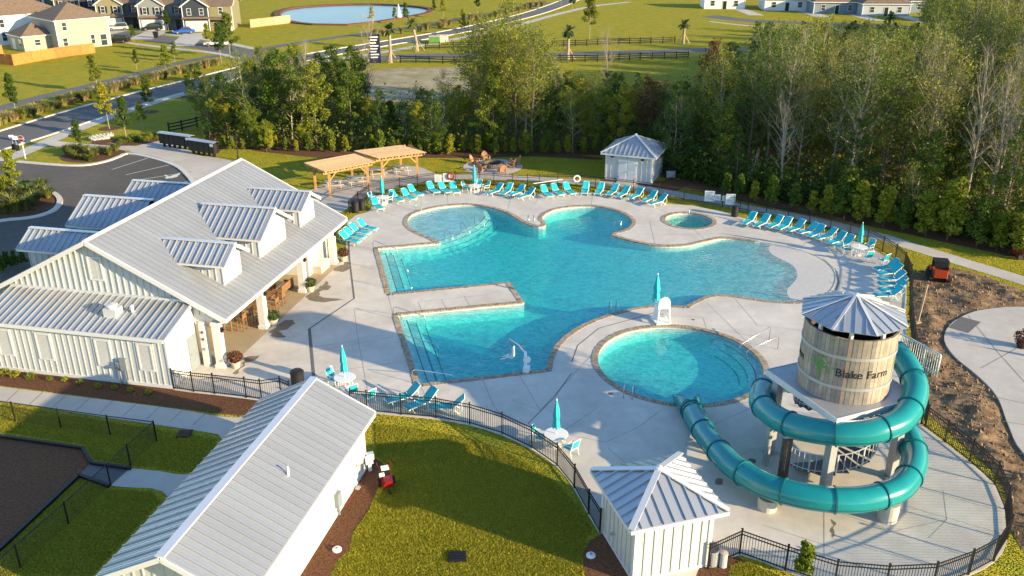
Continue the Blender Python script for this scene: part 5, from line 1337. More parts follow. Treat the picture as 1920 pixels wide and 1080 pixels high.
def picnic(px,rz,label):
    p=at(*px); t=thing('picnic_table',label,'picnic table',(p.x,p.y,.012),rz)
    for i in range(4): obj('top_slat',MB().box(-.9,.9,-.36+i*.185,-.19+i*.185,.72,.76),M['canlid'],t)
    for s in (-1,1):
        obj('bench',MB().box(-.9,.9,s*.68-.14,s*.68+.14,.42,.46),M['walk'],t)
        obj('leg_frame',MB().tube([(s*.6,-.75,.02),(s*.6,-.3,.72),(s*.6,.3,.72),(s*.6,.75,.02)],.035,6).bar((s*.6,-.68,.40),(s*.6,.68,.40),.05),M['terracotta'],t)
for px,l in (((626,352),'picnic table under the clubhouse-side pergola, at its left end'),((668,345),'picnic table under the clubhouse-side pergola, at its right end'),((708,330),'picnic table at the patio step between both pergolas'),((752,325),'picnic table under the fire-pit-side pergola')): picnic(px,R(20),l)

# fire pit and adirondack chairs
fc=(fp_c.x,fp_c.y+.2,.012); fpit=thing('fire_pit','low round stone fire pit in the middle of a paved circle','fire pit',fc)
bm=MB().box(-.19,.19,-.14,.14,0,.14).mesh('stone_block')
for lv in range(3):
    for k in range(18):
        a=2*math.pi*(k+.5*(lv%2))/18; obj('stone_block',bm,M['firestone'],fpit,loc=(1.05*math.cos(a),1.05*math.sin(a),lv*.145),rot=(0,0,a+math.pi/2))
obj('ash_bed',MB().lathe([(.02,.1),(.92,.1)],24,cap=False),M['black'],fpit)
def adir():
    t=thing('adirondack_chair','','chair')
    for i in range(6): obj('seat_slat',MB().bar((-.28,.32-i*.115,.38-i*.03),(.28,.32-i*.115,.38-i*.03),.1,.025),M['adir'],t)
    for i in range(7):
        x=-.27+i*.09; h=1.02-.12*abs(i-3)**1.3*.5; obj('back_slat',MB().bar((x*.8,-.28,.24),(x*1.1,-.28-(h-.24)*.45,h),.025,.085,up=(1,0,0)),M['adir'],t)
    for s in (-1,1):
        obj('arm',MB().box(s*.36-.07,s*.36+.07,-.5,.42,.55,.58),M['adir'],t); obj('leg',MB().box(s*.33-.04,s*.33+.04,.3,.36,0,.55),M['adir'],t)
        obj('leg',MB().bar((s*.3,.34,.36),(s*.3,-.62,.02),.04,.1),M['adir'],t); obj('arm_post',MB().box(s*.34-.03,s*.34+.03,-.5,-.44,.12,.55),M['adir'],t)
    return t
ap=adir(); fst=True
for px,l in (((891,308),'adirondack chair left of the fire pit facing the sun'),((911,302),'adirondack chair behind the fire pit with a tall back'),((903,321),'adirondack chair in front of the fire pit, dark side to us'),((941,324),'adirondack chair in front of the fire pit, lit back to us'),((957,314),'adirondack chair right of the fire pit at the shade edge'),((965,309),'adirondack chair standing in the shade right of the fire pit')):
    p=at(*px); o=ap if fst else copy_tree(ap); fst=False; v=Vector((fc[0]-p.x,fc[1]-p.y)); o.location=(p.x,p.y,.014); o.rotation_euler=(0,0,math.atan2(v.y,v.x)-math.pi/2); setp(o,l,'chair')

# mailboxes
def mail(px,rz,label,n=6):
    p=at(*px); t=thing('mailbox_unit',label,'mailbox',(p.x,p.y,.018),rz)
    W=.78
    for i in range(n):
        x=(i-(n-1)/2)*W; b=obj('locker_bank',MB().box(x-W/2+.02,x+W/2-.02,-.35,.35,.42,1.55),M['blackp'],t)
        for j in range(5):
            obj('locker_door',MB().box(x-W/2+.05,x-.01,-.37,-.352,.48+j*.21,.66+j*.21).box(x+.01,x+W/2-.05,-.37,-.352,.48+j*.21,.66+j*.21),M['black'],b)
        obj('pedestal',MB().box(x-.1,x+.1,-.12,.12,0,.42),M['black'],t)
    for s in (-1,1): obj('roof_sheet',MB().bar((-n*W/2-.1,s*.22,1.66),(n*W/2+.1,s*.22,1.66),.5,.04,up=(0,s*.15,1)),M['roof'],t)
    obj('ridge_cap',MB().bar((-n*W/2-.1,0,1.72),(n*W/2+.1,0,1.72),.1,.04),M['roofwhite'],t)
    obj('notice',MB().box(n*W/2-.55,n*W/2-.12,-.385,-.371,1.2,1.5),M['plastic'],t)
mail((333,278),R(-25),'black mailbox bank with blue-grey roof nearer the planted bed'); mail((383,291),R(-27),'black mailbox bank with blue-grey roof nearer the clubhouse roof',5)

# stop sign and street furniture
p=at(48,298); ss=thing('stop_sign','red octagonal stop sign on a white post at the parking court exit','sign',(p.x,p.y,0),R(-6))
oc=[(.38*math.cos(R(22.5+45*k)),.38*math.sin(R(22.5+45*k))) for k in range(8)]
obj('post',MB().box(-.04,.04,-.03,.03,0,2.2),M['plastic'],ss)
def flat(poly_,y0,y1,cz): 
    n=len(poly_); return MB().add([(x,y0,cz+z) for x,z in poly_]+[(x,y1,cz+z) for x,z in poly_],[tuple(range(n)),tuple(range(2*n-1,n-1,-1))]+[(i,i+n,(i+1)%n+n,(i+1)%n) for i in range(n)])
obj('border',flat(oc,-.045,-.03,2.25),M['plastic'],ss); obj('face',flat([(x*.92,z*.92) for x,z in oc],-.052,-.046,2.25),M['redpaint'],ss)
me=text_mesh('STOP',.27,.002); me.transform(Matrix.Translation((0,-.056,2.155))@Matrix.Rotation(R(90),4,'X')); obj('lettering',me,M['plastic'],ss)
for px,l in (((35,288),'small green street sign on a post beside the stop sign'),((28,286),'pale parking sign on a thin post left of the stop sign')):
    p=at(*px); t=thing('street_sign',l,'sign',(p.x,p.y,0),R(10)); obj('post',MB().box(-.03,.03,-.03,.03,0,2.0),M['galv'],t); obj('plate',MB().box(-.25,.25,-.06,-.035,1.6,2.0),M['plastic'],t)
    obj('waste_box',MB().box(-.18,.18,-.15,.15,.35,1.0),M['blackp'],t)
p=at(704,118); t=thing('entrance_sign','tall dark blue sign with white text lines by the entrance road','sign',(p.x,p.y,0),R(8))
M['navy']=pmat('navy_panel',(0.012,0.018,0.06),.4,.1,3)
obj('panel',MB().box(-1.0,1.0,-.15,.15,0,5.0),M['navy'],t)
for i in range(8): obj('text_line',MB().box(-.75,.7-.2*(i%3),-.165,-.151,4.4-i*.5,4.6-i*.5),M['plastic'],t)
def lamp(px,h,label):
    p=at(*px); t=thing('street_lamp',label,'street lamp',(p.x,p.y,0))
    obj('post',MB().lathe([(.12,0),(.09,.6),(.06,.7),(.05,h-.5)],10),M['black'],t); obj('lantern',MB().lathe([(.06,h-.5),(.16,h-.35),(.2,h-.1),(.22,h-.05),(.05,h+.12)],10),M['black'],t)
lamp((879,98),5.6,'tall black lamp post behind the entrance road'); lamp((435,95),4.2,'black lamp post at the corner of the side street'); lamp((447,300),2.6,'dark sign post by the mulch bed behind the clubhouse')
p=at(748,50); t=thing('fountain_jet','white fountain jet in the pond','fountain',(at(748,34).x,at(748,34).y,0)); obj('spray',MB().lathe([(.9,0),(.5,1.2),(.25,2.6),(.05,3.4)],10),M['plastic'],t)
for px,l in (((815,82),'green utility cabinet beside the entrance road, on the palm side'),((830,80),'pale green utility cabinet beside the leaning palm')):
    p=at(*px); t=thing('utility_cabinet',l,'cabinet',(p.x,p.y,0)); obj('body',MB().box(-1.1,1.1,-.8,.8,.1,1.5),M['beach'] if 'pale' in l else M['lettergreen'],t); obj('plinth',MB().box(-1.2,1.2,-.9,.9,0,.1),M['walk'],t); obj('lid',MB().box(-1.15,1.15,-.85,.85,1.5,1.58),M['terracotta'],t)

# garden machine, spade, boxes on the lawn and beds
p=at(726,912); mc=thing('trencher','small red walk-behind machine with white engine at the bed edge','machine',(p.x,p.y,0),R(18)); mc.scale=(.8,.8,.85)
obj('body',MB().prism([(-.28,-.55),(.28,-.55),(.34,.1),(.22,.45),(-.22,.45),(-.34,.1)],.28,.62),M['redpaint'],mc)
obj('hood',MB().prism([(-.2,-.7),(.2,-.7),(.26,-.1),(-.26,-.1)],.6,.78),M['redpaint'],mc)
obj('engine',MB().box(-.22,.22,.15,.55,.62,.95),M['black'],mc); obj('engine_cover',MB().box(-.24,.2,.2,.52,.95,1.08),M['plastic'],mc); obj('fuel_tank',MB().box(-.42,-.12,-.1,.1,.75,.9),M['plastic'],mc)
for s in (-1,1):
    obj('handlebar',MB().tube([(s*.25,.4,.7),(s*.4,.8,1.0),(s*.4,1.05,1.02)],.025,6),M['redpaint'],mc); 
    wh=obj('wheel',MB().lathe([(.14,-.07),(.24,-.07),(.24,.07),(.14,.07)],18),M['rubber'],mc,loc=(s*.42,.2,.24),rot=(0,R(90),0)); obj('rim',MB().lathe([(.13,-.05),(.13,.05)],12),M['plastic'],wh)
obj('front_wheel',MB().lathe([(.05,-.05),(.15,-.05),(.15,.05),(.05,.05)],16),M['rubber'],mc,loc=(0,-.8,.16),rot=(0,R(90),0))
a,b=at(652,950),at(671,918); d=(b-a); sh=thing('spade','red-handled spade lying in the mulch by the bath house wall','spade',(a.x,a.y,.06),math.atan2(d.y,d.x))
obj('handle',MB().tube([(0,0,.05),(1.15,0,.05)],.02,6).tube([(0,-.07,.05),(0,.07,.05)],.018,6),M['redpaint'],sh); obj('blade',MB().prism([(1.15,-.03),(1.22,-.12),(1.42,-.12),(1.5,0),(1.42,.12),(1.22,.12),(1.15,.03)],.02,.05),M['galv'],sh)
p=at(694,882); t=thing('utility_pedestal','grey twin-topped utility pedestal in the mulch at the bath house corner','utility box',(p.x,p.y,0),R(20))
obj('post',MB().box(-.08,.08,-.08,.08,0,.5),M['plastic'],t); obj('box_top',MB().box(-.2,.16,-.14,.14,.45,.75),M['plastic'],t); obj('rear_box',MB().box(-.1,.26,.1,.38,.5,.82),M['roofwhite'],t)
for px,l,r_ in (((632,1032),'round white valve lid in the mulch by the bath house',.2),((1108,1043),'round grey valve lid in the dark bed beside the pump hut',.2)):
    p=at(*px); o=thing('valve_lid',l,'lid',(p.x,p.y,.02)); obj('cover',MB().lathe([(r_,0),(r_,.06),(r_*.8,.1),(.02,.11)],20),M['plastic'],o); obj('knob',MB().lathe([(.05,.1),(.05,.14),(.01,.145)],10),M['canlid'],o)
p=at(858,1046); t=thing('yard_drain','black square grate inlet standing on the lawn','drain',(p.x,p.y,0),R(4))
obj('box',MB().box(-.36,.36,-.3,.3,0,.1),M['blackp'],t)
for i in range(6): obj('grate_bar',MB().box(-.34,.34,-.28+i*.1,-.22+i*.1,.1,.13),M['black'],t)
p=at(346,814); t=thing('yard_drain','black square drain grate in the shaded lawn by the pavement','drain',(p.x,p.y,0),R(4)); obj('box',MB().box(-.35,.35,-.35,.35,0,.06),M['blackp'],t)
for i in range(5): obj('grate_bar',MB().box(-.32,.32,-.3+i*.13,-.24+i*.13,.06,.08),M['black'],t)
p=at(1352,1062); t=thing('air_conditioner','round black outdoor fan unit beside the pump hut wall','machine',(p.x-.4,p.y+.3,0)); obj('casing',MB().lathe([(.4,0),(.4,.7),(.36,.72)],20),M['galv'],t)
for k in range(6): obj('fan_guard',MB().tube([((.06+.06*k)*math.cos(a),(.06+.06*k)*math.sin(a),.74) for a in np.linspace(0,6.28,16,endpoint=False)],.008,4,closed=True),M['black'],t)
p=at(1355,1062); t=thing('bollard','short pale wooden bollard in the mulch by the pump hut','bollard',(p.x,p.y,0)); obj('shaft',MB().lathe([(.16,0),(.15,.65),(.1,.7)],12),M['beach'],t); obj('cap',MB().lathe([(.17,.66),(.17,.72),(.02,.74)],12),M['terracotta'],t)

# excavation site: skid steer, timber post, flower pot
p=at(1757,524); sk=thing('skid_steer','compact orange and black digging machine parked on the loose earth','digger',(p.x,p.y,.05),R(75)); sk.scale=(.85,.85,.85)
obj('cab',MB().box(-.55,.35,-.55,.55,.5,1.75),M['black'],sk); obj('engine_deck',MB().prism([(-1.0,-.5),(-.9,-.6),(-.4,-.6),(-.4,.6),(-.9,.6),(-1.0,.5)],.45,1.15),M['orange'],sk); obj('roof',MB().box(-.6,.4,-.6,.6,1.75,1.83),M['blackp'],sk); obj('cab_window',MB().box(.352,.36,-.45,.45,.85,1.65),M['glass'],sk)
for s_ in (-1,1):
    for k_ in range(4): obj('cab_bar',MB().bar((-.5+k_*.28,s_*.57,.7),(-.5+k_*.28,s_*.57,1.72),.05),M['blackp'],sk)
for s in (-1,1):
    tr_=obj('track',MB().prism([(-1.0,0),(-.8,-.3),(.7,-.3),(.9,0),(.7,.25),(-.8,.25)],-.17,.17),M['rubber'],sk,loc=(0,s*.68,.33),rot=(R(90),0,0))
    obj('loader_arm',MB().bar((-.85,s*.62,1.3),(1.0,s*.62,.8),.12,.2).bar((1.0,s*.62,.85),(1.25,s*.62,.3),.12,.18),M['orange'],sk)
obj('bucket',MB().add([(1.2,-.75,.1),(1.2,.75,.1),(1.75,.75,.05),(1.75,-.75,.05),(1.2,-.75,.65),(1.2,.75,.65)],[(0,3,2,1),(0,1,5,4),(0,4,3),(1,2,5)]),M['galv'],sk)
a=at(1720,606); t=thing('timber_post','tall pale timber post leaning in the earth beside the fence','post',(a.x,a.y,0)); obj('shaft',MB().bar((0,0,0),(.35,.4,2.6),.12),M['woodtop'],t); obj('foot_block',MB().box(-.2,.2,-.2,.2,0,.15),M['woodtop'],t)
p=at(1914,652,.1); t=thing('planter','pot of dark reddish flowers on the new slab','planter',(p.x,p.y,.11)); obj('pot',MB().lathe([(.22,0),(.32,.4),(.34,.45),(.28,.45)],16),M['blackp'],t); q=leaf_cloud((0,0,.7),.55,500,.14,21); obj('foliage',mesh_np('foliage',q,4),LEAF_R,t)
p=at(1912,482); t=thing('red_machine','small dark red machine on the grass at the wood edge','machine',(p.x,p.y,0),R(20)); obj('body',MB().box(-.6,.6,-.35,.35,.3,1.0),M['redpaint'],t); obj('seat',MB().box(-.3,.1,-.25,.25,1.0,1.2),M['black'],t)
for sx in (-1,1):
    for sy in (-1,1): obj('wheel',MB().lathe([(.1,-.08),(.28,-.08),(.28,.08),(.1,.08)],14),M['rubber'],t,loc=(sx*.5,sy*.42,.28),rot=(R(90),0,0))
p=at(1248,338); t=thing('air_conditioner','dark condenser unit against the side of the far hut','machine',(p.x+.6,p.y+1.0,0)); obj('casing',MB().box(-.5,.5,-.4,.4,0,.9),M['blackp'],t); obj('coil_guard',MB().box(-.46,.46,-.42,-.405,.1,.8),M['galv'],t)
# ================================================================== HOUSES
M['shingle']=pmat('shingle_roof',(0.17,0.115,0.075),.9,.3,3,bump=.4,bscale=8,c2=(0.25,0.18,0.125))
M['shingle_dk']=pmat('shingle_dark',(0.10,0.085,0.075),.9,.3,3,bump=.4,bscale=8)
SID={k:pmat('siding_'+k,c,.7,.05,1.0) for k,c in dict(beige=(.37,.335,.25),white=(.72,.72,.70),olive=(.22,.20,.11),grey=(.20,.215,.22),navy=(.03,.042,.055),tan=(.26,.21,.14),green=(.10,.115,.105),pale=(.40,.44,.46),blue=(.19,.24,.28),brown=(.12,.10,.075)).items()}
def window_(h,x,y,z,wd,ht,rz,shut=False):
    """window on a wall; local -y is outward"""
    w_=obj('window',MB().box(-wd/2,wd/2,-.06,.02,0,.08).box(-wd/2,wd/2,-.06,.02,ht-.08,ht).box(-wd/2,-wd/2+.08,-.06,.02,.08,ht-.08).box(wd/2-.08,wd/2,-.06,.02,.08,ht-.08).box(-wd/2+.08,wd/2-.08,-.05,.02,ht/2-.03,ht/2+.03),M['trim'],h,loc=(x,y,z),rot=(0,0,rz))
    obj('pane',MB().box(-wd/2+.07,wd/2-.07,-.02,.0,.07,ht-.07),M['glass'],w_)
    if shut:
        for s in (-1,1): obj('shutter',MB().box(s*(wd/2+.24)-.2,s*(wd/2+.24)+.2,-.05,.02,0,ht),M['black'],w_)
def hip_roof(h,x0,x1,y0,y1,ze,zr,mat,ov=.45,name='roof'):
    x0-=ov;x1+=ov;y0-=ov;y1+=ov; w_=x1-x0; d=y1-y0
    if w_>=d: r=[(x0+d/2,(y0+y1)/2),(x1-d/2,(y0+y1)/2)]
    else: r=[((x0+x1)/2,y0+w_/2),((x0+x1)/2,y1-w_/2)]
    vs=[(x0,y0,ze),(x1,y0,ze),(x1,y1,ze),(x0,y1,ze),(r[0][0],r[0][1],zr),(r[1][0],r[1][1],zr)]
    fs=[(0,1,5,4),(1,2,5),(2,3,4,5),(3,0,4)] if w_>=d else [(0,1,4),(1,2,5,4),(2,3,5),(3,0,4,5)]
    m=MB().add(vs,fs+[(3,2,1,0)]); o=obj(name,m,mat,h)
    obj('fascia',MB().bar((x0,y0,ze-.06),(x1,y0,ze-.06),.06,.2).bar((x1,y0,ze-.06),(x1,y1,ze-.06),.06,.2).bar((x0,y0,ze-.06),(x0,y1,ze-.06),.06,.2),M['trim'],o); return o
def gable_roof(h,x0,x1,y0,y1,ze,zr,mat,axis='y',ov=.4,wall=None):
    if axis=='y':
        xc=(x0+x1)/2; a,b=y0-ov,y1+ov; L_,R_=x0-ov,x1+ov; sl=(zr-ze)/(xc-x0); zo=ze-sl*ov
        vs=[(L_,a,zo),(xc,a,zr),(R_,a,zo),(L_,b,zo),(xc,b,zr),(R_,b,zo)]; q=[(x0,y0,ze),(x1,y0,ze),(xc,y0,zr-.02),(x0,y1,ze),(x1,y1,ze),(xc,y1,zr-.02)]
    else:
        yc=(y0+y1)/2; a,b=x0-ov,x1+ov; L_,R_=y0-ov,y1+ov; sl=(zr-ze)/(yc-y0); zo=ze-sl*ov
        vs=[(a,L_,zo),(a,yc,zr),(a,R_,zo),(b,L_,zo),(b,yc,zr),(b,R_,zo)]; q=[(x0,y0,ze),(x0,y1,ze),(x0,yc,zr-.02),(x1,y0,ze),(x1,y1,ze),(x1,yc,zr-.02)]
    up=[(p[0],p[1],p[2]+.14) for p in vs]
    m=MB().add(vs+up,[(0,3,4,1),(1,4,5,2),(6,7,10,9),(7,8,11,10),(0,1,7,6),(1,2,8,7),(3,9,10,4),(4,10,11,5),(0,6,9,3),(2,5,11,8)]); o=obj('roof',m,mat,h)
    obj('gable',MB().add(q[:3],[(0,1,2)]),wall,h); obj('gable',MB().add(q[3:],[(0,2,1)]),wall,h)
    e0,e1=(vs[0],vs[1]),(vs[1],vs[2]); f0,f1=(vs[3],vs[4]),(vs[4],vs[5]); m=MB()
    sgn=Vector((0,-.04,0)) if axis=='y' else Vector((-.04,0,0))
    for sg_,pr_ in ((1,(e0,e1)),(-1,(f0,f1))):
        for p,q2 in pr_: obj('rake_board',MB().bar(Vector(p)+sgn*sg_+Vector((0,0,.04)),Vector(q2)+sgn*sg_+Vector((0,0,.04)),.06,.24),M['trim'],o)
    return o
def row_house(px,face,label,wall,accent,garage=True,W=9.5,D=13,shut=True,mirror=False,width_px=None,split=True):
    """two-storey street house; px = ground pixel at the middle of its front; face = direction (deg) the front looks to"""
    p=at(*px); h=thing('house',label,'house',(p.x,p.y,0),R(face)+math.pi/2)
    ze=5.5; wm=SID[wall]; am=SID[accent]; s=-1 if mirror else 1
    obj('wall',MB().box(-W/2,W/2,0,D,0,ze),wm,h)
    gable_roof(h,-W/2,W/2,0,D,ze,ze+2.1,M['shingle'],'x',wall=wm)
    # projecting garage bay with upper gable
    gw=5.6; gx=-s*(W/2-gw/2)
    obj('bay_wall',MB().box(gx-gw/2,gx+gw/2,-1.6,.1,0,ze),am,h)
    gable_roof(h,gx-gw/2,gx+gw/2,-1.6,D/2,ze,ze+1.9,M['shingle'],'y',wall=am,ov=.4)
    obj('bay_canopy',MB().add([(gx-gw/2-.2,-2.3,2.75),(gx+gw/2+.2,-2.3,2.75),(gx+gw/2+.2,-1.6,3.15),(gx-gw/2-.2,-1.6,3.15),(gx-gw/2-.2,-1.6,2.7),(gx+gw/2+.2,-1.6,2.7)],[(0,1,2,3),(0,4,5,1),(0,3,4),(1,5,2)]),M['shingle'],h)
    g=obj('garage_door',MB().box(gx-2.4,gx+2.4,-1.68,-1.58,0,2.3),M['trim'],h)
    for i in range(4): obj('garage_panel',MB().box(gx-2.3,gx+2.3,-1.71,-1.682,.06+i*.56,.54+i*.56),M['white'],g)
    for dx in (-1.35,1.35): window_(h,gx+dx,-1.6,3.5,.95,1.5,0,shut)
    ox=s*(W/2-(W-gw)/2)
    window_(h,ox,0,3.5,.95,1.5,0,shut); 
    d=obj('door',MB().box(ox-.5,ox+.5,-.06,.02,0,2.1),M['black'],h); obj('handle',MB().box(ox+.35,ox+.4,-.12,-.06,1,1.1),M['steel'],d)
    obj('porch_roof',MB().add([(ox-(W-gw)/2,-1.5,2.6),(ox+(W-gw)/2,-1.5,2.6),(ox+(W-gw)/2,0,3.0),(ox-(W-gw)/2,0,3.0),(ox-(W-gw)/2,-1.5,2.45),(ox+(W-gw)/2,-1.5,2.45),(ox+(W-gw)/2,0,2.45),(ox-(W-gw)/2,0,2.45)],[(0,1,2,3),(4,7,6,5),(0,4,5,1),(1,5,6,2),(0,3,7,4)]),M['shingle'],h)
    obj('porch_post',MB().box(ox+s*((W-gw)/2-.2)-.14,ox+s*((W-gw)/2-.2)+.14,-1.45,-1.17,0,2.45),M['trim'],h)
    for sx in (-1,1): obj('corner_board',MB().box(sx*W/2-.09,sx*W/2+.09,-.04,.12,0,ze),M['trim'],h)
    for sx in (-1,1): obj('corner_board',MB().box(gx+sx*gw/2-.09,gx+sx*gw/2+.09,-1.64,-1.5,0,ze),M['trim'],h)
    return h
row_house((394,57),-82,'two-storey house with navy front gable, white garage door and tan side','olive','navy',W=10.5,D=12,shut=False)
row_house((312,55),-80,'two-storey grey house with shuttered double windows behind the dark car','grey','grey',W=10.5,D=14)
row_house((232,52),-78,'two-storey olive green house with black shutters behind the silver car','green','olive',W=10,D=14)
row_house((152,40),-76,'two-storey brown house with shuttered windows behind the beige house roof','navy','brown',W=10,D=13)
row_house((85,31),-74,'two-storey pale house half hidden behind the white house roof','olive','pale',W=10,D=13)
row_house((20,26),-72,'two-storey tan house at the far end of the street row','tan','tan',W=10,D=13)
# beige house with lower rear wing
p=at(113,95); hb=thing('house','large beige two-storey house with brown hip roof and low rear wing','house',(p.x,p.y,0),math.atan2((at(209,85)-p).y,(at(209,85)-p).x))
Ln=(at(209,85)-p).length
obj('wall',MB().box(0,Ln,0,11.5,0,5.6),SID['beige'],hb); hip_roof(hb,0,Ln,0,11.5,5.6,8.4,M['shingle'])
obj('rear_wing_wall',MB().box(-5.2,0,3.5,10.5,0,2.8),SID['beige'],hb); hip_roof(hb,-5.2,1.0,3.5,10.5,2.8,4.9,M['shingle'],name='wing_roof')
window_(hb,1.6,0,3.6,1.0,1.6,0); window_(hb,1.3,0,.7,1.0,1.6,0); window_(hb,Ln*.66,0,.6,.9,1.9,0); window_(hb,Ln*.87,0,.1,1.4,2.3,0)
window_(hb,-5.2,5.2,.8,1.6,1.4,-math.pi/2); obj('patio_door',MB().box(-5.26,-5.18,7.6,9.2,0,2.1),M['trim'],hb); window_(hb,-2.6,3.5,.9,1.2,1.2,0)
for sx in (0,Ln): obj('corner_board',MB().box(sx-.1,sx+.1,-.05,.1,0,5.6),M['trim'],hb)
for k in range(3): obj('roof_vent',MB().box(-.2,.2,-.15,.15,0,.15),M['black'],hb,loc=(2.2+k*1.2,8.4,7.3))
p=at(22,84); hw_=thing('house','white two-storey house with brown hip roof beside the beige house','house',(p.x,p.y,0),hb.rotation_euler.z+.04)
obj('wall',MB().box(-9,11.5,0,10,0,5.7),SID['white'],hw_); hip_roof(hw_,-9,11.5,0,10,5.7,8.6,M['shingle'])
window_(hw_,9.6,0,3.4,1.0,1.7,0); window_(hw_,-1.0,0,3.4,1.0,1.7,0); window_(hw_,-1.0,0,.8,1.0,1.7,0); window_(hw_,4,0,.8,1.4,1.7,0)
for k in range(3): obj('roof_vent',MB().box(-.4,.4,-.2,.2,0,.18),M['black'],hw_,loc=(2+k*1.5,3.2,7.4))
# one-storey cottages beyond the field
for px,rz,wl,l,W in (((1358,17),-4,'white','white cottage with two dark windows at the far edge of the field',11),((1475,20),-4,'white','white cottage behind the dark pine with a brown roof',12),((1568,26),-3,'blue','grey-blue cottage with white corner trim beyond the woods',12),((1660,30),-3,'pale','pale blue cottage behind bare branches',12),((1745,24),-3,'blue','slate-blue cottage with dark roof at the wood edge',11),((1790,42),-3,'pale','small pale house glimpsed through the tall trees',9)):
    p=at(*px); h=thing('cottage',l,'house',(p.x,p.y,0),R(rz)); obj('wall',MB().box(-W/2,W/2,0,9,0,3.0),SID[wl],h); hip_roof(h,-W/2,W/2,0,9,3.0,5.6,M['shingle_dk'] if 'slate' in l else M['shingle'])
    window_(h,-W*.3,0,.8,1.2,1.5,0); window_(h,W*.28,0,.8,1.2,1.5,0); d=obj('door',MB().box(-.5,.5,-.06,.02,0,2.1),M['black'],h); obj('door_frame',MB().box(-.62,-.5,-.08,.02,0,2.2).box(.5,.62,-.08,.02,0,2.2),M['trim'],d)
    for sx in (-1,1): obj('corner_board',MB().box(sx*W/2-.1,sx*W/2+.1,-.06,.1,0,3),M['trim'],h)
    sheet('driveway',[(p.x+2.5,p.y-.5),(p.x+6,p.y-.5),(p.x+7,p.y-16),(p.x+3,p.y-16)],.008,M['walk'])
for a_,b_ in (((367,62),(340,86)),((296,58),(262,74)),((222,57),(180,66))):
    d=(at(*b_)-at(*a_)).normalized(); sheet('driveway',strip([at(*a_),at(*b_)],5.0),.014,M['walk'])
# ================================================================== CARS
def car(px,rz,label,paint,suv=False):
    p=at(*px); t=thing('car',label,'car',(p.x,p.y,.012),rz); L_,W,hb_,hr=4.6,1.85,(.95 if suv else .85),(1.72 if suv else 1.45)
    prof=[(-2.3,.35),(-2.28,.75),(-2.15,hb_),(1.0,hb_),(1.9,hb_-.12),(2.25,.68),(2.3,.35)]
    def ext(pr,w0,w1=None):
        w1=w1 or w0; n=len(pr); m=MB(); vs=[(x,-w0/2,z) for x,z in pr]+[(x,w0/2,z) for x,z in pr]
        return m.add(vs,[tuple(range(n)),tuple(range(2*n-1,n-1,-1))]+[(i,i+n,(i+1)%n+n,(i+1)%n) for i in range(n)])
    obj('body',ext(prof,W),paint,t)
    cab=[(-2.05 if suv else -1.7,hb_),(-1.75 if suv else -1.1,hr-.05),(.1,hr-.05),(.95,hb_)]
    obj('glasshouse',ext(cab,W-.22),M['glass'],t); obj('roof',ext([(cab[1][0]-.08,hr-.06),(cab[1][0]+.1,hr),(.05,hr),(.2,hr-.06)],W-.2),paint,t)
    for x0,x1 in ((cab[0][0],cab[1][0]),(.95,.1)): 
        for s in (-1,1): obj('pillar',MB().bar((x0,s*(W/2-.1),hb_),(x1,s*(W/2-.1),hr-.03),.08),paint,t)
    wm=MB().lathe([(.2,-.1),(.33,-.1),(.34,0),(.33,.1),(.2,.1)],16).mesh('wheel')
    for x in (-1.45,1.4):
        for s in (-1,1):
            w_=obj('wheel',wm,M['rubber'],t,loc=(x,s*(W/2-.08),.34),rot=(R(90),0,0)); obj('rim',MB().lathe([(.2,-.11),(.2,.11)],12),M['steel'],w_)
    for s in (-1,1): obj('headlight',MB().box(2.2,2.31,s*.65-.18,s*.65+.18,.58,.72),M['plastic'],t); obj('tail_light',MB().box(-2.32,-2.2,s*.7-.15,s*.7+.15,.62,.82),M['redpaint'],t)
car((222,57),R(200),'silver grey hatchback on the driveway of the olive green house',glossy_car('silver',(.42,.42,.42)),True)
car((286,57),R(200),'black SUV on the driveway of the grey house',glossy_car('black',(.012,.012,.015)),True)
car((345,63),R(205),'bright blue sedan on the driveway of the navy-gabled house',glossy_car('blue',(.01,.09,.48)))
car((406,86),R(185),'white car driving on the side street',glossy_car('white',(.66,.66,.66)))
car((222,80),R(180),'black pickup parked beside the beige house',glossy_car('dark',(.015,.015,.015)),True)
for px,l in (((293,71),'dark wheeled rubbish bin by the kerb between driveways'),((426,64),'dark blue rubbish bin beside the tan-sided house')):
    p=at(*px); t=thing('rubbish_bin',l,'bin',(p.x,p.y,0)); obj('body',MB().add([(-.35,-.35,.1),(.35,-.35,.1),(.35,.35,.1),(-.35,.35,.1),(-.45,-.45,1.2),(.45,-.45,1.2),(.45,.45,1.2),(-.45,.45,1.2)],[(0,3,2,1),(4,5,6,7),(0,1,5,4),(1,2,6,5),(2,3,7,6),(3,0,4,7)]),M['blackp'],t); obj('lid',MB().box(-.48,.48,-.48,.5,1.2,1.3),M['navy'],t)

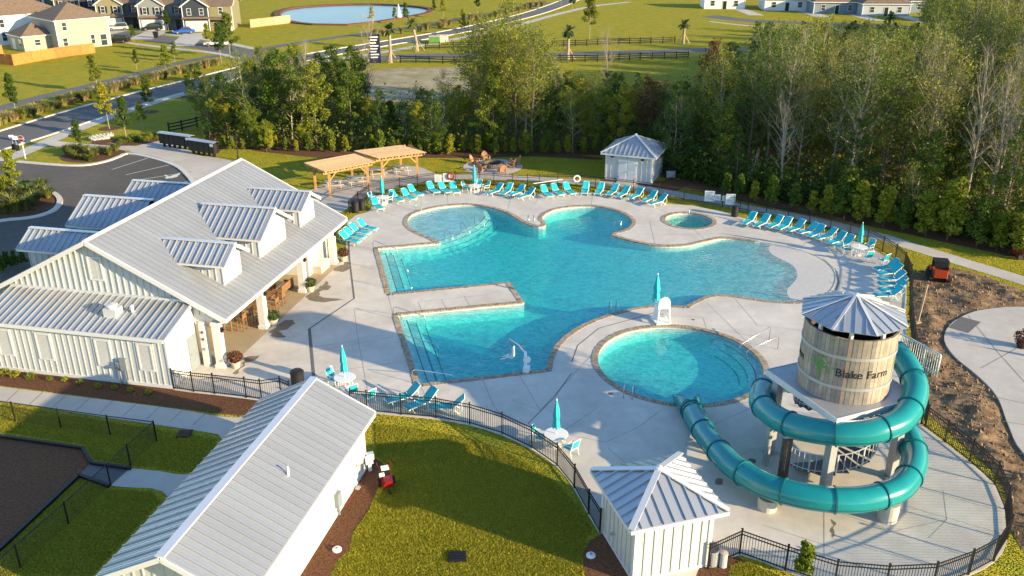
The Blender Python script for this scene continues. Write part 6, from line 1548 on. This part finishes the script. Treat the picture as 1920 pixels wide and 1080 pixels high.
# ================================================================== VEGETATION
LF=dict(pine=leafmat('pine_leaf',(.030,.070,.010),(.085,.145,.020)),leaf=leafmat('broad_leaf',(.065,.115,.012),(.20,.245,.028)),light=leafmat('light_leaf',(.13,.18,.012),(.33,.34,.028)),dry=leafmat('olive_leaf',(.095,.130,.022),(.25,.27,.045)),rust=leafmat('rust_leaf',(.09,.04,.015),(.18,.085,.03)))
def tree_mesh(seed,H,style):
    """returns (wood MB, leaves array). style dict"""
    rg=np.random.RandomState(seed); rd=random.Random(seed); wood=MB(); clumps=[]
    lean=Vector((rd.uniform(-1,1),rd.uniform(-1,1),0))*style.get('lean',.05)*H
    n=7; tr=[]
    for i in range(n):
        t=i/(n-1); tr.append(Vector((lean.x*t*t+rd.uniform(-1,1)*.02*H*t,lean.y*t*t+rd.uniform(-1,1)*.02*H*t,H*.96*t)))
    r0=style.get('r',.011)*H
    wood.tube(tr,[r0*(1-.88*i/(n-1)) for i in range(n)],6)
    def trunk(t): f=t*(n-1); i=min(n-2,int(f)); return tr[i]+(tr[i+1]-tr[i])*(f-i)
    nb=style['nb']; lo=style['lo']
    for k in range(nb):
        t=lo+(1-lo)*((k+rd.random()*.8)/nb); base=trunk(min(.98,t)); az=k*2.4+rd.uniform(-.5,.5)
        prof=style['prof'](t); ln=H*prof*rd.uniform(.75,1.2); el=style['el']*(1 if t<.75 else 1.3)+rd.uniform(-.25,.25)
        d=Vector((math.cos(az)*math.cos(el),math.sin(az)*math.cos(el),math.sin(el)))
        pts=[base]; cur=base
        for s in range(3):
            d=(d+Vector((rd.uniform(-.25,.25),rd.uniform(-.25,.25),rd.uniform(-.05,.25)))).normalized(); cur=cur+d*ln/3; pts.append(cur)
        rb=r0*(1-.85*t)*.55
        wood.tube(pts,[rb,rb*.7,rb*.45,rb*.15],4,caps=False)
        for s in range(style.get('twigs',2)):
            q=pts[1+s%3]; dd=(d+Vector((rd.uniform(-1,1),rd.uniform(-1,1),rd.uniform(-.1,.8)))).normalized(); e=q+dd*ln*.45
            wood.tube([q,(q+e)/2+Vector((0,0,.03*ln)),e],[rb*.4,rb*.28,rb*.08],3,caps=False); clumps.append((e,ln*.32))
            if style.get('fine',0):
                for u in range(style['fine']):
                    e2=e+Vector((rd.uniform(-1,1),rd.uniform(-1,1),rd.uniform(.0,1.1))).normalized()*ln*.3; wood.tube([q+(e-q)*rd.uniform(.4,1),e2],[rb*.16,rb*.05],3,caps=False)
        clumps.append((pts[2],ln*.36)); clumps.append((pts[3],ln*.34))
    clumps.append((trunk(.97),H*.06+.2))
    leaves=[]
    nl=style['leaves']; tot=sum(r**2 for _,r in clumps) or 1
    for c,r in clumps:
        r=max(r*style.get('cr',1),.28*style.get('cl',1)); m=int(nl*r*r/tot)
        if m<2: continue
        v=rg.normal(size=(m,3)); v/=np.linalg.norm(v,axis=1)[:,None]; rad=rg.uniform(.25,1,size=(m,1))**.5
        p=np.array(c)+v*rad*r*np.array([1,1,.7]); nr=v*.7+rg.normal(size=(m,3))*.7+np.array([0,0,.35]); nr/=np.linalg.norm(nr,axis=1)[:,None]
        p[:,2]=np.maximum(p[:,2],.15); leaves.append(leaf_quads(p,nr,style['ls'],rg,style.get('asp',.6)))
    return wood,(np.concatenate(leaves) if leaves else None)
ROUND=lambda t: .08+.30*math.sin(math.pi*min(1,max(0,(t-.1)/.95)))
CONE=lambda t: .04+.27*(1-t)
OVAL=lambda t: .06+.20*math.sin(math.pi*min(1,max(0,t)))
STY=dict(
 pine=dict(nb=30,lo=.10,prof=CONE,el=.15,leaves=10000,ls=.21,asp=.35,r=.010,cr=.8),
 leaf=dict(nb=24,lo=.15,prof=OVAL,el=.55,leaves=10000,ls=.20,r=.011,cr=.8),
 sparse=dict(nb=24,lo=.28,prof=OVAL,el=.75,leaves=4200,ls=.19,r=.011,lean=.10,twigs=3,fine=2,cr=.75),
 bare=dict(nb=26,lo=.26,prof=lambda t:.05+.17*math.sin(math.pi*min(1,t)),el=.95,leaves=0,ls=.2,r=.010,twigs=4,fine=4,lean=.08),
 big=dict(nb=36,lo=.20,prof=lambda t:.05+.18*math.sin(math.pi*min(1,max(0,t))),el=.65,leaves=11000,ls=.21,r=.010,twigs=3,fine=1,cr=.62),
 wispy=dict(nb=34,lo=.25,prof=lambda t:.05+.19*math.sin(math.pi*min(1,max(0,t))),el=.85,leaves=8500,ls=.20,r=.009,twigs=4,fine=1,cr=.7,lean=.16),
 shrub=dict(nb=16,lo=.04,prof=lambda t:.30*(1-.5*t),el=.8,leaves=2200,ls=.19,r=.010,cl=1.0),
 street=dict(nb=20,lo=.28,prof=lambda t:.05+.19*(1-t)**.8,el=.5,leaves=1900,ls=.18,r=.010),
)
PROTO={}
def proto(kind,seed,H,leaf,wood='bark',name='tree',label='',cat='tree'):
    w_,lv=tree_mesh(seed,H,STY[kind]); t=thing(name,label,cat)
    mw=w_.mesh('trunk'); mw.materials.append(M[wood]); obj('trunk',mw,None,t)
    if lv is not None: ml=mesh_np('crown',lv,4); ml.materials.append(LF[leaf]); obj('crown',ml,None,t)
    t['_h']=H; return t
USED=set()
def put(key,p,h,rz,label,group=None,cat='tree',tilt=0.0):
    src=PROTO[key]; o=src if key not in USED else copy_tree(src); USED.add(key)
    s=h/src['_h']; o.location=(p.x,p.y,0); o.rotation_euler=(tilt,0,rz); o.scale=(s*random.uniform(.9,1.1),s*random.uniform(.9,1.1),s); setp(o,label,cat,group); return o
for i in range(3):
    PROTO['pine%d'%i]=proto('pine',10+i,9,'pine',name='pine_tree'); PROTO['leaf%d'%i]=proto('leaf',20+i,9,('leaf','light','leaf')[i],name='broadleaf_tree')
    PROTO['big%d'%i]=proto('big',30+i,15,('leaf','dry','light')[i],('bark','palebark','bark')[i],name='tall_tree'); PROTO['wispy%d'%i]=proto('wispy',35+i,15,('dry','leaf','light')[i],'palebark',name='wispy_tree'); PROTO['sparse%d'%i]=proto('sparse',40+i,12,('leaf','dry','light')[i],'palebark',name='sparse_tree')
    PROTO['bare%d'%i]=proto('bare',50+i,12,'dry','palebark',name='bare_tree'); PROTO['shrub%d'%i]=proto('shrub',60+i,2.6,('light','leaf','light')[i],name='shrub',cat='shrub')
    PROTO['street%d'%i]=proto('street',70+i,5,('leaf','pine','light')[i],'palebark',name='young_tree')
PROTO['rust0']=proto('sparse',81,7,'rust',name='rusty_tree')
LBL=dict(wispy='tall wispy tree with pale limbs showing through in the %s',pine='dark green conifer standing in the %s',leaf='mid green bushy tree in the %s',sparse='thin pale-trunked tree with loose leaves in the %s',bare='leafless pale tree in the %s',big='tall broad leafy tree in the %s',shrub='bright green shrub at the front edge of the %s',rust='rust-brown withered tree in the %s')
rt=random.Random(11); placed=[]
def ok(p,dmin):
    for q in placed:
        if (q-p).length_squared<dmin*dmin: return False
    placed.append(p); return True
def cap_h(p,ymin):
    """height at which the tree top stays below image row ymin: low growth stands on the far side of the wood"""
    lo,hi=0,22
    for _ in range(18):
        mid=(lo+hi)/2
        if topx((p.x,p.y,mid))[1]>ymin: lo=mid
        else: hi=mid
    return lo
def ymin_at(x):
    if x<470: return 150-(470-x)*.25
    if x<690: return 88
    if x<880: return 165
    if x<1005: return 30
    if x<1320: return 135
    if x<1400: return 80
    if x<1720: return 42
    return -60
front=[(385,262),(440,270),(500,276),(600,284),(700,288),(800,290),(900,288),(1000,288),(1130,292),(1200,300),(1262,332),(1340,352),(1450,376),(1560,397),(1660,416),(1760,437),(1860,458),(1990,486),(2150,525)]
backp=[(2300,120),(2000,60),(1800,70),(1640,85),(1500,95),(1400,120),(1320,170),(1200,205),(1000,195),(900,200),(800,215),(700,210),(600,190),(480,160),(400,165),(375,205)]
wood_loop=[at(*p) for p in front+backp]
xs=[p.x for p in wood_loop]; ys=[p.y for p in wood_loop]
front_line=[at(*p) for p in front]
cnt={}
tries=0
while tries<9000 and len(placed)<430:
    tries+=1; p=Vector((rt.uniform(min(xs),max(xs)),rt.uniform(min(ys),max(ys)),0))
    if not inside(p,wood_loop): continue
    u,v=topx((p.x,p.y,0))
    if u>2080: continue
    df=poly_dist(p,front_line); right=u>1300
    if right and df>45 and rt.random()<.5: continue
    if not ok(p,2.1 if not right else 2.6): continue
    ym=ymin_at(u)+rt.uniform(-8,34); hm=cap_h(p,ym)
    if right: h=min(hm,rt.uniform(9,16) if df>5 else rt.uniform(5,10))
    elif 880<u<1015: h=min(hm,rt.uniform(8,16.5))
    elif u<690: h=min(hm,rt.uniform(6.5,11.5))
    else: h=min(hm,rt.uniform(6.5,10.5))
    if h<1.6: continue
    r_=rt.random()
    if h<3.2: k='shrub'
    elif h>10.5: k='big' if (r_<.40 or (880<u<1005 and r_<.85)) else ('wispy' if r_<.86 else ('bare' if r_<.92 else 'sparse'))
    elif u<700: k='pine' if r_<.22 else ('leaf' if r_<.52 else ('sparse' if r_<.86 else 'bare'))
    else: k='pine' if r_<.38 else ('leaf' if r_<.72 else ('sparse' if r_<.93 else ('bare' if r_<.985 else 'rust')))
    key='rust0' if k=='rust' else k+str(rt.randrange(3))
    where='wood right of the far hut' if right else ('tall clump above the fire pit' if 880<u<1015 else ('wood behind the pergolas' if u<880 else 'wood behind the far hut lawn'))
    put(key,p,h,rt.uniform(0,6.28),LBL[k]%where,where,cat='shrub' if k=='shrub' else 'tree')
# singled-out pale trees
for px,h,l,k,tl,rz in (((565,258),11.5,'tall leafless forked pale tree above the left end of the wood','bare0',.12,2.2),((548,262),9.5,'slender pale bare trunk beside the forked tree','bare1',.08,2.6),((690,225),14.2,'tall brownish bare tree rising over the wood to the pond','bare2',.0,1.0),((836,232),6.6,'thin white forked sapling in front of the sandy clearing','sparse0',.05,2.0),
   ((1136,212),11.5,'dense leafless pale tree beyond the far hut against the field','bare1',0,.3),((1045,215),8.0,'small bare tree left of the leafless pale tree','bare2',0,4.),((1462,345),13.5,'large leaning pale-limbed tree with sparse leaves right of the far hut','sparse1',.22,2.9),((1475,300),14,'pale many-branched bare tree deep in the right-hand wood','bare0',0,1.5),
   ((1590,330),13.5,'bare pale tree with spreading twigs above the slanting loungers','bare1',0,2.5),((1680,350),14.5,'bare pale tree with upright limbs beyond the wood path','bare2',0,.5),((1745,380),13.5,'pale dead tree leaning over the shrubs by the path','bare0',.1,4.0),((1400,360),4.5,'crooked white dead branch tree beside the far hut side lawn','bare2',.4,2.4),((1850,420),14,'tall pale-barked bare tree at the far right of the wood','bare1',.05,5.)):
    put(k,at(*px),h,rz,l,None,tilt=tl)
for px,h,k,l in (((905,268),14.5,'big0','tall dense leafy tree on the pergola side of the clump above the fire pit'),((952,262),16,'big0','tallest leafy tree in the middle of the clump above the fire pit'),((985,272),13.5,'big1','tall olive leafy tree on the hut side of the clump above the fire pit'),((925,285),9,'leaf0','bushy tree at the foot of the clump above the fire pit')): put(k,at(*px),h,rt.uniform(0,6),l)
# shrubs along the wood path and the clubhouse side
for i,(px,h) in enumerate((((1360,368),2.0),((1385,374),2.2),((1412,379),1.9),((1445,387),2.6),((1488,394),2.3),((1520,401),2.0),((1550,406),2.6),((1582,411),4.2),((1612,418),3.4),((1655,426),3.2),((1690,434),2.8),((1735,443),3.6),((1775,451),4.8),((1830,463),3.8),((1868,471),3.0),((1905,480),3.4))):
    put('shrub%d'%(i%3),at(*px),h,rt.uniform(0,6),'bright green shrub planted along the wood path behind the fence','shrubs along the wood path',cat='shrub')
for i in range(46):
    x=420+i*16.5+rt.uniform(-6,6)
    put('shrub%d'%(i%3),at(x,279+min(9,(x-420)*.03)+rt.uniform(-3,3)),rt.uniform(1.0,2.6),rt.uniform(0,6),'low shrub in the mulch bed along the foot of the wood','shrubs at the foot of the wood',cat='shrub')
for i,(px,h) in enumerate((((420,262),5.5),((445,258),6.2),((470,275),5.0),((400,250),5.0),((575,280),3.4),((500,284),3.6))):
    put('leaf1',at(*px),h,rt.uniform(0,6),'yellow-green leafy tree at the wood corner by the mailboxes','yellow-green trees by the mailboxes')
# young street trees
ST=[((185,174),5.6,'slim young tree between footpath and ornamental grasses, tallest of the row'),((257,131),3.4,'small round young tree on the open lawn above the footpath'),((313,143),5.0,'young tree by the grasses nearest the woods'),((328,116),3.6,'small young tree on the lawn near the side street'),((32,219),5.6,'young dark tree in the grasses at the street bend'),((205,241),5.6,'young tree on the verge with a mulch ring, olive crown'),((279,210),4.6,'young tree in the shaded verge with a mulch ring'),((238,265),5.2,'bright young tree behind the white flowers bed'),((268,241),3.4,'small yellow-green tree on the shaded lawn'),((356,181),4.0,'small tree beside the pavement at the shaded verge'),((151,285),3.6,'thin sapling in the bed at the parking court kerb'),((29,372),4.6,'sapling in the round parking island'),((251,78),3.4,'small tree on the verge by the side street kerb'),((316,58),4.5,'young tree between blue car and grey house'),((392,88),4.5,'thin tree beside the white car'),((432,108),8.0,'leafy tree at the mouth of the side street'),((415,118),7.0,'loose leafy tree at the end of the footpath'),
  ((697,46),4.2,'young tree on the bank below the pond'),((740,42),3.5,'small tree on the pond bank near the fountain'),((762,46),5.,'young dark tree on the pond bank'),((832,34),5.,'young tree on the verge beyond the grasses'),((814,28),4.,'small tree beyond the footpath by the pond end'),((896,24),5.,'young tree on the grass past the pond'),((868,50),4.,'young tree on the near verge of the street'),((870,66),4.5,'thin street tree beside the tall lamp'),((1073,20),5.5,'dark young tree by the street at the far junction'),((1052,12),5.,'young tree at the far bend of the street'),((1105,72),10,'tall narrow leafy tree at the edge of the field')]
for i,(px,h,l) in enumerate(ST): put('street%d'%(i%3),at(*px),h,rt.uniform(0,6),l,None)
# mulch rings
for px in ((205,241),(279,210),(356,181)): c=at(*px); sheet('mulch_ring',circ(c,1.3,20),.011,M['mulch'])
# palms
LF['palm']=leafmat('palm_leaf',(.05,.085,.02),(.12,.15,.035))
def palm(px,h,label,lean=0):
    p=at(*px); t=thing('palm_tree',label,'palm tree',(p.x,p.y,0)); tp=Vector((lean,0,h)); pts=[Vector((lean*(k/5)**1.6,0,h*k/5)) for k in range(6)]
    obj('trunk',MB().tube(pts,[.3,.26,.25,.25,.27,.3],9),M['palebark'],t)
    m=MB(); rg=random.Random(int(px[0]))
    for k in range(26):
        a=k*2.4; el=rg.uniform(-.7,1.2); cur=tp.copy(); d=Vector((math.cos(a)*math.cos(el),math.sin(a)*math.cos(el),math.sin(el))); side=Vector((-math.sin(a),math.cos(a),0)); vs=[]
        for s in range(6):
            wd=.34*math.sin(math.pi*(s+.4)/6.2); vs+=[cur-side*wd,cur+side*wd]; cur=cur+d*.3; d=(d+Vector((0,0,-.17))).normalized()
        m.add(vs,[(2*s,2*s+1,2*s+3,2*s+2) for s in range(5)])
    obj('fronds',m,LF['palm'],t)
    for k in range(3):
        a=k*2.1+.4; obj('prop',MB().bar((math.cos(a)*1.5,math.sin(a)*1.5,0),(math.cos(a)*.25,math.sin(a)*.25,1.9),.09),M['woodtop'],t)
palm((733,118),5.8,'palm propped with timber stakes beside the blue sign'); palm((783,96),5.2,'leaning palm by the utility cabinets',-.9); palm((1065,112),5.,'propped palm trunk beside the entrance road past the clump'); palm((1281,82),3.8,'cropped palm trunk at the end of the field fence'); palm((1663,72),4.5,'staked palm at the wood edge near the cottages'); palm((925,120),4.,'propped palm at the end of the clearing fence')
# ornamental grasses
LF['tuft']=leafmat('grass_blade',(.20,.19,.07),(.42,.36,.15),.3,.2); LF['tuftgreen']=leafmat('grass_blade_green',(.075,.11,.018),(.20,.21,.05),.3,.2)
def tuft_mesh(seed,n,h,rad):
    rg=np.random.RandomState(seed); a=rg.uniform(0,6.283,n); r=rad*rg.uniform(0,.3,n); out=rad*rg.uniform(.4,1.1,n); hh=h*rg.uniform(.6,1.1,n)
    b=np.stack([r*np.cos(a),r*np.sin(a),np.zeros(n)],1); m=np.stack([(r+out*.45)*np.cos(a),(r+out*.45)*np.sin(a),hh*.75],1); e=np.stack([(r+out)*np.cos(a),(r+out)*np.sin(a),hh*rg.uniform(.7,1.,n)],1)
    s=np.stack([-np.sin(a),np.cos(a),np.zeros(n)],1)*.022*(1+rad)
    q=np.concatenate([np.stack([b-s,b+s,m+s,m-s],1),np.stack([m-s,m+s,e+s*.2,e-s*.2],1)],0).reshape(-1,3); return q
TP=[]
for i in range(4):
    ml=mesh_np('tuft',tuft_mesh(90+i,230,1.05,.75),4); ml.materials.append(LF['tuft'] if i<2 else LF['tuftgreen']); TP.append(ml)
def tuft(p,s,label,group,green=False,z=0.0):
    o=link(bpy.data.objects.new('grass_clump',TP[(2 if green else 0)+rt.randrange(2)])); o.location=(p.x,p.y,z); o.rotation_euler=(0,0,rt.uniform(0,6)); o.scale=(s,s,s*rt.uniform(.85,1.15)); return setp(o,label,'ornamental grass',group)
gp=smooth_loop([at(*p) for p in [(-40,246),(0,233),(60,218),(120,198),(190,178),(260,158),(330,141),(400,124)]],1.5,False)
for i,p in enumerate(gp):
    for k in (-1.1,.1,1.2):
        if rt.random()<.85: tuft(p+Vector((rt.uniform(-.5,.5),k+rt.uniform(-.4,.4),0)),rt.uniform(.9,1.5),'tan ornamental grass clump in the long strip between street and footpath','ornamental grasses along the street',rt.random()<.25)
gp2=smooth_loop([at(*p) for p in [(700,70),(760,63),(820,53),(880,41),(950,27),(1010,12)]],3.2,False)
for p in gp2: tuft(p+Vector((rt.uniform(-1,1),rt.uniform(-.5,.5),0)),rt.uniform(1.3,1.9),'tan ornamental grass clump in the strip beside the far street','ornamental grasses by the far street')
for px in [(5,358),(18,353),(48,356),(60,362),(72,370),(80,358),(66,384),(50,394),(30,398),(10,400),(-10,392),(22,384),(40,374),(90,372),(56,374),(8,378)]:
    tuft(at(*px),rt.uniform(.9,1.35),'green ornamental grass clump in the round parking island','grasses in the parking island',True,.06)
for px in [(128,290),(140,296),(152,299),(160,289),(172,296),(182,290),(196,286),(205,291),(218,283),(145,287),(168,302)]:
    tuft(at(*px),rt.uniform(.7,1.1),'green grass clump in the bed along the parking court kerb','grasses along the parking court kerb',True)
# white flowers and small bed plants
LF['white']=leafmat('white_petal',(.6,.6,.58),(.8,.8,.78),.2,.05,0)
fm=mesh_np('blossom',np.concatenate([leaf_cloud((0,0,.25),.34,160,.12,7,(1,1,.6))]),4); fm.materials.append(LF['white'])
for k,px in enumerate([(174,263),(181,261),(188,260),(195,259),(202,258),(208,257),(178,265),(186,264),(194,263),(201,262)]):
    p=at(*px); o=link(bpy.data.objects.new('flower_clump',fm)); o.location=(p.x,p.y,0); o.scale=(1.3,1.3,1.2); setp(o,'white flowering clump in the bed behind the parking court','flowers','white flowers behind the parking court')
sm_=mesh_np('bedplant',leaf_cloud((0,0,.2),.32,170,.13,8,(1,1,.7)),4); sm_.materials.append(LF['light'])
sm2=mesh_np('bedplant',leaf_cloud((0,0,.3),.5,260,.15,9,(1,1,.8)),4); sm2.materials.append(LF['leaf'])
for px in [(28,706),(58,709),(94,713),(122,714),(150,720),(185,726),(215,729),(245,733),(280,738),(10,702)]:
    p=at(*px); o=link(bpy.data.objects.new('bed_plant',sm_)); o.location=(p.x,p.y,0); o.rotation_euler=(0,0,rt.uniform(0,6)); o.scale=(rt.uniform(.6,1.1),)*3; setp(o,'small yellow-green plant in the mulch along the clubhouse wing','plant','bed plants along the clubhouse wing')
for k in range(34):
    x=rt.uniform(215,310); px=(x,267-(x-215)*.10+rt.uniform(-5,4)); p=at(*px); o=link(bpy.data.objects.new('bed_plant',sm2)); o.location=(p.x,p.y,0); o.scale=(rt.uniform(.5,1.),)*3; setp(o,'low dark green plant in the bed beside the mailboxes','plant','bed plants beside the mailboxes')
for px,h in (((1506,1080),1.5),):
    put('shrub0',at(*px),h,0,'young shrub against the fence at the slide slab edge',None,cat='shrub')
for px,h in (((16,505),1.3),((30,500),1.2),((45,497),1.1),((5,512),1.4)): put('shrub1',at(*px),h,rt.uniform(0,6),'dark clipped shrub below the side porch wall','shrubs below the side porch',cat='shrub')
# a tree standing off to the right whose shade falls on the slab and the earth
put('big0',at(2070,930),8.5,1.0,'leafy tree beyond the earthworks, outside the slab fence',None)
# undergrowth: one mass nobody could count
ug=[]; rg=np.random.RandomState(4); K=0
while K<120000:
    n=6000; px=rg.uniform(min(xs),max(xs),n); py=rg.uniform(min(ys),max(ys),n)
    keep=[i for i in range(n) if inside((px[i],py[i]),wood_loop) and topx((px[i],py[i],0))[0]<2000]
    for i in keep:
        nz=mn.noise(Vector((px[i]*.3,py[i]*.3,0))); ug.append((px[i],py[i],abs(rg.normal())*(1.3+1.4*nz)+.05)); K+=1
p=np.array(ug[:120000]); nr=rg.normal(size=p.shape)+np.array([0,0,.5]); nr/=np.linalg.norm(nr,axis=1)[:,None]
me=mesh_np('undergrowth',leaf_quads(p,nr,.36,rg),4); obj('undergrowth',me,LF['leaf'],kind='stuff',label='dark leafy undergrowth filling the wood floor',cat='undergrowth')
# thicker brush along the front of the right-hand wood
fr=smooth_loop([at(*p) for p in front[9:]],.5,False); n=26000; ii=rg.randint(0,len(fr),n); p=np.array([(fr[i].x,fr[i].y,0) for i in ii])+np.stack([rg.normal(0,.6,n),np.abs(rg.normal(0,3.0,n))+.3,np.abs(rg.normal(0,1.2,n))+.05],1); nr=rg.normal(size=p.shape)+np.array([0,0,.5]); nr/=np.linalg.norm(nr,axis=1)[:,None]
obj('undergrowth',mesh_np('undergrowth',leaf_quads(p,nr,.30,rg),4),LF['pine'],kind='stuff',label='dark brush along the front edge of the right-hand wood',cat='undergrowth')
# forest floor
sheet('wood_floor',ccw(wood_loop),.0045,M['mulch_dark'])
# near lawn blades
def blades(loop,n,seed,name,h=.065,holes=()):
    rg=np.random.RandomState(seed); x0,x1=min(p.x for p in loop),max(p.x for p in loop); y0,y1=min(p.y for p in loop),max(p.y for p in loop); out=[]
    lp=[(p.x,p.y) for p in loop]
    while len(out)<n:
        X=rg.uniform(x0,x1,4000); Y=rg.uniform(y0,y1,4000)
        for a,b in zip(X,Y):
            if inside((a,b),lp) and not any(inside((a,b),q) for q in holes): out.append((a,b,0.0))
    p=np.array(out[:n]); m=len(p); a=rg.uniform(0,6.28,m); s=np.stack([np.cos(a),np.sin(a),np.zeros(m)],1)*.023*rg.uniform(.6,1.6,(m,1)); hh=h*rg.uniform(.5,1.35,m); tip=p+np.stack([rg.normal(0,.035,m),rg.normal(0,.035,m),hh],1)
    q=np.stack([p-s,p+s,tip],1).reshape(-1,3); return mesh_np(name,q,3)
LF['lawn']=leafmat('lawn_blade',(.22,.25,.018),(.60,.52,.06),.45,0,0)
lawn1=ccw([at(*p) for p in [(704,795),(755,800),(820,810),(884,824),(945,846),(1000,876),(1045,908),(1082,950),(1108,990),(1090,1030),(1095,1080),(1110,1110),(610,1110),(640,1055),(662,1030),(665,1000),(694,955),(720,912),(735,890),(726,870),(706,855)]])
obj('lawn_blades',blades(lawn1,130000,1,'lawn_blades'),LF['lawn'],kind='stuff',label='short yellow-green grass of the lawn between bath house and curved fence',cat='grass')
lawn2=ccw([at(*p) for p in [(0,757),(200,790),(405,822),(400,880),(345,885),(250,872),(178,860),(160,833),(0,808)]])
lawn3=ccw([at(*p) for p in [(150,898),(205,917),(285,922),(300,940),(170,1080),(0,1085),(0,1040)]])
lawn4=ccw([at(*p) for p in [(1370,1060),(1395,1052),(1475,1085),(1560,1108),(1560,1120),(1360,1120)]])
for i,(lp,n) in enumerate(((lawn2,30000),(lawn3,34000),(lawn4,9000))): obj('lawn_blades',blades(lp,n,5+i,'lawn_blades'),LF['lawn'],kind='stuff',label=('short grass strip between pavement and dog run','shaded short grass between dog run and bath house','short grass below the slide slab fence')[i],cat='grass')
